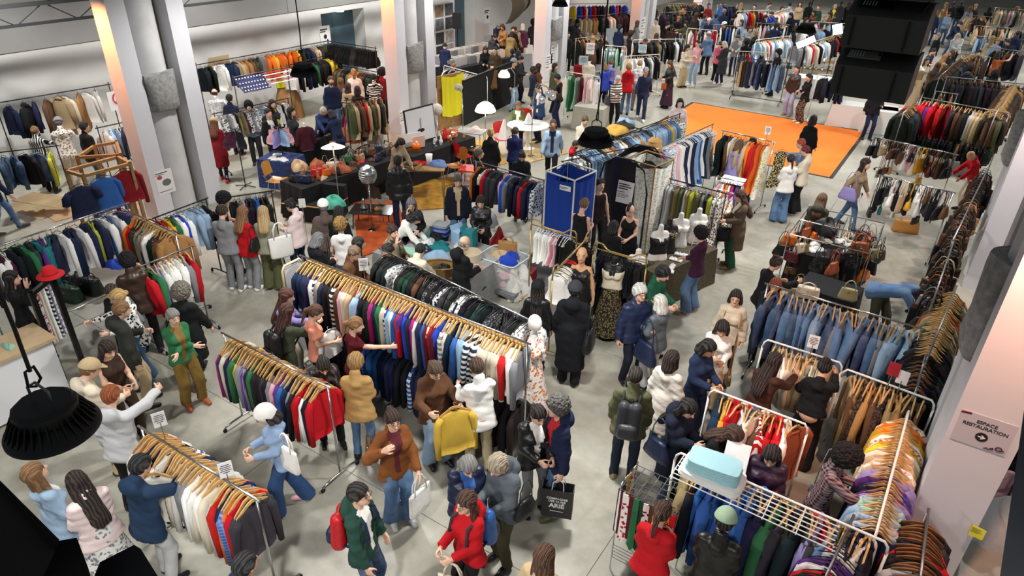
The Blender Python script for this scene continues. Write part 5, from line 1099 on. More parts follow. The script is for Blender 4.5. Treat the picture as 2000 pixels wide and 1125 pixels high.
# record stall
p(868, 83, 178, 'in navy sweater before the poster wall', 'sweater', '232b50', 'jeans', 'nv', 'short', 'bk', 'reachlow', h=1.76)
p(886, 124, 150, 'with ginger hair low behind the record boxes', 'sweater', 'br', 'jeans', 'bk', 'short', 'b0662c', 'stand', h=1.35)
for (x, y, f, ph, top, tc, hair, hc, ps) in (
    (969, 41, 30, 'in navy jacket and pale shirt behind the record tables', 'jacket', 'nv', 'short', GR, 'reachlow'), (983, 45, -30, 'in tan coat with brown hair behind the record tables', 'jacket', 'tn', 'bob', '5b4030', 'hold'), (957, 65, 130, 'in dark checked shirt at the record tables', 'shirt', 'ch', 'short', 'bk', 'reachlow'),
    (996, 61, 160, 'in ochre coat at the record tables', 'coat', 'kh', 'bob', 'bk', 'reachlow'), (1012, 48, -30, 'in beige blazer over black at the record tables', 'jacket', '8d8068', 'short', 'db', 'reachlow'), (1021, 46, 170, 'with white hair in plum coat', 'coat', 'pd', 'bob', 'ccc6bb', 'stand'),
    (948, 88, 0, 'in black coat with scarf carrying a clear bag', 'coat', 'bk', 'long', '4a3527', 'hold'), (967, 91, -20, 'in brown coat beside the red box', 'coat', '4a3a24', 'short', '2a1d18', 'stand'), (960, 120, 175, 'in brown sweater seen from behind by the blouse rail', 'sweater', '6a4a2c', 'short', '32241c', 'reachlow'),
    (1001, 95, 170, 'in dark navy jacket between record tables and pillar', 'jacket', '1c2233', 'short', 'bk', 'stand'), (1012, 98, 150, 'in black coat with black hair near third pillar', 'coat', 'bk', 'bob', 'bk', 'stand'), (1042, 38, 190, 'in black coat with dark curls far by the white wall', 'coat', 'bk', 'afro', 'bk', 'stand'), (1002, 52, 10, 'in black between ochre coat and beige blazer', 'jacket', 'bk', 'short', 'bk', 'stand')):
    p(x, y, f, ph, top, tc, 'jeans', 'bk', hair, hc, ps, h=1.74, fem=hair in ('bob', 'long'))
# beyond the orange carpet
p(1133, 110, 160, 'with brown hair and red scarf at the floral dress rack', 'jacket', 'dr', 'jeans', 'bk', 'short', '5b4030', 'hold', h=1.70)
p(1151, 108, 165, 'in long cream coat at the floral dress rack', 'long', 'cr', 'jeans', 'bk', 'short', '2c2019', 'hold', h=1.78)
a = p(1184, 122, -140, 'in bright blue jacket with light brown hair', 'jacket', 'rb', 'jeans', 'nv', 'bob', '8c6a48', 'hold', h=1.70, tf='satin')
tote(a, 'r', 'rb', 'hobo', who='in the bright blue jacket', scale=1.2)
p(1193, 115, 160, 'in lavender jacket behind the bright blue one', 'jacket', 'lv', 'jeans', 'bk', 'short', '7a5b3c', 'hold', h=1.74)
a = p(1206, 145, 18, 'with white hair in cream striped sweater and black trousers', 'sweater', 'br', 'trousers', 'bk', 'short', 'dcdce0', 'hold', tf='stripe', fem=True, h=1.70)
tote(a, 'r', 'ch', 'hobo', who='in the cream striped sweater', scale=1.3)
p(1229, 124, 178, 'in bright red hooded jacket and blue jeans', 'jacket', 'rd', 'jeans', 'dn', 'mid', 'a5825a', 'hold', fem=True, h=1.74, hood=True)
a = p(1250, 118, 175, 'in pale jacket with pale backpack at the white shirts', 'jacket', 'lg', 'trousers', 'gy', 'short', 'a58a66', 'reach', h=1.76); backpack(a, 'lg', 'at the white shirts')
p(1262, 131, 5, 'in grey cap and navy tracksuit walking towards the carpet', 'jacket', '232e4e', 'trousers', '232e4e', 'short', GR, 'walk', hat='cap', hatc='gy', h=1.76, shoes='wh', skin='m')
a = p(1313, 116, -50, 'with long curly hair in black leather jacket and plum dress', 'jacket', 'bk', 'maxi', '3a2432', 'verylong', '5a3f2d', 'hold', fem=True, h=1.70, tf='leather'); tote(a, 'l', 'rs', 'paper', what='rust paper bag held by the person in the plum dress', shoulder=False, scale=.6)
p(1282, 65, 172, 'with very long brown hair in olive coat at the blazers', 'coat', '4a4234', 'jeans', 'bk', 'verylong', '4a2e22', 'reach', fem=True, h=1.72)
p(1258, 73, 60, 'with shaved head among the dark blazers', 'jacket', 'db', 'jeans', 'bk', 'buzz', 'db', 'hold', h=1.74, skin='t')
p(1340, 85, 60, 'in cream top and beige wide trousers facing arms-folded shopper', 'shirt', 'cr', 'wide', 'b8a682', 'long', '2a1d18', 'hold', fem=True, h=1.68)
p(1365, 77, -30, 'in pink sleeves and black vest with arms folded', 'tee', 'pk', 'jeans', 'ld', 'short', '281d18', 'cross', h=1.80, shoes='wh')
p(1388, 62, -150, 'in grey cap and denim shirt by the jersey rack', 'jacket', 'dn', 'trousers', 'bk', 'short', GR, 'reach', hat='cap', hatc='lg', h=1.78, tf='denim')
p(1407, 79, 150, 'in pink sweater and black trousers', 'sweater', 'd8627f', 'trousers', 'bk', 'short', '6b4a38', 'hold', fem=True, h=1.68, shoes='wh')
p(1419, 80, -130, 'with white-blonde hair in dark coat beside pink sweater', 'coat', 'ch', 'jeans', 'nv', 'bob', 'd8cfb8', 'hold', fem=True, h=1.72, shoes='wh')
p(1443, 66, -10, 'in grey jacket holding up a pink printed record sleeve', 'jacket', 'gy', 'jeans', 'nv', 'short', '3a2a22', 'hold', h=1.72)
p(1460, 76, 170, 'with dark hair and white cap behind the jeans rack', 'jacket', 'bk', 'jeans', 'bk', 'curly', 'bk', 'hold', hat='cap', hatc='wh', h=1.70)
p(1421, 42, -80, 'in white cap and black headphones', 'jacket', 'bk', 'jeans', 'bk', 'short', 'bk', 'reach', hat='cap', hatc='wh', h=1.76)
p(1450, 38, -60, 'in pale blue sweater with brown hair', 'sweater', 'lb', 'jeans', 'dn', 'long', '5c4030', 'stand', fem=True, h=1.70)
p(1378, 28, 120, 'with arm raised in blue jacket at the jersey rack', 'jacket', 'dn', 'jeans', 'bk', 'short', '4a352a', 'up', h=1.74)
p(1386, 35, -20, 'in white cap at the jersey rack', 'jacket', 'nv', 'jeans', 'bk', 'short', 'db', 'stand', hat='cap', hatc='wh', h=1.70)
p(1399, 27, 175, 'in denim shirt seen from behind near the fifth pillar', 'shirt', 'dn', 'jeans', 'bk', 'short', 'bk', 'stand', tf='denim', h=1.78)
for (x, y, f, ph, top, tc, hair, hc, ps) in (
    (1492, 28, 120, 'in black jacket with dark hair reaching into far rack', 'jacket', 'bk', 'short', 'db', 'reach'), (1507, 21, 40, 'in black jacket behind the bald olive jacket', 'jacket', 'bk', 'short', 'bk', 'hold'), (1517, 31, 165, 'with bald head in olive jacket', 'jacket', '54553a', 'ring', '5a4a3c', 'reach'), (1548, 23, -40, 'with dark hair in black leather jacket, arms forward', 'jacket', 'bk', 'bob', 'bk', 'hold'),
    (1543, 5, 175, 'in pale denim shirt near the top edge', 'shirt', 'ld', 'short', 'bk', 'reach'), (1564, 3, 0, 'in beige jacket near the top edge', 'jacket', 'bg', 'long', '3c2a22', 'stand'), (1583, 3, 170, 'in black jacket near the top edge', 'jacket', 'bk', 'short', 'bk', 'stand'), (1592, 18, -30, 'in rust brown jacket near the lit rack', 'jacket', '5a3526', 'bob', 'bk', 'hold'), (1600, 9, -20, 'in dark green top near the lit rack', 'sweater', 'dg', 'bun', '4a352a', 'stand'),
    (1632, 7, 10, 'with blonde hair and yellow top near the loudspeakers', 'jacket', 'ch', 'bob', 'd3c39a', 'hold'), (1575, 34, 60, 'with pale face peering over the lit rack', 'jacket', 'bk', 'bob', 'db', 'stand'), (1523, 96, -60, 'with dark curls in black jacket behind the jeans rack', 'jacket', 'bk', 'curly', '2c1f18', 'stand'),
    (1645, 2, 160, 'in dark coat just left of the loudspeakers', 'coat', 'ch', 'short', 'db', 'stand'), (1500, 3, 90, 'in grey sweater by the far rainbow rack', 'sweater', 'gy', 'short', 'db', 'reach'), (1475, 8, -20, 'in dark jacket by the far rainbow rack', 'jacket', 'db', 'short', 'bk', 'stand'), (1528, 12, 30, 'in black coat near the far wooden hangers', 'coat', 'bk', 'long', 'bk', 'stand')):
    p(x, y, f, ph, top, tc, 'jeans', 'nv', hair, hc, ps, h=1.74, fem=hair in ('bob', 'long'), inner='ye' if 'yellow' in ph else None)
p(1559, 127, -30, 'in dark brown leather jacket and pale lilac jeans', 'jacket', '33221e', 'wide', 'a6a6c0', 'short', '3d2a20', 'pocket', fem=True, h=1.74, tf='leather', shoes='tn')
p(1583, 143, -55, 'in black track jacket with leopard print trousers', 'jacket', 'bk', 'wide', 'a97f66', 'pony', 'bk', 'cross', fem=True, h=1.66, bf='leopard', shoes='wh')
p(1590, 225, 155, 'in black sweater with dark bob on the orange carpet', 'sweater', 'bk', 'trousers', 'bk', 'bob', '241816', 'stand', fem=True, h=1.70)
p(1575, 271, -100, 'with orange hair, checked sleeves and cream body warmer', 'shirt', 'dn', 'jeans', 'dn', 'short', 'a4442c', 'reachl', fem=True, h=1.72, tf='plaid')
p(1583, 284, -105, 'with dark red hair in cream vest and black sleeves', 'jacket', 'cr', 'wide', 'bk', 'short', DR, 'hold', fem=True, h=1.72, shoes='wh')
p(1549, 302, -160, 'with black ponytail in white sweater and blue jeans', 'sweater', 'wh', 'wide', 'dn', 'pony', 'bk', 'hold', fem=True, h=1.66)
p(1476, 270, -155, 'in blue denim jacket browsing the gown rack', 'jacket', 'dn', 'jeans', 'dd', 'short', 'bk', 'reach', tf='denim', h=1.70)
p(1441, 274, 150, 'in lilac and purple top browsing the gown rack', 'sweater', 'lv', 'jeans', 'bk', 'bob', '6a4c38', 'reach', fem=True, h=1.66, tf='cloth')
a = p(1456, 369, -70, 'in brown coat with cream fleece and dark green trousers', 'coat', '5a4a3e', 'wide', '1f4a32', 'verylong', '4a3024', 'hold', fem=True, h=1.72, shoes='kh', inner='cr'); tote(a, 'l', 'bk', 'paper', what='black square bag on the arm of the person in green trousers', shoulder=False, scale=.75)
a = p(1688, 308, 70, 'in tan shearling jacket and blue jeans walking', 'jacket', '9a8468', 'jeans', 'dn', 'verylong', '2a1e1a', 'stride', fem=True, h=1.70); tote(a, 'r', 'lv', 'hobo', who='in the tan shearling jacket', scale=1.2)
p(1607, 378, 172, 'in olive hooded parka with long brown hair', 'coat', '45443a', 'jeans', 'bk', 'long', '6a4a34', 'hold', fem=True, h=1.68, hood=True)
p(1921, 291, -55, 'with bald head in red and black jacket among brown bags', 'jacket', 'rd', 'trousers', 'cr', 'bald', 'db', 'reachlow', h=1.62, skin='m')
p(1506, 500, 125, 'with brown curly bun in black top and jeans', 'sweater', 'bk', 'jeans', 'dd', 'bun', '3b2620', 'reach', fem=True, h=1.68)
p(1518, 542, 0, 'with ginger hair behind the denim jackets', 'coat', '1c222c', 'jeans', 'bk', 'bob', '8a4426', 'face', fem=True, h=1.64)
p(1375, 444, -110, 'in plum sweater and blue jeans with arms folded', 'sweater', '3c1c34', 'wide', 'dn', 'curly', '1d1512', 'cross', fem=True, h=1.70, shoes='wh')
# corset stall
p(1172, 347, 30, 'in black corset vest with choker beside the pop-up tent', 'tank', '1e1216', 'jeans', 'bk', 'short', '33241c', 'hip', h=1.80)
p(1138, 387, 150, 'with bleached and black hair in black strappy top', 'tank', 'bk', 'jeans', 'bk', 'short', '7c6546', 'hold', h=1.74)
p(1235, 394, -20, 'with shaved sides in off-shoulder black dress', 'gown', 'bk', 'jeans', 'bk', 'mohawk', 'bk', 'hold', fem=True, h=1.70)
p(1197, 432, 160, 'with black hair in black behind the brass rack', 'jacket', 'bk', 'jeans', 'bk', 'bob', 'bk', 'hold', h=1.55)
p(1288, 514, 65, 'in green varsity jacket with white collar', 'jacket', '1d5540', 'jeans', 'bk', 'mid', 'bk', 'hold', h=1.74)
p(1250, 555, 35, 'with white hair and glasses in navy quilted vest', 'puffer', '1f2a49', 'jeans', '1c2130', 'mid', 'd8d8d4', 'bag', glasses=True, h=1.76)
a = p(1294, 578, -135, 'with white bob in grey leather jacket and white trousers', 'jacket', '5d656d', 'trousers', 'lg', 'bob', 'dedcd6', 'face', fem=True, h=1.66, tf='leather'); tote(a, 'l', 'nv', 'hobo', what='large dark slouchy bag hanging from the grey leather jacket', scale=1.35)
p(1051, 549, 170, 'in black cap with long dark curls and leather jacket', 'jacket', 'bk', 'jeans', 'bk', 'verylong', '221814', 'stand', fem=True, h=1.68, hat='cap', hatc='bk', tf='leather')
a = p(1124, 552, 168, 'in black cap and long black waxed coat', 'long', '14161b', 'cargo', 'bk', 'short', 'bk', 'stand', h=1.82, hat='cap', hatc='ch', hood=True); tote(a, 'r', 'bk', 'hobo', who='in the long black waxed coat', scale=1.3)
a = p(1440, 566, 0, 'with dark bob and glasses in cream quilted vest', 'puffer', 'c9bda8', 'jeans', 'bk', 'bob', '2a1d19', 'stand', fem=True, h=1.66, glasses=True); backpack(a, 'bg', 'in the cream quilted vest')
a = p(1414, 616, 8, 'in white blouse with dark shoulder-length hair and phone', 'shirt', 'wh', 'trousers', 'bg', 'long', '231815', 'phone', fem=True, h=1.68, skin='m'); tote(a, 'l', 'tn', 'sling', who='in the white blouse', scale=1.1)
p(1378, 656, 55, 'in navy jacket holding a black camera', 'jacket', '22304e', 'jeans', 'nv', 'bob', '15120f', 'hold', fem=True, h=1.70, skin='m')
p(1313, 687, 155, 'in white coat with dark brown bob', 'coat', 'd9d5cb', 'jeans', 'dd', 'bob', '2a1a14', 'stand', fem=True, h=1.66)
a = p(1243, 719, 178, 'in olive jacket with large grey backpack', 'jacket', '55583f', 'jeans', '20283a', 'buzz', '2c211b', 'pocket', h=1.80, shoes='kh'); backpack(a, 'ch', 'in the olive jacket', tall=1.15)
a = p(1336, 769, 55, 'in navy padded coat with long black hair looking at phone', 'coat', '1b2234', 'jeans', 'dd', 'verylong', '17120f', 'phone', fem=True, h=1.68, hood=True); tote(a, 'r', 'nv', 'hobo', who='looking at the phone', scale=1.1)
p(1399, 804, 65, 'in black top with wavy brown hair at the colourful jackets', 'sweater', 'bk', 'trousers', 'bk', 'long', '4a3226', 'reachlow', fem=True, h=1.68)
p(1515, 861, 0, 'in dark purple quilted jacket with long dark hair', 'puffer', '3a2038', 'jeans', 'bk', 'verylong', '1f1613', 'hold', fem=True, h=1.68)
a = p(1637, 866, 95, 'with black curls in burgundy checked shirt sorting shirts', 'shirt', '4a1a26', 'jeans', 'bk', 'afro', '15110f', 'reach', tf='plaid', h=1.74)
tote(a, 'l', 'gy', 'sling', who='in the burgundy checked shirt')
p(1612, 708, 178, 'in black cardigan and black trousers bending at cream blouses', 'crop', 'bk', 'wide', 'bk', 'bun', '15110f', 'reach', fem=True, h=1.70)
p(1505, 694, 150, 'with long dark hair in brown at the cream blouses', 'sweater', '4a3026', 'jeans', 'bk', 'verylong', '2a1a16', 'reach', fem=True, h=1.66)
a = p(1291, 989, 165, 'in bright red sweater beside the tie stand', 'sweater', 'rd', 'jeans', '1d2438', 'pony', '4a2c20', 'hold', fem=True, h=1.68, tf='cloth'); 
p(1418, 1007, 178, 'in pale green cap and black leather jacket', 'jacket', '141414', 'jeans', 'bk', 'short', '1a1412', 'hold', hat='cap', hatc='9fb59a', h=1.74, tf='leather')
p(1062, 1072, 150, 'with wavy brown hair cut off by the bottom edge', 'coat', 'bg', 'jeans', 'dd', 'verylong', '5a3b27', 'stand', fem=True, h=1.68)
p(470, 1087, 120, 'with dark cropped hair cut off by the bottom edge', 'jacket', 'nv', 'jeans', 'dd', 'short', 'bk', 'stand', h=1.74, skin='m')
a = p(694, 946, 62, 'in dark green hooded fleece with red backpack', 'hoodie', '24443a', 'jeans', 'dd', 'short', '1d1512', 'pocket', glasses=True, h=1.76, inner='wh'); backpack(a, 'rd', 'in the dark green fleece', 'nv')
a = p(915, 959, -50, 'in red zipped hoodie with glasses and long brown hair', 'hoodie', 'b3121c', 'trousers', 'bk', 'long', '4b2f22', 'hold', fem=True, h=1.68, glasses=True, nod=4); tote(a, 'l', 'cr', 'tote', what='cream canvas tote hanging at the side of the red hoodie', shoulder=False, scale=.9)
b2 = backpack(a, 'bl', 'in the red zipped hoodie', 'ch')
p(910, 877, 15, 'with grey bob in navy quilted jacket and blue scarf', 'puffer', '161f3e', 'jeans', 'bk', 'bob', '8e8d8b', 'hold', fem=True, h=1.64, nod=30, inner='bl')
a = p(986, 876, -45, 'with blond-grey hair in grey hooded jacket', 'hoodie', '5b636b', 'trousers', '4a4434', 'mid', 'b5a690', 'hold', h=1.72, nod=30); tote(a, 'l', 'bk', 'hobo', who='in the grey hooded jacket')
p(1046, 782, 30, 'in black leather jacket with sunglasses on dark hair', 'jacket', 'bk', 'slim', 'gy', 'lowbun', '231815', 'hold', fem=True, h=1.70, tf='leather', inner='wh')
a = p(1094, 776, -65, 'with grey hair in navy hooded jacket over red top', 'jacket', '1b2340', 'jeans', 'dn', 'curly', '77746f', 'stand', h=1.80, hood=True, inner='rd', shoes='ol')
SHOPPER = a
a = p(763, 799, 18, 'in rust suede jacket and patterned scarf', 'jacket', '7d4a24', 'wide', 'dn', 'bun', '3a2219', 'face', fem=True, h=1.72, glasses=True, shoes='lg', inner='bu', mod=dict(hr=(.22, .28, 1.45), hl=(-.16, .30, 1.0)))
tote(a, 'l', 'wh', 'tote', what='white tote bag full of brown cloth held by the rust suede jacket', shoulder=False, scale=.95); tote(a, 'r', 'br', 'hand', what='brown leather handbag hanging at the rust suede jacket')
a = p(527, 786, -85, 'in white striped headscarf, pale blue sweater and wide jeans', 'sweater', '8ba3c4', 'wide', '2c4870', 'bob', '2a1d18', 'hold', fem=True, h=1.66, hat='scarf', hatc='wh', glasses=True, tf='cloth', mod=dict(fr=(.08, -.22), fl=(-.08, .2)), shoes='pk'); tote(a, 'l', 'wh', 'tote', what='white printed tote on the back of the headscarf wearer')
YS = p(843, 696, 25, 'in brown suede jacket holding up a yellow sweater', 'jacket', '5c3d28', 'wide', 'ld', 'lowbun', '5a4434', 'hold', fem=True, h=1.72, glasses=True, mod=dict(hr=(.22, .34, 1.18), hl=(-.20, .36, 1.16), nod=25))
p(938, 709, 200, 'in white shirt and beige trousers at the long rack', 'shirt', 'wh', 'trousers', 'b5a78c', 'short', '4c3626', 'reach', h=1.76, glasses=True)
p(690, 696, 165, 'with short fair hair in tan blazer at the small rack', 'jacket', 'b8935c', 'slim', 'dn', 'mid', 'a8824e', 'hold', fem=True, h=1.70)
p(679, 619, 85, 'with long ponytail in maroon T-shirt reaching into long rack', 'tee', '5a161f', 'jeans', 'bk', 'pony', '9a7048', 'reachr', fem=True, h=1.68)
p(622, 671, 5, 'with dark bun in brown leather jacket at the small rack', 'jacket', '2b1f1c', 'jeans', 'bk', 'lowbun', '241713', 'reachlow', fem=True, h=1.66, tf='leather')
p(603, 594, 90, 'in coral T-shirt holding a white garment', 'tee', 'dd9078', 'jeans', 'bk', 'pony', '5a3b2a', 'hold', fem=True, h=1.68)
a = p(543, 599, 120, 'with auburn hair in olive jacket', 'jacket', '3d4534', 'jeans', 'dd', 'long', '4a2620', 'reach', fem=True, h=1.68, glasses=True); backpack(a, 'bk', 'in the olive jacket by the mirror')
p(541, 562, 70, 'with long auburn hair behind the mirror frame', 'sweater', 'lv', 'jeans', 'cr', 'verylong', '5a3226', 'reach', fem=True, h=1.68)
p(1745, 533, 75, 'bending in blue denim jacket over white T-shirt', 'jacket', 'dn', 'trousers', '4d4c3c', 'buzz', 'bk', 'bend', tf='denim', h=1.78, skin='d')
# right-hand crowd
for (x, y, f, ph, top, tc, bc, hair, hc, ps) in (
    (1835, 64, -60, 'with grey hair in black leather jacket near the loudspeaker', 'jacket', 'bk', 'bk', 'short', 'a8a5a0', 'stand'), (1822, 92, 60, 'in dark blue T-shirt right of the loudspeaker', 'tee', '2a3a5a', 'nv', 'short', 'bk', 'hold'), (1871, 63, 40, 'with white hair in pale grey shirt', 'shirt', 'lg', 'bk', 'short', 'c8c4bd', 'hold'), (1880, 60, -30, 'in white top beside the grey shirt', 'shirt', 'wh', 'bk', 'long', '2a1d19', 'hold'),
    (1812, 112, 30, 'in cream patterned shirt by the loudspeaker edge', 'shirt', 'cr', 'bk', 'long', '3a2a22', 'stand'), (1843, 105, 140, 'with light brown hair by the slanting jackets', 'jacket', 'tn', 'bk', 'long', '9a7048', 'reach'), (1831, 122, 160, 'with dusty pink backpack by the slanting jackets', 'jacket', 'br', 'nv', 'long', '3b2822', 'reach'), (1800, 138, 130, 'in beige coat under the loudspeaker edge', 'coat', 'bg', 'bk', 'long', 'a4855c', 'stand'),
    (1896, 128, 175, 'in grey hooded jacket and backpack before the black jackets', 'hoodie', '3e4048', 'bk', 'curly', 'bk', 'reach'), (1945, 138, 170, 'in black amid the black leather jackets', 'jacket', 'bk', 'bk', 'afro', 'bk', 'reach'), (1975, 75, -80, 'with receding hair in black blazer by the far jeans', 'jacket', 'bk', 'bk', 'short', '4c382c', 'hold'), (1951, 75, 10, 'in straw hat and pale denim by the far jeans', 'shirt', 'ld', 'dn', 'short', 'db', 'stand'),
    (1940, 70, 150, 'with blonde hair by the far jeans', 'jacket', 'bg', 'dn', 'long', 'b59a66', 'stand'), (1955, 100, 130, 'with raised arm by the black jackets', 'tee', 'rs', 'bk', 'bob', 'bk', 'up'), (1868, 38, 60, 'in navy and red jacket with grey sleeves', 'jacket', 'nv', 'dd', 'short', 'bk', 'reachlow'), (1897, 12, 165, 'in pale denim jacket near the top-right corner', 'jacket', 'ld', 'dn', 'long', '8a6a48', 'stand'),
    (1907, 8, 20, 'in brown cap near the top-right corner', 'jacket', 'db', 'bk', 'short', 'db', 'stand'), (1880, 2, 175, 'in black jacket and backpack near the top-right corner', 'jacket', 'bk', 'dd', 'short', 'db', 'stand'), (1850, 5, -40, 'with fair hair in tan vest at the top edge', 'tank', 'tn', 'dn', 'long', 'a8824e', 'stand'), (1864, 3, 170, 'in brown trousers at the top edge', 'jacket', 'ch', 'br', 'short', 'db', 'stand'), (1720, 165, 20, 'in navy trousers hidden behind the loudspeakers', 'jacket', 'bk', 'nv', 'short', 'bk', 'bag'), (1990, 60, 170, 'in dark blue jacket at the right edge', 'jacket', 'nv', 'bk', 'short', 'bk', 'stand'),
    (1245, 40, 120, 'with long hair among the dark leather jackets', 'jacket', 'gy', 'bk', 'long', '5a4632', 'stand'), (1118, 38, 160, 'in black by the leather jackets beside the third pillar', 'jacket', 'bk', 'bk', 'bob', '4a352a', 'stand'), (1130, 45, 150, 'in black with backpack by the leather jackets', 'jacket', 'bk', 'bk', 'short', 'bk', 'stand'), (1283, 35, -30, 'in cream blouse by the fourth pillar', 'shirt', 'cr', 'kh', 'short', 'bk', 'stand'), (1300, 42, 100, 'in black T-shirt by the far hanger rack', 'tee', 'bk', 'bk', 'short', 'bk', 'reach'), (1312, 48, 170, 'in brown jacket by the far hanger rack', 'jacket', 'db', 'bk', 'short', 'bk', 'reach')):
    p(x, y, f, ph, top, tc, 'jeans', bc, hair, hc, ps, h=1.73, fem=hair in ('bob', 'long'), hat='hat' if 'straw' in ph else ('cap' if 'cap near' in ph else None), hatc='tn')
# shoppers along the far aisles
k_ = 0
for (x, y, tc) in ((1110, 62, 'bk'), (1140, 60, 'ch'), (1158, 70, 'br'), (1210, 48, 'nv'), (1232, 60, 'bk'), (1325, 30, 'bk'), (1345, 40, 'ol'), (1360, 25, 'ch'), (1415, 18, 'nv'), (1432, 26, 'bk'), (1465, 50, 'gy'), (1478, 58, 'bk'), (1500, 60, 'db'), (1335, 8, 'tn'), (1352, 5, 'bk'), (1385, 6, 'dr'), (1412, 4, 'bk'), (1448, 5, 'ch'), (1515, 45, 'nv'), (1555, 52, 'bk'), (1612, 30, 'ch'), (1625, 22, 'br'), (1660, 3, 'bk'), (1830, 20, 'nv'), (1815, 35, 'bk'), (1855, 22, 'lb'), (1925, 30, 'db'), (1935, 12, 'bk'), (1962, 40, 'ch'), (1985, 12, 'gy'), (1912, 95, 'ch'), (1862, 98, 'bk')):
    hs = ('short', 'bob', 'long', 'mid', 'curly')[k_ % 5]; tp = ('jacket', 'sweater', 'coat', 'shirt')[k_ % 4]; hn = ('dark', 'brown', 'fair')[k_ % 3]
    p(x, y, (20, 160, -60, 100, 175)[(k_*7) % 5], 'in %s %s with %s %s hair, %s from left along the far aisles' % (PAL[tc][0], tp, hn, dict(short='cropped', bob='bobbed', long='long', mid='thick', curly='curly')[hs], nth(k_)), tp, tc, 'jeans', ('bk', 'dd', 'nv')[k_ % 3], hs, ('1c1512', '4a3226', '9a7a4c')[k_ % 3], ('stand', 'hold', 'reach', 'pocket')[k_ % 4], h=1.66+.03*(k_ % 5), fem=hs in ('bob', 'long'), skin='lmlt'[k_ % 4]); k_ += 1
# ---------------------------------------------------------------- furniture and goods
def T(name, loc, rz, label, cat, group=None): return empty(name, loc, rz, label, cat, group)
def ctr(x, y, z=0.): return G(x, y, z)
def drape(mb, w, d, h, amp=.03, n=48, flare=.05):
    """cloth over a table top, falling in folds"""
    per = []
    for i in range(n):
        t = i/n*4; k = int(t); f = t-k
        c = ((-1, -1), (1, -1), (1, 1), (-1, 1)); a, b = c[k], c[(k+1) % 4]
        per.append(((a[0]+(b[0]-a[0])*f)*w/2, (a[1]+(b[1]-a[1])*f)*d/2))
    vs = [(0, 0, h)]+[(x, y, h) for x, y in per]
    for z, e in ((h*.5, .5), (.01, 1.)):
        for i, (x, y) in enumerate(per):
            g = 1+(flare+amp*math.sin(i*1.9)+amp*.6*math.sin(i*3.1+1))*e
            vs.append((x*g if abs(abs(x)-w/2) < 1e-3 else x+.01*math.sin(i), y*g if abs(abs(y)-d/2) < 1e-3 else y, z))
    fs = [(0, 1+i, 1+(i+1) % n) for i in range(n)]
    for r in range(2):
        for i in range(n): j = (i+1) % n; fs.append((1+r*n+i, 1+(r+1)*n+i, 1+(r+1)*n+j, 1+r*n+j))
    return mb.add(vs, fs)
def table(px, py, w, d, h, rz, mat, label, cloth=True, at=None):
    q = G(px, py, h) if at is None else at; t = T('table', (q[0], q[1], 0), rz, label, 'table')
    B((0, 0, h-.03), (w-.02, d-.02, .035)).build('tabletop', ply, t)
    for i in (-1, 1):
        for j in (-1, 1): MB().tube([(i*(w/2-.1), j*(d/2-.1), 0), (i*(w/2-.1), j*(d/2-.1), h-.045)], .016, 6).build('leg', steel, t)
    if cloth: drape(MB(), w, d, h).build('cloth', mat, t, 'auto')
    return t, q
def tl(t, x, y, z=0.):   # point on a turned table
    r = t.rotation_euler.z; return (t.location[0]+x*math.cos(r)-y*math.sin(r), t.location[1]+x*math.sin(r)+y*math.cos(r), z)
_fold = {}
def folded(p, rz, c, label, w=.32, d=.26, h=.05, fab='cloth', group=None, n=2, name='folded_garment', cat='garment'):
    k = (round(w, 2), round(d, 2), round(h, 2), n)
    if k not in _fold:
        b = MB()
        for i in range(n):
            z = h*i/n; hh = h/n*.98; m = 10; vs = []
            for zz, s in ((0, .96), (hh*.3, 1), (hh*.75, 1), (hh, .93)):
                for j in range(m*2):
                    a = 2*math.pi*j/(m*2); cx, sy = math.cos(a), math.sin(a)
                    vs.append((w/2*s*np.sign(cx)*abs(cx)**.35, d/2*s*np.sign(sy)*abs(sy)**.35, z+zz+.003*math.sin(5*a+i)))
            q = m*2; b.add(vs, [(r*q+j, r*q+(j+1) % q, (r+1)*q+(j+1) % q, (r+1)*q+j) for r in range(3) for j in range(q)]+[tuple(range(q))[::-1], tuple(3*q+j for j in range(q))])
        _fold[k] = b.mesh('folded_garment', FAB['cloth'], 'auto')
    o = link(name, _fold[k], None, p, (0, 0, rz), colr(c), FAB[fab]); return props(o, label, cat, group)
_heap = {}
def crumple(p, rz, c, label, s=(.2, .16, .09), fab='cloth', group=None, cat='garment', name='crumpled_garment'):
    v = random.randrange(4)
    if v not in _heap:
        r = np.random.default_rng(v+50); ph = r.uniform(0, 6, 9)
        def fn(u, w):
            a = 2*math.pi*u; q = w*math.pi/2; rr = 1+.16*math.sin(3*a+ph[0])+.1*math.sin(5*a+ph[1])+.08*math.sin(9*a+ph[2]+q*3)
            return (math.cos(a)*math.cos(q)*rr, math.sin(a)*math.cos(q)*rr, math.sin(q)*(1+.25*math.sin(2*a+ph[3]))+.12*math.sin(7*a+ph[4])*math.cos(q)*w)
        _heap[v] = MB().grid(fn, 26, 6, True).mesh('crumpled_garment', FAB['cloth'], True)
    o = link(name, _heap[v], None, p, (0, 0, rz), colr(c), FAB[fab]); o.scale = s; return props(o, label, cat, group)
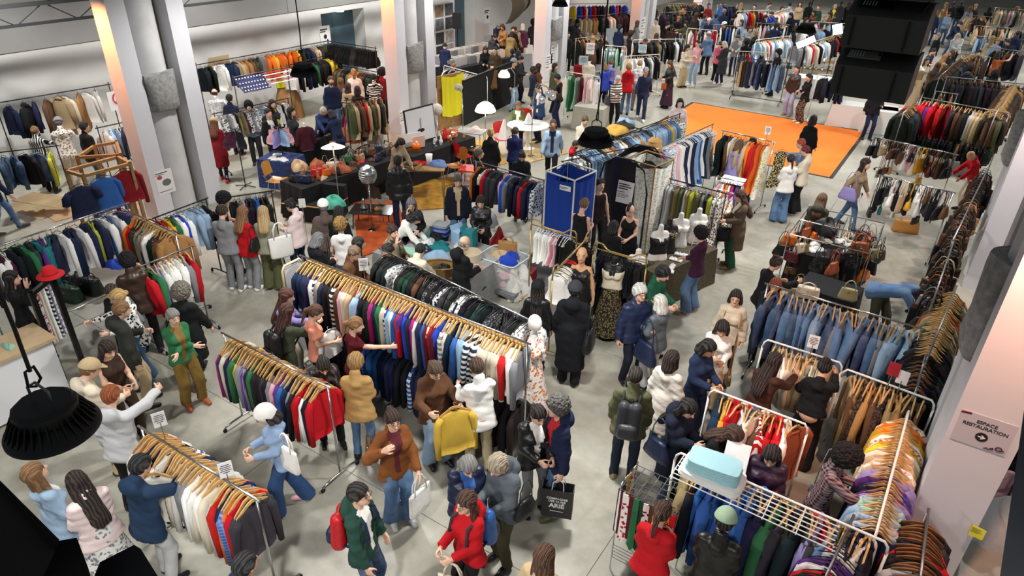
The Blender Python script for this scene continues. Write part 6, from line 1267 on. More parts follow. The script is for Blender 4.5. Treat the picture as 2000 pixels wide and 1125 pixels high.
def sign_stand(px, py, z, label, mat=None, w=.13, h=.19, face=None, rows=True, post=.2, fl=False):
    q = G(px, py, z); post = z-h/2 if fl else post; az = math.atan2(-q[1], -q[0]) if face is None else face
    t = T('sign', (q[0], q[1], z-h/2-post), az-math.pi/2+math.pi, label, 'sign')
    MB().tube([(0, 0, 0), (0, 0, post+.05)], .006, 6).build('post', chrome, t)
    b = B((0, .006, post+h/2), (w, .006, h)).build('card', mat or paper, t)
    if rows:
        for y, f in ((.3, .6), (.18, .8), (.06, .7), (-.06, .8), (-.18, .5)): B((0, -.0045+.006, post+h/2+y*h), (w*f, .003, h*.035)).build('print_line', ink, t)
    return t
sheet_az = None
# --- tall mirror at the end of the long rack
a_, b_ = G(550, 522, 1.75), G(589, 503, 1.75); m_ = (a_+b_)/2; ln = np.linalg.norm((b_-a_)[:2])
t = T('display_board', (m_[0], m_[1], 0), math.atan2(b_[1]-a_[1], b_[0]-a_[0]), 'white display board in a pale wooden frame at the end of the long rack', 'board')
B((0, 0, .93), (ln-.05, .02, 1.56)).build('panel', plain('board_white', 'd8d8da', .4), t); MB().tube([(-ln/2, 0, .12), (-ln/2, 0, 1.68), (-ln/2+.05, 0, 1.75), (ln/2-.05, 0, 1.75), (ln/2, 0, 1.68), (ln/2, 0, .12)], .02, 8).build('frame', plain('pale_wood', 'cdb994', .5), t, True)
for s in (-1, 1): MB().tube([(s*ln/2, -.22, .04), (s*ln/2, 0, .12), (s*ln/2, .22, .04)], .016, 8).build('foot', chrome, t)
# --- jumble table
t, q = table(862, 492, 2.1, 1.5, .74, 0., greycloth, 'table under grey cloth heaped with second-hand clothes')
cs = 'lv nv gy bk lb tl wh mi ch bl ld bk pd wh bk# gy nv ch tl lb bk mi'.split()
for i in range(30):
    c = random.choice(cs)[:2]; x, y = random.uniform(-.95, .55), random.uniform(-.62, .66); fb = random.choice(['cloth', 'cloth', 'print', 'denim', 'plaid'])
    crumple(tl(t, x, y, .735), random.uniform(0, 6), c, '%s crumpled garment in the clothes heap, %s from its front' % (PAL[c][0], nth(i)), (random.uniform(.16, .27), random.uniform(.13, .2), random.uniform(.07, .17)), fb, 'heaped clothes on the grey table')
for i, c in enumerate(('bl', 'nv', 'lv', 'bl', 'gy')): folded(tl(t, -.35, .45, .84+.045*i), .2, c, '%s folded garment, %s from the bottom of the tall pile' % (PAL[c][0], nth(i)), fab='plaid' if i == 4 else 'cloth', group='folded pile on the grey table')
o = crumple(tl(t, -.45, -.55, .80), .3, 'mi', 'mint green folded jacket on the near edge of the jumble table', (.34, .2, .1))
for i, (x, y, w, d, h, c, lb) in enumerate(((.05, .55, .24, .3, .26, 'lb', 'pale blue cardboard box standing on the jumble table'), (.3, .5, .22, .28, .34, 'tl', 'teal cardboard box standing on the jumble table'), (.15, .62, .3, .2, .16, 'pe', 'orange open cardboard box on the jumble table'))):
    bt = T('cardboard_box', tl(t, x, y, .735), random.uniform(-.3, .3), lb, 'box'); B((0, 0, h/2), (w, d, h)).build('body', plain('box_'+c, PAL[c][1], .8), bt); B((w*.55, 0, h+.04), (.012, d, .1), M=Matrix.Rotation(.5, 3, 'Y')).build('flap', MATS['box_'+c], bt); B((-w*.55, 0, h+.04), (.012, d, .1), M=Matrix.Rotation(-.5, 3, 'Y')).build('flap', MATS['box_'+c], bt)
bt = T('open_drum', tl(t, .62, .1, .735), 0, 'round cream drum with open top on the jumble table', 'drum'); MB().lathe([(.19, 0), (.19, .15), (.175, .15), (.175, .02), (0, .02)], n=24).build('wall', plain('drum_cream', 'c9bda2', .7), bt, 'auto')
bt = T('cable_coil', tl(t, .5, -.3, .735), 0, 'dark coil of leads beside the cream drum', 'cable'); MB().tube([(.13*math.cos(a)+.02*math.sin(3*a), .12*math.sin(a), .03+.008*k) for k in range(3) for a in np.linspace(0, 6.1, 14)], .012, 5).build('coil', blackp, bt, True); B((.03, 0, .08), (.09, .07, .06)).build('plug_block', paper, bt)
bk_ = T('wicker_basket', tuple(G(860, 536, .78)), .5, 'brown wicker basket on the front of the jumble table', 'basket'); wick = plain('wicker', 'a8854f', .8, noise=.4, nscale=60, bmp=.6)
MB().grid(lambda u, v: ((.26+.05*v)*math.cos(2*math.pi*u), (.17+.03*v)*math.sin(2*math.pi*u), .2*v), 24, 4, True).build('wall', wick, bk_, True); B((0, 0, .01), (.46, .26, .02)).build('base', wick, bk_)
for s in (-1, 1): MB().tube([(s*.3, -.07, .18), (s*.33, -.04, .27), (s*.33, .04, .27), (s*.3, .07, .18)], .014, 6).build('handle', wick, bk_, True)
MB().tube([(.31*math.cos(a), .2*math.sin(a), .2) for a in np.linspace(0, 6.28, 25)[:-1]], .016, 6, closed=True).build('rim', wick, bk_, True)
crumple((bk_.location[0], bk_.location[1], .84), 1, 'bk', 'dark bundle of belts inside the wicker basket', (.2, .12, .12), 'leather')
# --- clear tub on a dolly, stool, bags
q = G(983, 568); t = T('storage_tub', (q[0], q[1], .2), .0, 'translucent plastic tub of bright clothes on a wheeled dolly', 'tub'); clear = plain('clear_plastic', 'dfe6e8', .25, alpha=.32)
b = MB(); b.grid(lambda u, v: ((.36+.05*v)*np.sign(math.cos(2*math.pi*u))*abs(math.cos(2*math.pi*u))**.3, (.27+.04*v)*np.sign(math.sin(2*math.pi*u))*abs(math.sin(2*math.pi*u))**.3, .55*v), 32, 4, True); b.build('wall', clear, t, 'auto'); B((0, 0, .01), (.7, .52, .02)).build('base', clear, t)
MB().tube([(.42*np.sign(math.cos(a))*abs(math.cos(a))**.3, .32*np.sign(math.sin(a))*abs(math.sin(a))**.3, .55) for a in np.linspace(0, 6.28, 33)[:-1]], .016, 6, closed=True).build('rim', plain('tub_rim', 'c8d2d6', .4), t, True)
for i, (x, y, z, c) in enumerate(((.05, 0, .02, 'pk'), (-.1, .05, .14, 'gy'), (.12, -.03, .22, 'pk'), (-.12, -.05, .3, 'wh'), (.05, .02, .36, 'lg'), (.1, .02, .46, 'rb'), (-.12, .04, .45, 'bg'))): crumple((q[0]+x, q[1]+y, .22+z), i, c, '%s garment in the plastic tub, %s from its bottom' % (PAL[c][0], nth(i)), (.24, .19, .13), 'cloth', 'clothes in the plastic tub')
t = T('dolly', (q[0], q[1], 0), 0, 'grey wheeled dolly under the plastic tub', 'dolly'); B((0, 0, .15), (.9, .66, .07)).build('deck', plain('dolly_grey', '74777a', .6), t)
for i in (-1, 1):
    for j in (-1, 1): MB().lathe([(0, -.02), (.055, -.02), (.055, .02), (0, .02)], (i*.38, j*.26, .055), 14, Matrix.Rotation(math.pi/2, 3, 'Y')).build('wheel', plain('wheel_grey', 'a4a6a6', .6), t, True)
q = G(934, 590); t = T('folding_stool', (q[0], q[1], 0), .5, 'folding stool with turquoise canvas seat beside the tub', 'stool')
MB().grid(lambda u, v: (-.17+.34*u, -.15+.3*v, .44-.04*math.sin(math.pi*u)), 8, 4).build('seat', plain('turquoise_canvas', '5fb6c8', .8), t, True)
for s in (-1, 1):
    for k in (-1, 1): MB().tube([(k*.17, s*.15, .44), (-k*.17, s*.15, 0)], .011, 6).build('leg', blackm, t)
o = bag('paper', tuple(G(992, 462, 1.05)), .3, 'tn', 'brown paper carrier bag with printed bars beside the plastic sacks', scale=1.1)
for i, (x, y, c, lb) in enumerate(((1000, 505, 'wh', 'white plastic sack of clothes behind the tub'), (1015, 530, 'lg', 'pale plastic sack slumped by the brass rack'), (975, 470, 'rd', 'red netted sack behind the paper bag'), (950, 468, 'lg', 'clear crumpled plastic sack on the jumble table corner'), (1012, 545, 'wh', 'small white plastic sack on the dolly end'))):
    crumple(tuple(G(x, y, .35)*np.array([1, 1, 0])+np.array([0, 0, .0 if i != 3 else .74])), i, c, lb, (.28, .24, .55 if i != 3 else .25), 'satin', None, 'sack', 'plastic_sack')
B(tuple(G(1020, 545)+np.array([0, 0, .12])), (.5, .3, .24), .2).build('red_crate', plain('crate_red', 'a8222a', .6)); props(bpy.data.objects['red_crate'], 'red plastic crate edge under the plastic sacks', 'crate')
# --- cabins and tent
def cabin(pts, z, col, label, fab, frame):
    P4_ = [G(x, y, z) for x, y in pts]; c = sum(P4_)/4; t = T('changing_cabin', (c[0], c[1], 0), 0, label, 'cabin'); R_ = [tuple((q-c)[:2]) for q in P4_]
    MB().tube([(x, y, z) for x, y in R_], .018, 8, closed=True).build('top_frame', frame, t, True)
    for x, y in R_: MB().tube([(x, y, 0), (x, y, z)], .016, 8).build('post', frame, t)
    for k in range(4):
        (xa, ya), (xb, yb) = R_[k], R_[(k+1) % 4]; nx, ny = yb-ya, xa-xb; l = math.hypot(nx, ny); nx /= l; ny /= l
        o = MB().grid(lambda u, v: (xa+(xb-xa)*u+nx*(.03*math.sin(u*22)*(1-v*.6)-.05*math.sin(math.pi*u)*v), ya+(yb-ya)*u+ny*(.03*math.sin(u*22)*(1-v*.6)-.05*math.sin(math.pi*u)*v), .03+(z-.06)*v-(.06*math.sin(math.pi*u)*v)), 26, 6).build('curtain', FAB[fab], t, True, color=colr(col))
    return t, R_, c
cb, R_, c_ = cabin([(1066.5, 334), (1109.5, 316), (1164.5, 334), (1122.5, 353)], 2.0, '1d3f96', 'square changing cabin of royal blue cloth on a white frame', 'cloth', whitep)
n_ = sheet('care_label', ((R_[0][0]*.25+R_[3][0]*.75), (R_[0][1]*.25+R_[3][1]*.75)-.06, 1.82), (0, -1, 0), .24, .1, cb); lines(n_, [(.8, .1, .12), (.6, -.15, .1)], .24, .1)
cabin([(1222, 310), (1263, 294), (1316, 310.5), (1280, 326)], 2.0, 'b9bfa4', 'changing cabin of pale flowered cloth on a wooden frame', 'leopard' if False else 'print', plain('cabin_wood', '9a7748', .5))
q = G(1222, 470); t = T('pop_up_tent', (q[0], q[1], 0), 0., 'black pop-up changing tent with rounded top behind the corset stall', 'tent'); tentm = plain('tent_black', '131317', .42)
def tentf(u, v):
    a = 2*math.pi*u; c, s = math.cos(a), math.sin(a); e = .55; x = .55*np.sign(c)*abs(c)**e; y = .5*np.sign(s)*abs(s)**e; z = 1.75*v
    k = 1+.03*math.sin(14*a)*(1-v); zz = z+(.28*max(0, 1-(abs(x)/.55)**2) if v > .99 else 0); return (x*k, y*k, zz+.012*math.sin(17*a+6*v))
MB().grid(tentf, 56, 7, True).build('wall', tentm, t, True)
for s in (-1, 1): MB().tube([(-.55, s*.5, 0), (-.55, s*.5, 1.4), (-.45, s*.5, 1.85), (-.2, s*.5, 2.03), (.2, s*.5, 2.03), (.45, s*.5, 1.85), (.55, s*.5, 1.4), (.55, s*.5, 0)], .02, 8).build('hoop', tentm, t, True)
MB().grid(lambda u, v: (-.5+1.*u, -.47+.94*v, 1.72+.2*math.sin(math.pi*u)-.25*math.sin(math.pi*v)*math.sin(math.pi*u)), 12, 8).build('roof', tentm, t, True)
o = sheet('price_poster', (q[0]+.1, q[1]-.56, 1.35), (0.0, -1, .15), .36, .46, None); props(o, 'white printed poster pinned to the black pop-up tent', 'poster'); lines(o, [(.8, .35, .05), (.9, .25, .05), (.7, .15, .05), (.5, 0, .03), (.8, -.1, .02), (.8, -.17, .02), (.6, -.24, .02)], .36, .46)
# --- mannequins
mann = plain('mannequin_white', 'e6e5e1', .45); mannb = plain('mannequin_black', '161618', .5)
def bust(p, rz, label, skin, cloth=None, cc='bk', fab='cloth', stand=0., skirt=None, sc='bk', sfab='cloth', head=None, arms=False, neckcap=True):
    t = T('dress_form', p, rz, label, 'mannequin'); z0 = stand
    def f(x, y, z):
        P = (x, y, z); ds = [cap(P, (-.10, 0, .50), (.10, 0, .50), .07, .07, ((0, 1, 0), 1.25)), cap(P, (0, -.01, .52), (0, 0, .64), .055, .05)]
        for s in (-1, 1): ds += [cap(P, (s*.075, 0, .43), (s*.055, 0, .22), .10, .085, ((0, 1, 0), 1.25)), cap(P, (s*.055, 0, .22), (s*.075, 0, .02), .085, .115, ((0, 1, 0), 1.2)), cap(P, (s*.07, .07, .40), (s*.07, .075, .39), .065, .065)]
        return np.maximum(usm(ds, .03), -.04-z)
    v, fc = _T.get('bust') or nets(f, (-.24, -.2, -.1), (.24, .22, .74), .02); _T['bust'] = (v, fc)
    link('torso', mesh_np('torso', v+(0, 0, z0), fc, [skin]), t)
    if cloth:
        def g(x, y, z):
            P = (x, y, z); d = f(x, y, z)-.014; top = {'corset': .40, 'halter': .46, 'jacket': .60, 'band': .44}[cloth]; d = np.maximum(d, z-top-(.06*(np.abs(x) > .04) if cloth == 'corset' else 0)); d = np.maximum(d, (.12 if cloth != 'band' else .32)-z) if cloth != 'jacket' else np.maximum(d, -.02-z)
            if cloth == 'jacket':
                for s in (-1, 1): d = smin(d, cap(P, (s*.17, 0, .48), (s*.25, .02, .12), .065, .05), .03)
            return d
        v, fc = nets(g, (-.36, -.24, -.1), (.36, .26, .74), .021); link('bodice' if cloth != 'jacket' else 'jacket', mesh_np('bodice', v+(0, 0, z0), fc, [FAB[fab]]), t, color=colr(cc))
    if skirt: MB().grid(lambda u, w: ((.15+.13*w)*math.cos(2*math.pi*u)*(1+.05*math.sin(18*math.pi*u)*w), (.12+.13*w)*math.sin(2*math.pi*u)*(1+.05*math.sin(18*math.pi*u)*w), z0+.14-skirt*w), 36, 5, True).build('skirt', FAB[sfab], t, True, color=colr(sc))
    if stand:
        MB().tube([(0, 0, .02), (0, 0, z0)], .016, 8).build('pole', blackm, t); MB().lathe([(0, 0), (.17, 0), (.16, .02), (.03, .035), (0, .035)], n=22).build('base', blackm, t, True)
    if head:
        hv, hf = tmpl('head', '', .013); link('head', mesh_np('head', hv+np.array([0, .03, .74+z0]), hf, [head]), t)
    elif neckcap: MB().lathe([(.045, .66), (.05, .675), (.02, .70), (0, .70)], (0, .0, z0), 14).build('neck_cap', skin if skin is not mannb else blackm, t, True)
    return t
def facing(p, f): return math.atan2(-p[1], -p[0])+math.radians(f)-math.pi/2
q = G(1322, 505, .78); tb, q2 = table(1316, 497, .72, 1.75, .78, -.3, plain('brocade_cloth', '6a5f40', .6, noise=.85, nscale=38), 'table under dark gold brocade in front of the white mannequins')
for (x, y, z, f, lb, kw) in ((1357, 470, .78, 10, 'white mannequin bust with white lace front and open cage skirt', dict(cloth='halter', cc='lg', fab='print')), (1322, 480, .78, 15, 'plain white mannequin bust with black straps', dict(cloth='band', cc='wh')), (1300, 492, .78, 20, 'black bust with spotted collar and gold belt', dict(cloth='band', cc='bg', fab='leopard')), (1283, 505, .78, 25, 'white mannequin torso in black bodice by the tent', dict(cloth='corset', cc='bk', fab='satin'))):
    g_ = G(x, y, z); bust((g_[0], g_[1], z), facing(g_, f), lb, mannb if 'black bust' in lb else mann, **kw)
g_ = G(1357, 470, .78); cg = T('cage_skirt', (g_[0], g_[1], .62), facing(g_, 10), 'white strap cage skirt spread under the lace bust', 'skirt')
for k in range(10): a = 2*math.pi*k/10; MB().tube([(.13*math.cos(a), .12*math.sin(a), .26), (.25*math.cos(a), .23*math.sin(a), .2), (.32*math.cos(a), .29*math.sin(a), .02)], .009, 5).build('strap', whitep, cg)
for r, z in ((.25, .2), (.32, .03)): MB().tube([(r*math.cos(a), r*.92*math.sin(a), z) for a in np.linspace(0, 6.28, 21)[:-1]], .009, 5, closed=True).build('hoop', whitep, cg)
g_ = G(1247, 496, 1.45); bust((g_[0], g_[1], .0), facing(g_, -10), 'white mannequin bust in black halter top before the corset rack', mann, 'halter', 'bk', 'satin', stand=.85)
g_ = G(1200, 512, 1.45); t = bust((g_[0], g_[1], 0), facing(g_, -5), 'black dress form in cream corset and long spotted skirt', mannb, 'corset', 'cr', 'cloth', stand=.85, skirt=.88, sc='8f7a4a', sfab='leopard')
MB().grid(lambda u, v: (.24*math.cos(math.pi*(.9+1.2*u))*(1+.35*v), -.03+.2*math.sin(math.pi*(.9+1.2*u))*(1+.3*v), 1.38-1.1*v), 24, 5).build('cape', FAB['satin'], t, True, color=colr('bk')); MB().tube([(.06*math.cos(a), .07*math.sin(a)+.02, 1.44) for a in np.linspace(0, 6.28, 15)[:-1]], .01, 6, closed=True).build('necklace', chrome, t)
person(1138, 482, -5, 'bald mannequin with pale skin in strapless sheer black gown', 'gown', 'bk', 'jeans', 'bk', None, 'bk', 'stand', h=1.78, fem=True, tf='satin', skin='d9a77e')['root'].name = 'mannequin'
mq = bpy.data.objects['mannequin']; mq['category'] = 'mannequin'
g_ = G(1043, 640, 1.60); t = bust((g_[0], g_[1], 0), facing(g_, 60), 'white egg-headed mannequin in orange flowered dress at the long rack end', mann, 'jacket', 'og', 'print', stand=.85, skirt=.7, sc='og', sfab='print'); MB().ball((0, .01, 1.68), (.085, .1, .125), 16, 12).build('egg_head', mann, t, True)
g_ = G(592, 232, 1.45); bust((g_[0], g_[1], .65), facing(g_, 200), 'bust wearing a burgundy zipped jacket on the dark table', mann, 'jacket', '4a1c28', 'cloth')
g_ = G(1328, 200, 1.6); t = bust((g_[0], g_[1], 0), facing(g_, 10), 'mannequin with black bob wig by the carpet corner', plain('mannequin_pink', 'd9bdb4', .5), 'jacket', 'pp', 'cloth', stand=.85, head=MATS['mannequin_pink']); v, f = tmpl('hair', 'bob', .015); o = link('wig', mesh_np('wig', v+np.array([0, .03, 1.59]), f, [MATS['hair']]), t, color=colr('bk'))
# --- white counter at the left with display posts
a_, b_ = G(108, 738), G(0, 790); c_ = (a_+b_)/2; d_ = a_-b_; ang = math.atan2(d_[1], d_[0]); t = T('counter', (a_[0]-1.2*math.cos(ang)-.3*math.sin(ang)*-1, a_[1]-1.2*math.sin(ang)+.3*math.cos(ang), 0), ang, 'white sales counter with pale wooden top at the left edge', 'counter')
B((0, 0, .5), (2.3, .55, .92)).build('body', plain('counter_white', 'e6e7ea', .35), t); B((0, 0, .985), (2.4, .65, .045)).build('worktop', plain('counter_wood', 'cbb08a', .5, noise=.15, nscale=8), t)
for i in (-1, 1): MB().lathe([(0, -.02), (.04, -.02), (.04, .02), (0, .02)], (i*1.05, -.2, .04), 12, Matrix.Rotation(math.pi/2, 3, 'X')).build('caster', plain('caster_grey', 'bbbbbb', .5), t)
for i, (x, y, c, lb) in enumerate(((.7, -.05, 'mi', 'mint green folded scarf on the white counter'), (.3, .05, 'bk', 'black sunglasses case on the white counter'), (.45, -.15, 'br', 'brown sunglasses case on the white counter'))): crumple(tl(t, x, y, 1.008), i, c, lb, (.13, .06, .05), 'cloth' if i == 0 else 'leather', None, 'accessory', 'accessory')
seq = plain('black_sequins', '141416', .3, noise=.9, nscale=120)
g0 = G(125, 742); g1 = G(160, 705); t = T('scarf_stand', (g0[0], g0[1], 0), 0, 'black glittering stand hung with scarves beside the white counter', 'stand'); dd = g1-g0
for (x, y) in ((0, 0), (float(dd[0]), float(dd[1]))): B((x, y, .78), (.07, .07, 1.56)).build('post', seq, t)
B((float(dd[0])/2, float(dd[1])/2, 1.53), (math.hypot(dd[0], dd[1])+.05, .06, .06), math.atan2(dd[1], dd[0])).build('crossbar', seq, t)
hq = (g1[0]-.02, g1[1], 1.56); t = T('felt_hat', hq, .4, 'bright red felt hat on the post of the glittering stand', 'hat'); MB().lathe([(.19, .0), (.185, .012), (.12, .02), (.105, .03), (.10, .10), (.085, .135), (.05, .15), (0, .14)], n=28).build('felt', plain('red_felt', 'd01a22', .85), t, True); MB().lathe([(.107, .03), (.105, .055)], n=24).build('band', plain('red_band', 'a5121a', .7), t)
for i, (u, c, fb) in enumerate(((.1, 'kh', 'cloth'), (.22, 'bk', 'print'), (.34, 'rd', 'print'), (.46, 'cr', 'pin'), (.6, 'wh', 'stripe'), (.75, 'nv', 'stripe'), (.9, 'lv', 'print'))):
    px_, py_ = g0[0]+dd[0]*u, g0[1]+dd[1]*u
    o = MB().grid(lambda a, v: (.05*math.cos(2*math.pi*a)+.01*math.sin(9*v), .02*math.sin(2*math.pi*a), -.9*v), 8, 5, True).build('scarf', FAB[fb], None, True, (px_, py_-.05, 1.5), random.uniform(-.5, .5), colr(c)); props(o, '%s scarf hanging on the glittering stand, %s from the counter' % (PAL[c][0], nth(i)), 'scarf', 'scarves on the glittering stand')
# --- wooden cube frames with sweaters at the left pillar
def cube_frame(corners, zt, label):
    Q = [G(x, y, zt)[:2] for x, y in corners]; c = sum(Q)/4; t = T('garment_display', (c[0], c[1], 0), 0, label, 'frame'); R2 = [q-c for q in Q]
    for k in range(4):
        a, b = R2[k], R2[(k+1) % 4]; l = np.linalg.norm(b-a); B(((a[0]+b[0])/2, (a[1]+b[1])/2, zt-.03), (l+.06, .06, .06), math.atan2(b[1]-a[1], b[0]-a[0])).build('top_bar', ply, t); B((a[0], a[1], zt/2), (.06, .06, zt)).build('post', ply, t)
        if k in (0, 2): B(((a[0]+b[0])/2, (a[1]+b[1])/2, .1), (l, .05, .05), math.atan2(b[1]-a[1], b[0]-a[0])).build('bottom_bar', ply, t)
    return t
cube_frame([(129, 331), (229, 304), (253, 317), (162, 341)], 1.62, 'pine cube frame hung with sweatshirts before the nearest left pillar')
cube_frame([(150, 305), (183, 283), (227, 275), (235, 300)], 1.55, 'second pine cube frame behind the first by the left pillar')
for i, (x, y, c, lb, kd) in enumerate(((150, 352, 'nv', 'navy T-shirt with pale print hanging on the pine frame', 'tee'), (195, 335, 'bl', 'blue fleece pullover hanging on the pine frame', 'sweater'), (238, 322, 'dr', 'dark red velvet sweatshirt hanging on the pine frame', 'sweater'))):
    g_ = G(x, y, 1.6); o = link(kd, garment_mesh(kd, 0), None, (g_[0], g_[1], 1.58), (0, 0, facing(g_, 20)), colr(c), FAB['cloth']); o.scale = (1.25, 1.1, 1.15); props(o, lb, 'sweatshirt', 'tops on the pine frame'); link('hanger', hanger_mesh('black'), o)
for i, (x, y, w, d, r) in enumerate(((75, 405, 1.5, .8, .1), (118, 410, 1.3, .7, -.1), (95, 392, 1.6, .6, .3))):
    g_ = G(x, y); o = B((0, 0, .004+.004*i), (w, d, .006)).build('cardboard_sheet', plain('cardboard', 'a58f6c', .9, noise=.2, nscale=3), None, loc=(g_[0], g_[1], 0), rz=r); props(o, ('largest', 'front', 'rear')[i]+' flattened cardboard sheet on the floor by the fur coats', 'cardboard')
# ---------------------------------------------------------------- furniture stall
def lamp_light(t, loc, e, col=(1, .85, .65), r=.08):
    ld = bpy.data.lights.new('lamp_bulb_light', 'POINT'); ld.energy = e; ld.color = col; ld.shadow_soft_size = r; o = bpy.data.objects.new('lamp_bulb_light', ld); C.objects.link(o); o.parent = t; o.location = loc
glow = plain('lit_shade', 'fff4dd', .6, emit=1.3)
# long black tables of bags
ta, _ = table(690, 318, 3.6, .85, .76, math.pi/2-.1, blackcloth, 'long black-covered table of handbags before the second pillar', at=(G(600, 352, .76)+G(770, 296, .76))/2)
tb2, _ = table(600, 300, 1.7, .8, .74, math.pi/2-.15, blackcloth, 'black-covered table with wooden box and burgundy bust', at=G(600, 268, .74))
tc2, _ = table(545, 310, .9, .75, .74, .3, plain('blue_drape', '2a3f7a', .8, noise=.5, nscale=14), 'small table under blue patterned drapes', at=G(548, 306, .74))
cols = 'bk nv br tn rs rd og bg bk cr kh bk br gn bk tn bg bk nv br'.split()
for i in range(26):
    u = -1.65+3.3*i/26; c = cols[i % len(cols)]; kd = random.choice(['hand', 'hand', 'hobo', 'duffel']); q = tl(ta, u, random.uniform(-.28, .28), .765); bm = dict(hand=.36, hobo=.54, duffel=.36)[kd]
    bag(kd, (q[0], q[1], .765+bm*.78), random.uniform(0, 3), c, '%s %s on the long black table, %s from its left end' % (PAL[c][0], BW[kd], nth(i)), 'bags on the long black table', scale=.78)
for i in range(12):
    q = tl(ta, -1.6+.27*i, random.uniform(-.3, .2), .765); c = random.choice(['bk', 'br', 'rs', 'bg', 'rd', 'wh'])
    crumple(q, random.uniform(0, 6), c, '%s leather purse lying on the long black table, %s along' % (PAL[c][0], nth(i)), (.13, .08, .06), 'leather', 'purses on the long black table', 'purse', 'purse')
o = bag('hand', tuple(G(652, 368, .62)), .2, 'cr', 'cream diamond-quilted handbag hanging on the table front', scale=1.25)
for i, (x, y, c, lb) in enumerate(((585, 330, 'bg', 'beige woven handbag heap at the table end'), (665, 335, 'rs', 'brown fringed suede bag over the table edge'), (620, 328, 'rs', 'rust leather clutch on the table front'))): crumple(tuple(G(x, y, .78)), i, c, lb, (.24, .18, .2), 'leather', None, 'bag', 'soft_bag')
wb = T('wooden_box', tl(tb2, -.1, .05, .745), .3, 'open wooden box of trinkets on the black table', 'box')
for (x, y, w, d) in ((0, .18, .5, .02), (0, -.18, .5, .02), (.25, 0, .02, .36), (-.25, 0, .02, .36)): B((x, y, .1), (w, d, .2)).build('side', ply, wb)
B((0, 0, .01), (.5, .36, .02)).build('base', ply, wb)
for i in range(14): c = random.choice(['bk', 'wh', 'cr', 'br', 'mu', 'gy']); crumple(tl(tb2, random.uniform(-.7, .75), random.uniform(-.3, .3), .745), i, c, '%s trinket bundle on the black table with the bust, %s along' % (PAL[c][0], nth(i)), (.1, .07, .05), 'print' if i % 3 == 0 else 'leather', 'trinkets on the black table', 'trinket', 'trinket')
for i in range(6): c = ('wh', 'cr', 'pk', 'wh', 'lg', 'cr')[i]; crumple(tl(tc2, random.uniform(-.3, .3), random.uniform(-.25, .25), .745), i, c, '%s lace piece on the blue draped table, %s along' % (PAL[c][0], nth(i)), (.12, .09, .03), 'print', 'lace on the blue table', 'lace', 'lace_piece')
# tall single-pole stands with skirts and spare hangers
for (x, y, h_, cs_, lb) in ((560, 355, 1.45, ('lb', 'pk', 'pe', 'pk', 'lv'), 'black single-pole stand of pink and blue skirts by the blue table'), (480, 365, 1.5, ('bk', 'gy', 'pd'), 'black single-pole stand of dark skirts before the red coat')):
    g_ = G(x, y); t = T('pole_stand', (g_[0], g_[1], 0), 0, lb, 'stand'); MB().tube([(0, 0, 0), (0, 0, h_)], .013, 8).build('pole', blackm, t)
    for k in range(4): a = k*math.pi/2+.4; MB().tube([(0, 0, .05), (.28*math.cos(a), .28*math.sin(a), .02)], .012, 6).build('foot', blackm, t); MB().tube([(0, 0, h_), (.16*math.cos(a), .16*math.sin(a), h_+.02)], .008, 6).build('arm', blackm, t)
    for k, c in enumerate(cs_):
        a = k*2*math.pi/len(cs_); o = link('skirt', garment_mesh('skirt', k % 3), None, (g_[0]+.14*math.cos(a), g_[1]+.14*math.sin(a), h_+.02), (0, 0, a), colr(c), FAB['cloth']); o.scale = (.8, .8, .75); props(o, '%s skirt on the single-pole stand, %s round %s' % (PAL[c][0], nth(k), 'by the blue table' if x == 560 else 'before the red coat'), 'skirt', 'skirts on the %s pole stand' % ('pink' if x == 560 else 'dark')); link('hanger', hanger_mesh('black'), o)
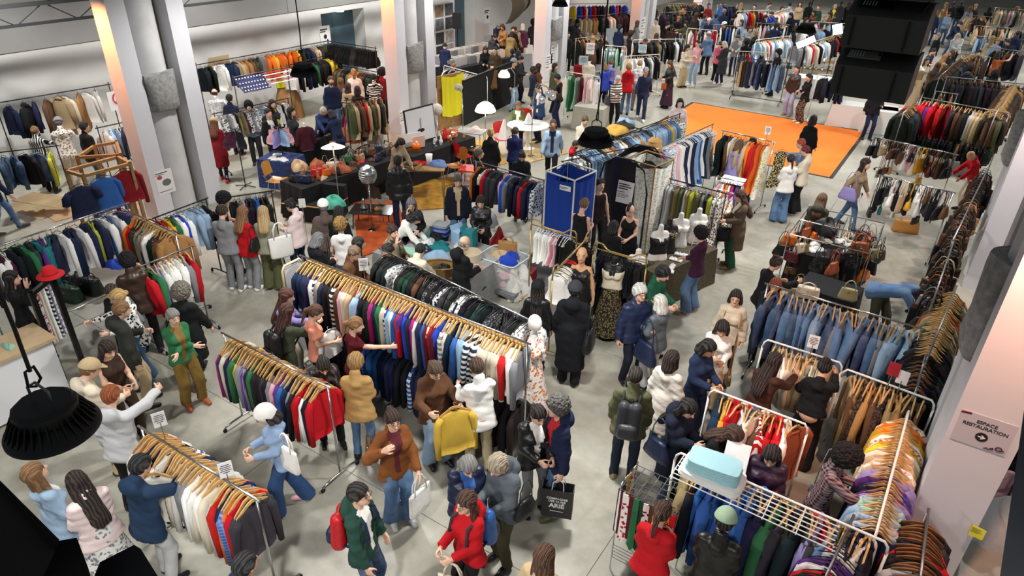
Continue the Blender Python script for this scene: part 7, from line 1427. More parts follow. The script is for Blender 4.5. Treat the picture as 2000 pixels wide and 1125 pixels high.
# black covered table with ornaments and framed picture
tm, _ = table(845, 288, 2.3, .8, .78, math.pi/2-.12, blackcloth, 'black-covered table of glass and red ornaments below the framed picture', at=(G(800, 300, .78)+G(895, 262, .78))/2)
fp = T('framed_picture', tl(tm, -.15, .38, .79), tm.rotation_euler.z, 'framed photograph of a black lamp leaning on the second pillar', 'picture')
Mt = Matrix.Rotation(-.12, 3, 'X'); b = MB()
B((0, 0, .46), (1.05, .03, .92), M=Mt).build('frame', blackp, fp); B((0, -.022, .46), (.98, .012, .85), M=Mt).build('print', plain('photo_white', 'dfe0e2', .3), fp); MB().ball((-.02, -.04, .28), (.17, .012, .09), 16, 8).build('pictured_shade', ink, fp, True); MB().box((-.02, -.05, .5), (.02, .012, .3)).build('pictured_stem', plain('photo_grey', '8c8d90', .4), fp)
for (u, v, kind, lb) in ((-.75, -.1, 'ball', 'round orange glass lamp on the ornament table'), (.45, .05, 'pot', 'red enamel coffee pot on the ornament table'), (.8, .1, 'phone', 'orange dial telephone on the ornament table')):
    t = T(dict(ball='orange_lamp', pot='coffee_pot', phone='telephone')[kind], tl(tm, u, v, .785), .4, lb, dict(ball='lamp', pot='coffee pot', phone='telephone')[kind])
    if kind == 'ball': MB().ball((0, 0, .12), .11, 18, 12).build('globe', plain('orange_glass', 'ee7416', .25), t, True); MB().lathe([(0, 0), (.05, 0), (.04, .03), (0, .03)], n=14).build('foot', chrome, t)
    elif kind == 'pot': MB().lathe([(0, 0), (.09, 0), (.10, .04), (.07, .22), (.04, .25), (.045, .30), (.01, .33), (0, .34)], n=18).build('body', plain('red_enamel', 'c21a1c', .3), t, True); MB().tube([(.08, 0, .1), (.14, 0, .18), (.13, 0, .26)], .014, 6).build('spout', MATS['red_enamel'], t); MB().tube([(-.06, 0, .24), (-.13, 0, .2), (-.1, 0, .08)], .012, 6).build('handle', blackp, t)
    else: B((0, 0, .05), (.22, .2, .1), top=.8).build('body', plain('orange_plastic', 'e25a1c', .35), t); MB().lathe([(0, 0), (.06, 0), (.06, .012), (0, .012)], (0, -.03, .1), 16).build('dial', paper, t); MB().tube([(-.12, .05, .13), (-.08, .05, .16), (.08, .05, .16), (.12, .05, .13)], .022, 8).build('handset', MATS['orange_plastic'], t, True)
glassm = plain('clear_glass', 'e3e8ea', .08, alpha=.4); wp2 = plain('white_porcelain', 'e8e8e6', .25)
for i in range(18):
    q = tl(tm, random.uniform(-1., .9), random.uniform(-.28, .25), .785); m = random.choice([glassm, glassm, wp2, chrome, plain('amber_glass', 'b57a34', .2)]); k = random.uniform(.7, 1.3)
    o = MB().lathe(random.choice([[(0, 0), (.035*k, 0), (.04*k, .1*k), (.03*k, .12*k), (.028*k, .115*k), (0, .02)], [(0, 0), (.03*k, 0), (.006, .02), (.006, .08*k), (.035*k, .12*k), (.03*k, .17*k)], [(0, 0), (.045*k, 0), (.05*k, .05), (.02, .12*k), (.02, .18*k), (0, .18*k)]]), n=14).build('glass_ornament', m, None, True, q); props(o, 'small glass or china ornament on the black table below the framed picture', 'ornament', 'ornaments on the black table')
for i, (x, y, w, h, c) in enumerate(((806, 285, .5, .35, 'e8e4de'), (818, 288, .36, .3, 'd8b0a0'))): g_ = G(x, y, .79); o = B((0, 0, h/2), (w, .03, h), 1.2, M=None).build('leaning_card', plain('card_%d' % i, c, .8), None, loc=tuple(g_)); props(o, ('large white', 'small pink')[i]+' card leaning at the left of the ornament table', 'card')
# partition: yellow cloth over wooden panel, black screen
a_, b_ = G(857, 255), G(903, 243); d_ = b_-a_; ang = math.atan2(d_[1], d_[0]); t = T('partition_panel', tuple((a_+b_)/2), ang, 'wooden partition panel with bright yellow cloth thrown over it', 'partition'); ln = float(np.linalg.norm(d_[:2]))
B((0, 0, .85), (ln, .05, 1.7)).build('panel', ply, t); MB().grid(lambda u, v: (-ln*.42+ln*.9*u, -.10-.03*math.sin(u*14+v*3)-.02*math.sin(u*31), 1.72-1.25*v-.1*math.sin(3*u)), 20, 6).build('yellow_cloth', plain('yellow_cloth', 'd9d21c', .8), t, True)
a_, b_ = G(905, 246), G(1000, 200); d_ = b_-a_; t = T('screen', tuple((a_+b_)/2), math.atan2(d_[1], d_[0]), 'long black fabric screen between furniture and record stalls', 'screen'); B((0, 0, .72), (float(np.linalg.norm(d_[:2])), .06, 1.44)).build('panel', blackcloth, t); B((0, 0, 1.45), (float(np.linalg.norm(d_[:2])), .07, .03)).build('top_rail', blackm, t)
# floor lamps
def floor_lamp(px, py, label, h_, kind):
    g_ = G(px, py); t = T('floor_lamp', (g_[0], g_[1], 0), facing(g_, 0), label, 'lamp'); MB().lathe([(0, 0), (.15, 0), (.15, .015), (.05, .03), (.02, .06), (0, .06)], n=24).build('base', chrome, t, True)
    MB().tube([(0, 0, .03), (0, 0, h_)], .013, 8).build('pole', chrome, t, True); return t, g_
t, g_ = floor_lamp(667, 432, 'floor lamp with wide white dish shade beside the bag table', 1.75, 'dish'); MB().tube([(0, 0, 1.75), (0, .1, 1.85)], .012, 8).build('arm', chrome, t)
MB().lathe([(.04, .10), (.06, .09), (.25, .01), (.26, 0), (.25, -.005), (.05, .07)], (0, .08, 1.78), 32, Matrix.Rotation(.5, 3, 'X')).build('shade', glow, t, True); MB().lathe([(0, .1), (.065, .1), (.065, .13), (0, .13)], (0, .08, 1.78), 20, Matrix.Rotation(.5, 3, 'X')).build('cap', darkwood, t, True)
t, g_ = floor_lamp(728, 450, 'floor lamp with ribbed chrome globe on the orange rug', 1.15, 'globe'); MB().lathe([(.02, -.2), (.12, -.17), (.18, -.08), (.195, 0), (.18, .08), (.12, .17), (.03, .2)], (0, 0, 1.32), 28).build('globe', plain('ribbed_chrome', 'a9acb0', .3, .9), t, True); MB().ball((0, .05, 1.5), .06, 12, 8).build('bulb', glow, t, True)
for k in range(7): r_ = math.sqrt(max(.02, .195**2-(-.15+.05*k)**2)); MB().tube([(r_*math.cos(a), r_*math.sin(a), 1.32-.15+.05*k) for a in np.linspace(0, 6.28, 25)[:-1]], .006, 5, closed=True).build('rib', chrome, t)
t, g_ = floor_lamp(948, 288, 'floor lamp with big lit white dome shade before the black screen', 1.2, 'dome'); MB().lathe([(.02, .26), (.12, .25), (.24, .16), (.31, .02), (.31, 0), (.295, 0), (.2, .14), (0, .2)], (0, 0, 1.1), 32).build('shade', glow, t, True); MB().ball((0, 0, 1.39), .035, 10, 6).build('finial', chrome, t, True); lamp_light(t, (0, 0, 1.12), 25)
t, g_ = floor_lamp(1037, 306, 'chrome arc lamp with three clear globes over the tulip table', 1.55, 'arc'); rgt = 1
for k, (dx, dz) in enumerate(((-.55, 1.85), (-.42, 1.95), (-.25, 1.8))):
    MB().tube([(0, 0, 1.5), (-.03, 0, 1.8+.06*k), (dx*.45, .05*k, 2.05+.05*k), (dx*.85, .08*k, dz+.12), (dx, .1*k, dz)], .011, 8).build('arm', chrome, t, True); MB().ball((dx, .1*k, dz-.09), .1, 16, 10).build('globe', plain('chrome_glass', 'cfd4d8', .12, .7), t, True)
t, g_ = floor_lamp(1003, 268, 'tall lamp with hanging white bell shade beside the man in cap', 1.5, 'bell'); MB().tube([(0, 0, 1.5), (0, 0, 1.95), (.12, 0, 2.12), (.3, 0, 2.05)], .011, 8).build('arm', chrome, t, True); MB().lathe([(.03, .17), (.1, .15), (.17, .05), (.175, -.03), (.165, -.03), (.1, .1), (0, .13)], (.32, 0, 1.88), 28).build('shade', glow, t, True)
t, g_ = floor_lamp(905, 300, 'chrome stand lamp with small white tilted disc by the wooden side table', 1.75, 'disc'); MB().tube([(0, 0, 1.75), (.1, 0, 1.9)], .01, 8).build('arm', chrome, t); MB().lathe([(0, .03), (.06, .02), (.12, 0), (.12, -.01), (0, .01)], (.1, 0, 1.92), 24, Matrix.Rotation(1.1, 3, 'X')).build('shade', paper, t, True)
t, g_ = floor_lamp(857, 315, 'black pole lamp with frosted globe before the ornament table', 1.35, 'g'); MB().ball((0, 0, 1.48), .16, 20, 12).build('globe', plain('frosted_glass', 'd8d2c6', .35), t, True)
# tulip table
g_ = G(1030, 290); t = T('tulip_table', (g_[0], g_[1], 0), 0, 'round white pedestal table with people around it', 'table'); tw_ = plain('white_lacquer', 'ecece8', .25)
MB().lathe([(0, .70), (.6, .70), (.62, .715), (.62, .73), (0, .735)], n=40).build('tabletop', tw_, t, 'auto'); MB().lathe([(.28, 0), (.26, .015), (.1, .05), (.05, .16), (.045, .45), (.08, .62), (.2, .70)], n=28).build('pedestal', tw_, t, True)
o = bust((g_[0]-.05, g_[1]+.1, .735), 0, 'small glass bell lamp on the round white table', glassm, None, neckcap=False) if False else None
t2 = T('table_lamp', (g_[0]-.02, g_[1]+.05, .735), 0, 'glass bell lamp standing on the round white table', 'lamp'); MB().lathe([(.12, 0), (.13, .05), (.08, .2), (.03, .32), (0, .33)], n=20).build('shade', plain('milk_glass', 'dfe3e6', .2), t2, True); MB().lathe([(0, -.001), (.14, -.001), (.14, .01), (0, .01)], n=20).build('base', chrome, t2)
# chairs
def chair(px, py, f, label, mat, cat='chair', h=.44, wire=False):
    g_ = G(px, py); t = T('chair', (g_[0], g_[1], 0), facing(g_, f), label, cat)
    MB().grid(lambda u, v: (-.21+.42*u, -.19+.40*v, h+.03*(2*u-1)**2-.02*math.sin(math.pi*v)), 8, 6).build('seat', mat, t, True)
    MB().grid(lambda u, v: (-.2+.4*u*(1)+0*v, -.22-.06*v+.05*(2*u-1)**2*-1*-1, h+.12+.34*v-.05*(2*u-1)**2*v), 8, 5).build('backrest', mat, t, True)
    for i in (-1, 1):
        for j in (-1, 1): MB().tube([(i*.15, j*.13, h-.01), (i*.22, j*.2, 0)], .011, 6).build('leg', chrome if not wire else blackm, t)
        MB().tube([(i*.12, -.15, h-.01), (i*.12, -.26, h+.15)], .010, 6).build('back_strut', chrome, t)
    return t
wv = plain('chair_veneer', 'a86426', .35, noise=.25, nscale=12); rp = plain('chair_red', 'c41d1f', .35)
for (x, y, f, m, lb) in ((815, 345, 170, wv, 'bent-plywood chair with chrome legs at the paper-strewn table'), (892, 355, -60, wv, 'bent-plywood chair facing left by the yellow rug'), (752, 352, 90, wv, 'bent-plywood chair half hidden behind the black quilted jacket'), (980, 300, 20, rp, 'red chair with white shell back near the tulip table'), (905, 335, 120, rp, 'red plastic chair beside the wooden side table'), (1030, 262, 160, rp, 'dark chair behind the round white table'), (745, 425, 140, plain('wire_chair', '4c3a2c', .5), 'wire chair with grey-brown pad on the orange rug'), (545, 385, 60, plain('caramel_shell', 'c08a3c', .35), 'caramel moulded tub chair beside the bag table')): chair(x, y, f, lb, m)
g_ = G(980, 300); o = MB().grid(lambda u, v: (.16*math.cos(2*math.pi*u)*(1-.8*v), .1*math.sin(2*math.pi*u)*(1-.8*v)+.12*v, .55*v), 16, 6, True).build('shell_vase', tw_, None, True, (g_[0], g_[1], .44)); props(o, 'tall white horn-shaped shell on the red chair', 'vase')
# side tables
def side_table(px, py, w, d, h_, rz, m, label):
    g_ = G(px, py, h_); t = T('side_table', (g_[0], g_[1], 0), rz, label, 'table'); B((0, 0, h_-.015), (w, d, .03)).build('tabletop', m, t)
    for i in (-1, 1):
        for j in (-1, 1): MB().tube([(i*(w/2-.05), j*(d/2-.05), 0), (i*(w/2-.08), j*(d/2-.08), h_-.03)], .014, 6).build('leg', m, t)
    return t
s1 = side_table(905, 285, .9, .5, .5, .2, darkwood, 'low dark wooden side table with a vase'); s2 = side_table(920, 328, .55, .5, .45, .4, rp, 'low red square table by the plywood chair'); s3 = side_table(728, 408, .95, .55, .42, .5, plain('smoked_glass', '2d2a28', .1), 'smoked glass coffee table on the orange rug'); s4 = side_table(830, 325, 1.0, .6, .72, .6, ply, 'pine table strewn with crates and blue cloth'); s5 = side_table(920, 255, .8, .5, .7, .3, plain('glass_top', '9aa4a8', .1), 'glass table with red flowers before the black screen')
for (st, x, y, z, prof, m, lb) in ((s1, -.15, 0, .5, [(0, 0), (.06, 0), (.07, .1), (.04, .2), (.05, .26), (.04, .26)], plain('stone_vase', '77684a', .6), 'stoneware vase on the dark side table'), (s1, .2, -.05, .5, [(0, 0), (.07, 0), (.12, .05), (.1, .06)], wp2, 'white ceramic dish on the dark side table'), (s4, .1, .1, .72, [(0, 0), (.05, 0), (.09, .28), (.08, .28)], wp2, 'white tall vase on the pine table'), (s3, -.2, 0, .42, [(0, 0), (.1, 0), (.1, .05), (.03, .12), (.05, .2), (.0, .26)], chrome, 'chrome cone lamp on the glass coffee table'), (s3, .12, -.08, .42, [(0, 0), (.05, 0), (.06, .05), (0, .1)], plain('amber_glass', 'b57a34', .2), 'amber glass bowl on the coffee table')): o = MB().lathe(prof, n=18).build('vase', m, None, True, tl(st, x, y, z)); props(o, lb, 'vase')
crumple(tl(s4, .3, .1, .72), .3, 'bl', 'blue checked cloth on the pine table', (.25, .18, .12), 'plaid'); crumple(tl(s4, -.1, .2, .72), .3, 'rd', 'red folded cloth on the pine table', (.22, .12, .06)); crumple(tl(s5, .1, 0, .7), 1, 'co', 'bunch of red flowers on the glass table', (.2, .13, .12), 'print', None, 'flowers', 'flower_bunch')
cr_ = T('crate_tray', tl(s4, -.35, -.1, .72), .2, 'dark framed tray leaning on the pine table', 'tray'); B((0, 0, .02), (.45, .35, .02)).build('base', blackm, cr_)
for (x, y, w, d) in ((0, .17, .45, .02), (0, -.17, .45, .02), (.22, 0, .02, .35), (-.22, 0, .02, .35)): B((x, y, .05), (w, d, .07)).build('rim', ply, cr_)
# rugs
for (pts, c, lb) in ((((690, 395), (775, 388), (800, 470), (700, 505)), 'c4551a', 'orange shag rug under the chrome globe lamp'), (((800, 355), (900, 345), (905, 405), (810, 412)), 'b8862a', 'yellow and brown rug under the pine table'), (((880, 290), (960, 270), (990, 320), (900, 340)), 'c79a3c', 'golden rug under the dark side table'), (((1000, 285), (1075, 260), (1110, 300), (1020, 322)), 'c9b282', 'pale gold rug under the round white table')):
    Q = [G(x, y) for x, y in pts]; c_ = sum(Q)/4; o = MB().prism([tuple((q-c_)[:2]) for q in Q], .002, .022).build('rug', plain('rug_'+c, c, .95, noise=.45, nscale=5, bmp=.8), None, loc=(c_[0], c_[1], 0)); props(o, lb, 'rug')
cush = crumple(tuple(G(650, 402, .5)), .2, '4fb8a0', 'teal cushion on the black sofa beside the bag table', (.26, .2, .22), 'satin', None, 'cushion', 'cushion')
sf = T('sofa', (G(618, 425)[0], G(618, 425)[1], 0), .35, 'low black sofa with yellow piping beside the bag table', 'sofa'); B((0, 0, .24), (1.3, .7, .34)).build('seat', blackcloth, sf); B((0, .33, .5), (1.3, .16, .5)).build('backrest', blackcloth, sf); MB().tube([(-.64, -.34, .42), (.64, -.34, .42), (.64, .4, .42)], .014, 6).build('piping', plain('piping_yellow', 'c9a638', .6), sf)
# ---------------------------------------------------------------- record stall
for (x, y, w, d, rz, lb, m) in ((925, 122, 3.4, .8, math.pi/2-.15, 'long record table with white crates, nearest the wall posters', blackcloth), (990, 86, 2.2, .8, .15, 'rear record table under white cloth', plain('white_cloth', 'd4d4d2', .9)), (916, 106, 2.6, .7, math.pi/2-.1, 'record table beside the loudspeaker stand', blackcloth), (868, 126, .9, .7, 0, 'small white-covered table below the posters', MATS['white_cloth'] if 'white_cloth' in MATS else paper)):
    t, _ = table(x, y, w, d, .76, rz, m, lb); n = int(w/.42)
    for i in range(n):
        q = tl(t, -w/2+.25+(w-.5)*i/max(1, n-1), random.uniform(-.08, .08), .765); cr2 = T('record_crate', q, rz, '%s record crate on the %s, %s along' % ('white' if i % 3 else 'grey', lb.split(',')[0], nth(i)), 'crate', 'record crates'); m2 = plain('crate_white', 'd9d9d6', .6) if i % 3 else plain('crate_grey', '8d9094', .6)
        for (xx, yy, ww, dd2) in ((0, .17, .36, .015), (0, -.17, .36, .015), (.17, 0, .015, .34), (-.17, 0, .015, .34)): B((xx, yy, .15), (ww, dd2, .3)).build('side', m2, cr2)
        B((0, 0, .17), (.32, .32, .30)).build('record_sleeves', plain('sleeves', 'b5b0a6', .7, noise=.6, nscale=40), cr2)
t = T('red_crate', tuple(G(948, 128)), .1, 'tall red box at the end of the record table', 'box'); B((0, 0, .35), (.5, .4, .7)).build('body', plain('red_box', 'b43328', .6), t); B((0, 0, .71), (.52, .42, .03)).build('lid', MATS['red_box'], t)
# posters on the wall
py0, pz0 = 23.1, .75; bd = T('poster_board', (WX+.02, 24.2, 0), 0, 'white board of record posters on the wall by the second pillar', 'board'); B((0.02, 0, 1.35), (.03, 2.7, 2.3)).build('backing', paper, bd)
pc = ['6c7480', '8a5a48', 'b59a7c', '77797c', '9a9aa0', 'e2761c', '8c8f94', '5a5f68', 'b3262c', '55504c', '4c4a48', 'cfcac0', '70767e', 'a4553c', '3c3f46', 'c4bfb6']
for i in range(4):
    for j in range(4):
        o = B((.045, -1.02+.68*j, 2.2-.56*i), (.012, .56, .48)).build('poster', plain('poster_'+pc[i*4+j], pc[i*4+j], .6, noise=.55, nscale=5), bd)
g_ = onX(893, 40, -18.4); t = T('tripod_loudspeaker', (g_[0], g_[1], 0), math.radians(-60), 'black loudspeaker on a pole stand before the grey door', 'loudspeaker'); B((0, 0, g_[2]), (.36, .34, .6), top=.9).build('cabinet', blackp, t); MB().tube([(0, 0, 0), (0, 0, g_[2]-.28)], .02, 8).build('pole', blackm, t)
for k in range(3): a = k*2.1; MB().tube([(0, 0, .5), (.4*math.cos(a), .4*math.sin(a), .02)], .014, 6).build('leg', blackm, t)
B((0, -.175, g_[2]), (.3, .012, .5)).build('grille', plain('grille_dark', '232325', .7), t)
# signs on the wall
for (px, py, X, w, h, lb) in ((635, 68, WX+.01, .5, .62, 'white round-arrow notice hanging on the grey door'), (952, 30, WX+.02, .5, .7, 'white notice with round mark on the wall by the chute'), (232, 195, -18.9, .55, .5, 'notice with red no-entry ring half hidden by the pillar'), (432, 140, WX+.03, .75, .95, 'beige poster of a burger on the wall behind the blouses')):
    o = sheet('wall_notice', onX(px, py, X), (1, 0, 0), w, h, None, mat=paper if 'burger' not in lb else plain('beige_poster', 'c7b08a', .8)); props(o, lb, 'notice')
    if 'no-entry' in lb: MB().tube([(.15*math.cos(a), .05+.15*math.sin(a), .008) for a in np.linspace(0, 6.28, 21)[:-1]], .018, 6, closed=True).build('red_ring', plain('ring_red', 'c02a30', .6), o); B((0, .05, .008), (.3, .03, .004), .8).build('red_bar', MATS['ring_red'], o)
    elif 'burger' in lb: MB().ball((0, .12, .004), (.2, .12, .006), 14, 6).build('print_drawing', plain('burger_brown', '7d5a34', .8), o)
    else: MB().lathe([(0, 0), (w*.16, 0), (w*.16, .003), (0, .003)], (0, -h*.1, .005), 18).build('round_mark', ink, o); lines(o, [(.8, .3, .08), (.6, .18, .06)], w, h)
# flag over the scaffold
a_, b_ = G(455, 152, 2.05), G(560, 132, 2.05); d_ = b_-a_; ln = float(np.linalg.norm(d_)); fl_ = T('draped_flag', tuple(a_), math.atan2(d_[1], d_[0]), 'starred and striped flag draped over the scaffold by the wall', 'flag'); sy = plain('flag_blue', '1e2450', .8)
MB().grid(lambda u, v: (ln*.5*u, -.45*v+.02*math.sin(9*u), -.12*math.sin(math.pi*v)-.35*v*v), 10, 8).build('canton', sy, fl_, True)
for x_ in (0., ln): MB().tube([(x_, 0, -2.05), (x_, 0, .06)], .016, 6).build('pole', steel, fl_)
MB().tube([(0, 0, .01), (ln, 0, .01)], .014, 6).build('crossbar', steel, fl_)
st_ = MB().lathe([(0, 0), (.022, 0), (.022, .006), (0, .006)], n=6).mesh('star', paper)
for i in range(9):
    for j in range(4): v = (j+.5)/4; link('star', st_, fl_, (ln*.5*(i+.5+(j % 2)*.3)/9.4, -.45*v-.008, -.12*math.sin(math.pi*v)-.35*v*v+.006), (.9, 0, 0))
for k in range(6): B((ln*.75, -.04-.075*k, -.03-.045*k), (ln*.5, .072, .008)).build('stripe', plain('flag_red', 'a32830', .8) if k % 2 == 0 else paper, fl_)
yb = T('yellow_bag', tuple(G(560, 175, .9)*np.array([1, 1, 0])+np.array([0, 0, .98])), 1.1, 'bright yellow carrier hanging behind the blouse rail', 'bag'); B((0, 0, .18), (.6, .1, .34)).build('body', plain('bag_yellow', 'e5dd12', .6), yb); MB().tube([(-.15, 0, .35), (-.1, 0, .5), (.1, 0, .5), (.15, 0, .35)], .01, 6).build('handle', MATS['bag_yellow'], yb)
for (x, y, z, lb) in ((560, 175, .9, 'brown armchair-like wrapped bundle behind the blouses'), (690, 250, .35, 'rust leather suitcase stack by the second pillar')): crumple(tuple(G(x, y, z)*np.array([1, 1, 0])), .4, 'tn' if z > .5 else 'rs', lb, (.45, .35, 1.0 if z > .5 else .5), 'leather', None, 'bundle', 'bundle')
bn_ = T('waste_bin', tuple(G(733, 278)), .3, 'grey-brown square bin with black liner by the second pillar', 'bin'); MB().grid(lambda u, v: ((.2+.06*v)*np.sign(math.cos(2*math.pi*u))*abs(math.cos(2*math.pi*u))**.3, (.2+.06*v)*np.sign(math.sin(2*math.pi*u))*abs(math.sin(2*math.pi*u))**.3, .75*v), 24, 3, True).build('wall', plain('bin_taupe', '8c8076', .6), bn_, 'auto'); B((0, 0, .70), (.46, .46, .04)).build('liner', blackp, bn_)
# ---------------------------------------------------------------- right-hand goods
# tie stand
q = G(1232, 1085); t = T('tie_stand', (q[0], q[1], 0), .0, 'chrome wire grid stand hung with patterned ties beside the red sweater', 'stand')
A_ = G(1212, 955, 1.25); B_ = G(1300, 1000, 1.25); A2 = G(1250, 935, 1.25)
ox, oy = A_[0]-q[0], A_[1]-q[1]; w_ = .62; d_ = .42
for i in range(6): MB().tube([(ox, oy+d_*i/5, 1.25), (ox+w_, oy+d_*i/5, 1.25)], .006, 6).build('grid_bar', chrome, t)
for i in range(8): MB().tube([(ox+w_*i/7, oy, 1.25), (ox+w_*i/7, oy+d_, 1.25)], .006, 6).build('grid_bar', chrome, t)
for i in (0, 1):
    for j in (0, 1): MB().tube([(ox+w_*i, oy+d_*j, 1.3), (ox+w_*i, oy+d_*j, .0)], .009, 6).build('leg', chrome, t)
for i in range(5): MB().tube([(ox, oy, .2+.05*i), (ox+w_, oy, .2+.05*i)], .005, 6).build('grid_bar', chrome, t)
tie = MB(); tie.add([(-.03, 0, 0), (.03, 0, 0), (.03, .008, 0), (-.03, .008, 0), (-.042, 0, -.62), (.042, 0, -.62), (.042, .008, -.62), (-.042, .008, -.62), (0, 0, -.68), (0, .008, -.68)], [(0, 1, 5, 4), (3, 7, 6, 2), (0, 4, 7, 3), (1, 2, 6, 5), (4, 5, 8), (7, 9, 6), (4, 8, 9, 7), (5, 6, 9, 8), (0, 3, 2, 1)]); tiem = tie.mesh('tie', FAB['cloth'])
for side in (0, 1):
    for i in range(11 if side == 0 else 7):
        c = ('bu', 'rd', 'bu', 'gn', 'dg', 'bu', 'br', 'mu', 'mu', 'og', 'rd', 'tl', 'nv')[(i+side*4) % 13]; fb = random.choice(['print', 'leopard', 'pin', 'leopard', 'plaid', 'cloth'])
        if side == 0: pp, rr = (q[0]+ox+.03+w_*i/11, q[1]+oy-.02-.01*(i % 2), 1.24), 0
        else: pp, rr = (q[0]+ox-.02-.01*(i % 2), q[1]+oy+.03+d_*i/7, 1.24), -math.pi/2
        o = link('tie', tiem, None, pp, (0, 0, rr+random.uniform(-.12, .12)), colr(c), FAB[fb]); o.scale = (1, 1, random.uniform(.92, 1.15)); props(o, '%s patterned tie on the %s of the wire stand, %s along' % (PAL[c][0], ('front', 'left side')[side], nth(i)), 'tie', 'ties on the wire stand')
# wire shelf with towels on the workwear rack
A_ = G(1332, 895, 1.72); B_ = G(1640, 1030, 1.72); d_ = B_-A_; ln = float(np.linalg.norm(d_)); t = T('wire_shelf', tuple(A_), math.atan2(d_[1], d_[0]), 'white wire shelf laid along the top of the workwear rack', 'shelf')
for i in range(7): MB().tube([(0, -.3+.06*i, 0), (ln, -.3+.06*i, 0)], .006, 6).build('wire', whitep, t)
for i in range(int(ln/.3)): MB().tube([(.3*i, -.31, -.006), (.3*i, .07, -.006)], .006, 6).build('cross_wire', whitep, t)
u_ = d_/ln; nr = np.array([-u_[1], u_[0], 0]); c0_ = A_+u_*.34-nr*.08
for i, (c, w, d) in enumerate((('wh', .62, .36), ('wh', .60, .35), ('lb', .52, .28), ('lb', .52, .28), ('lb', .5, .28), ('lb', .5, .27))):
    folded((c0_[0], c0_[1], 1.73+.036*i), math.atan2(d_[1], d_[0])+.02*i, 'a9d4de' if c == 'lb' else c, '%s folded cloth, %s from the bottom of the stack on the wire shelf' % ('pale turquoise' if c == 'lb' else 'white', nth(i)), w, d, .036, group='folded cloths on the wire shelf', n=2, name='folded_cloth', cat='cloth')
# signs and papers on racks
for (x, y, z, lb, kw) in ((710, 517, 2.1, 'white printed card above the long centre rack', {}), (311, 820, 1.72, 'white price card at the far end of the bottom-left rack', {}), (441, 918, 1.72, 'white printed price card in the middle of the bottom-left rack', {}), (590, 397, 1.2, 'white card held among the queue by the mirror', dict(rows=False, fl=True)), (1589, 668, 1.72, 'white card with red drawing above the cream blouses', {}), (1746, 722, 1.7, 'red poster on the khaki rack', dict(mat=plain('red_card', '9c2030', .6), rows=False)), (1763, 738, 1.62, 'small photo card beside the red poster', dict(rows=False)), (1500, 255, 1.95, 'white price card over the gown rack', {}), (1140, 118, 1.8, 'pale blue card over the floral dress rack', dict(mat=plain('blue_card', 'b5cdd6', .7), fl=True, w=.3, h=.3)), (1255, 95, 1.8, 'pale blue card over the white shirts', dict(mat=MATS['blue_card'] if 'blue_card' in MATS else None, fl=True, w=.3, h=.3)), (1153, 95, 1.8, 'white card with small picture left of the striped shirts', dict(fl=True, w=.3, h=.4))): sign_stand(x, y, z, lb, **kw)
g_ = G(1438, 893, 1.35); o = sheet('white_card', tuple(g_), tuple(np.array([-g_[0], -g_[1], 6])/np.linalg.norm([g_[0], g_[1], 6])), .26, .32, None); props(o, 'blank white card over the workwear near the purple jacket', 'card')
# black shopping bag with lettering
pi = SHOPPER; w0 = to_world(pi, pi['wr'][1]+np.array([0, .02, -.08])); az = math.atan2(-w0[1], -w0[0]); sb = T('shopping_bag', (w0[0], w0[1], 0), az+math.pi/2-.1, 'black shopping bag lettered COMPAGNIE DES CUIRS ARIÉ held by the navy jacket', 'bag'); zt = w0[2]-.12; bh = .43; bagm = plain('bag_black', '232325', .5)
for (x, y, w, d) in ((0, -.07, .36, .006), (0, .07, .36, .006), (.178, 0, .006, .14), (-.178, 0, .006, .14)): B((x, y, zt-bh/2), (w, d, bh)).build('side', bagm, sb)
B((0, 0, zt-bh), (.36, .14, .008)).build('base', bagm, sb)
for y in (-.07, .07): MB().tube([(-.07, y, zt-.02), (-.06, y*.5, zt+.08), (0, y*.1, zt+.12), (.06, y*.5, zt+.08), (.07, y, zt-.02)], .005, 6).build('handle', paper, sb)
for (tx, sz, z, bd_) in (('COMPAGNIE', .043, -.13, .001), ('DES CUIRS', .043, -.175, .001), ('ARIÉ', .088, -.245, .004)):
    text_obj('lettering', tx, sz, paper, sb, Matrix.Translation((0, -.0755, zt+z)) @ Matrix.Rotation(math.pi/2, 4, 'X'), bold=bd_)
B((0, -.075, zt-.33), (.16, .003, .008)).build('print_line', paper, sb)
# yellow sweater and white garment being held
def held(px, py, z, f, kind, c, label, hang='wood', sc=1.): g_ = G(px, py, z); o = link(kind, garment_mesh(kind, 1), None, tuple(g_), (0, 0, facing(g_, f)), colr(c), FAB['knit' if kind == 'sweater' else 'cloth']); o.scale = (sc, sc, sc*.92); props(o, label, kind); link('hanger', hanger_mesh(hang), o); return o
o = held(868, 752, 1.30, 0, 'sweater', 'd2ae45', 'yellow sweater on a wooden hanger held up by the brown suede jacket'); o.location = tuple(to_world(YS, (-.06, .46, 1.30))); o.rotation_euler = (.12, 0, YS['rz']-.2); held(640, 640, 1.25, 40, 'blouse', 'wh', 'white garment on a hanger held by the coral T-shirt', 'white', .8); held(300, 918, 1.45, 150, 'sweater', 'd6d2c8', 'pale sweater on a hanger lifted by the navy hooded jacket'); o = held(1528, 288, 1.55, 40, 'dress', 'e6d690', 'yellow flowered dress held out beside the gown rack', 'black'); o.material_slots[0].link = 'OBJECT'; o.material_slots[0].material = FAB['leopard']
held(1130, 200, 1.2, 0, 'shirt', 'nv', 'navy checked shirt under arm by the lamp nearest the pillar') if False else None
# tan holdall on the floor
g_ = G(1766, 452); bag('duffel', (g_[0], g_[1], .36*1.15), .25, 'b5803e', 'large tan leather holdall standing on the floor under the bag racks', scale=1.15)
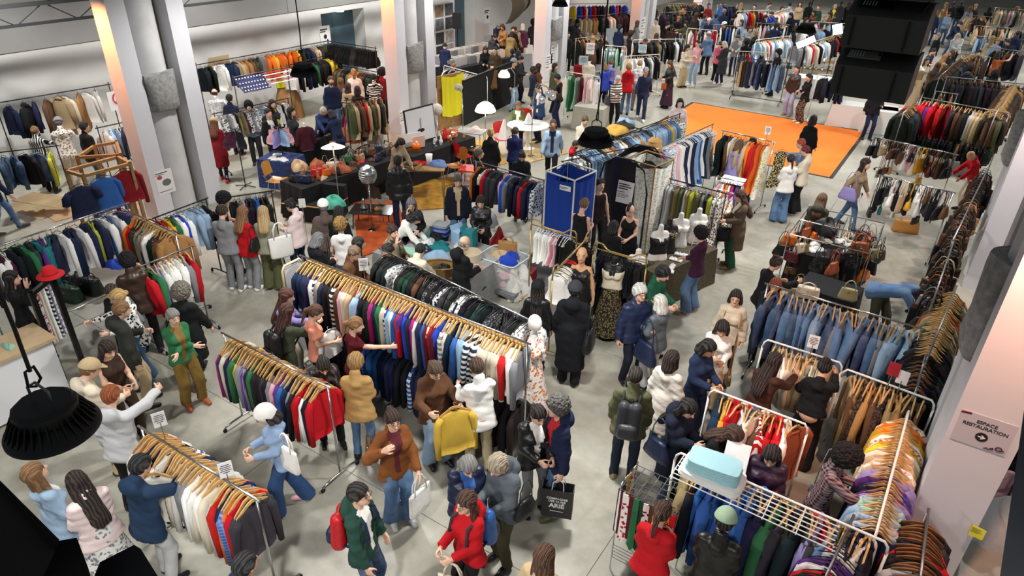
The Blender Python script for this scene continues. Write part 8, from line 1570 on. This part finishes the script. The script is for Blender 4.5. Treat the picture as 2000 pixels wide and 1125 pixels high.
# island of bags on black tables
t1, q1 = table(1622, 560, .95, .7, .74, -.1, blackcloth, 'black-covered table beneath the island of bags'); t3, q3 = table(1625, 485, 1.2, 1.2, .8, -.1, blackcloth, 'rear black table of the bag island with trays of jewellery')
cc_ = 'bk bk br rs bk db bu bk cr br bk kh rs bk br og bk gy'.split()
for i in range(64):
    c = cc_[i % len(cc_)]; kd = random.choice(['hand', 'hand', 'hobo', 'sling']); k_ = i % 4; v_ = random.uniform(-1, 1); px_, py_ = ((v_*.72, -.82), (.72, v_*.82), (v_*.72, .8), (-.72, v_*.82))[k_]; px_ *= random.uniform(.55, 1.1); py_ *= random.uniform(.55, 1.08); q = tl(t3, px_, py_, .0); hz = random.uniform(.95, 1.28)
    bag(kd, (q[0], q[1], hz), random.uniform(0, 3), c, '%s %s on the island of bags, %s of those piled there' % (PAL[c][0], BW[kd], nth(i)), 'bags on the black island', scale=.95)
t = T('bag_tree', (q3[0], q3[1], 0), 0, 'chrome hook stand in the middle of the bag island', 'stand')
for x, y in ((-.7, -.8), (.7, -.8), (-.7, .8), (.7, .8), (0, 0)): MB().tube([(x, y, 0), (x, y, 1.25)], .012, 6).build('pole', chrome, t)
for y in (-.8, .8, 0): MB().tube([(-.7, y, 1.22), (.7, y, 1.22)], .011, 6).build('bar', chrome, t)
for x in (-.7, .7): MB().tube([(x, -.8, 1.22), (x, .8, 1.22)], .011, 6).build('bar', chrome, t)
bag('hand', tuple(G(1687, 455, 1.4)), .4, 'rs', 'orange-brown leather bag at the back corner of the bag island', scale=1.2); bag('hand', tuple(G(1665, 548, 1.15)), .1, 'b5a878', 'small cream case with brass clasp on the front black table', scale=1.0); bag('duffel', tuple(G(1583, 552, .9)), .1, 'cr', 'cream-trimmed box bag at the left foot of the bag island', scale=.8); bag('hobo', tuple(G(1565, 535, 1.0)), .5, 'kh', 'khaki fabric bag hanging at the left of the bag island')
for i in range(12): q = tl(t3, random.uniform(-.5, .5), random.uniform(-.5, .5), .81); c = random.choice(['mu', 'lg', 'tl', 'rs', 'cr']); crumple(q, i, c, '%s jewellery tray bundle on the bag island, %s along' % (PAL[c][0], nth(i)), (.12, .09, .06), 'print', 'jewellery on the bag island', 'jewellery', 'jewellery_heap')
bag('hand', tuple(G(1655, 592, .55)), .1, 'og', 'orange open leather box bag on the floor under the island')
crumple(tuple(G(1610, 452, 1.05)), 0, 'bk', 'shiny black round bag on the back of the olive parka', (.22, .2, .25), 'leather', None, 'bag', 'round_bag')
# far stands: lit panels, shoe shelf, grey tables
for (x, y, z, w, h, rz, lb) in ((1574, 82, 2.4, .62, .24, .5, 'bright white LED bar light over the streetwear stall'), (1636, 57, 2.5, .34, .42, .3, 'bright white LED panel beside the loudspeakers')):
    g_ = G(x, y, z); t = T('led_light', tuple(g_), 0, lb, 'lamp'); az = math.atan2(-g_[1], -g_[0])-math.pi/2; M3 = Matrix.Rotation(az+math.pi, 3, 'Z') @ Matrix.Rotation(-rz, 3, 'Y')
    MB().box((0, 0, 0), (w, .08, h), M=M3).build('housing', blackm, t); MB().box(tuple(M3 @ Vector((0, -.046, 0))), (w*.95, .012, h*.85), M=M3).build('led_face', plain('led_white', 'f2f8ff', .5, emit=14.), t); MB().tube([(0, 0, 0), (0, 0, -z+.02)], .018, 6).build('pole', blackm, t)
sh = T('shoe_shelf', tuple(G(1590, 160)), .15, 'wooden shelf of pale shoes beside the streetwear rack', 'shelf')
for z in (.5, .85): B((0, 0, z), (1.2, .35, .03)).build('board', ply, sh)
for x in (-.58, .58): B((x, 0, .5), (.03, .35, 1.0)).build('side', ply, sh)
for i in range(10):
    q = (sh.location[0]+(-.5+.23*(i % 5))*math.cos(.15), sh.location[1]+(-.5+.23*(i % 5))*math.sin(.15), .515+(.35 if i > 4 else 0)); o = link('shoe', _T[('shoe_me', 2)], None, q, (0, 0, math.pi+.15), colr(('wh', 'cr', 'bg', 'wh', 'tn')[i % 5])); props(o, 'pale shoe on the wooden shelf beside the streetwear rack', 'shoe', 'shoes on the wooden shelf')
for (x, y, w, d, lb, m) in ((1157, 205, 1.0, .8, 'table under pale grey cloth beside the floral dresses', plain('pale_grey_cloth', 'b5b5a8', .9, noise=.2)), (1585, 150, 1.4, .8, 'white table of small goods beside the shoe shelf', plain('white_cloth2', 'd9d9d6', .9)), (1690, 205, 2.0, .7, 'white low bench behind the hung loudspeakers', MATS['white_cloth']), (1745, 215, 1.6, .8, 'white counter right of the hung loudspeakers', MATS['white_cloth'])): table(x, y, w, d, .75, .15, m, lb)
g_ = G(1130, 90, 1.5)
for i, (x, y, lb) in enumerate(((1148, 85, 'grey stand panel by the leather jackets'), (1165, 82, 'second grey stand panel by the striped shirts'), (1200, 60, 'tilted grey board above the striped shirts'), (1020, 110, 'grey upright panel left of the third pillar'))): g_ = G(x, y, 1.2); o = B((0, 0, .65), (.8, .04, 1.3), facing(g_, 20)).build('stand_panel', plain('panel_grey', '9fa4a8', .6), None, loc=(g_[0], g_[1], 0)); props(o, lb, 'panel')
# bamboo shade and small items of the denim stall
g_ = G(1278, 285, 1.75); t = T('bamboo_shade', (g_[0], g_[1], 1.62), 0, 'woven bamboo lampshade hanging over the flowered cabin', 'lampshade'); bam = plain('bamboo', 'c99a55', .6, noise=.35, nscale=70, bmp=.4)
MB().lathe([(.17, 0), (.175, .1), (.16, .25), (.1, .31), (.03, .32)], n=26).build('weave', bam, t, True)
for z, r in ((0, .172), (.12, .177), (.25, .163)): MB().tube([(r*math.cos(a), r*math.sin(a), z) for a in np.linspace(0, 6.28, 25)[:-1]], .006, 5, closed=True).build('hoop', bam, t)
MB().tube([(0, 0, .31), (0, 0, .5)], .006, 6).build('cord', blackp, t)
for i, (x, y, c, lb) in enumerate(((1205, 258, 'mu', 'mustard beanie heap on the jacket pile'), (1215, 250, 'ol', 'camouflage jacket thrown over the rack end'), (1222, 245, 'lb', 'pale denim shirt thrown over the rack end'))): crumple(tuple(G(x, y, 1.45)), i, c, lb, (.3, .24, .16), 'leopard' if c == 'ol' else 'denim')
o = sheet('white_tray', tuple(G(1432, 352, 1.25)), (0, -.2, 1), .5, .32, None); props(o, 'white tray of trinkets on the low blouse rack', 'tray')
# cup and bits near the mannequins: strappy sandals on the brocade
for i, (x, y) in enumerate(((1303, 530), (1312, 523), (1320, 508), (1330, 498))):
    g_ = G(x, y, .79); t = T('sandal', (g_[0], g_[1], .79), random.uniform(0, 3), 'white strappy sandal on the brocade table, %s from the near end' % nth(i), 'sandal', 'sandals on the brocade table'); MB().box((0, 0, .012), (.09, .24, .02)).build('sole', paper, t)
    for y_ in (-.05, .02, .08): MB().tube([(-.045, y_, .02), (0, y_, .06), (.045, y_, .02)], .007, 5).build('strap', paper, t)
o = sheet('price_poster', tuple(G(1328, 512, .60)-np.array([0, 0.02, 0])), (-.3, -1, .1), .16, .26, None); props(o, 'white price sheet hanging on the brocade table', 'poster'); lines(o, [(.8, .35, .06), (.6, .2, .05), (.7, .0, .1), (.5, -.2, .1)], .16, .26)
# fabric swatch bags under the left rails, luggage
for i, (x, y, c, lb, sc) in enumerate(((175, 570, 'bk', 'black leather holdall under the left jacket rail', 1.3), (140, 585, 'dg', 'dark green bundle under the left jacket rail', 1.1), (120, 560, 'ch', 'charcoal holdall under the left jacket rail', 1.2))): g_ = G(x, y); bag('duffel', (g_[0], g_[1], .36*sc), .2, c, lb, scale=sc)
crumple(tuple(G(228, 520, .9)), .4, 'rb', 'royal blue shiny jacket over the arm by the coat rail', (.17, .13, .12), 'satin', None, 'jacket', 'folded_jacket')
# hidden stock behind the red coats and right pillar
for i, (x, y, c) in enumerate(((1925, 1040, 'lg'), (1950, 1000, 'pk'), (1965, 940, 'bk'))): crumple(tuple(G(x, y)), i, c, '%s heap of goods on the dark floor behind the right pillar' % PAL[c][0], (.3, .3, .5), 'cloth')
g_ = G(1905, 1060); t = T('tripod', (g_[0]+.2, g_[1]+.6, 0), 0, 'black tripod stand on the dark floor behind the right pillar', 'stand')
for k in range(3): a = k*2.1+.3; MB().tube([(0, 0, 1.1), (.45*math.cos(a), .45*math.sin(a), 0)], .014, 6).build('leg', blackm, t)
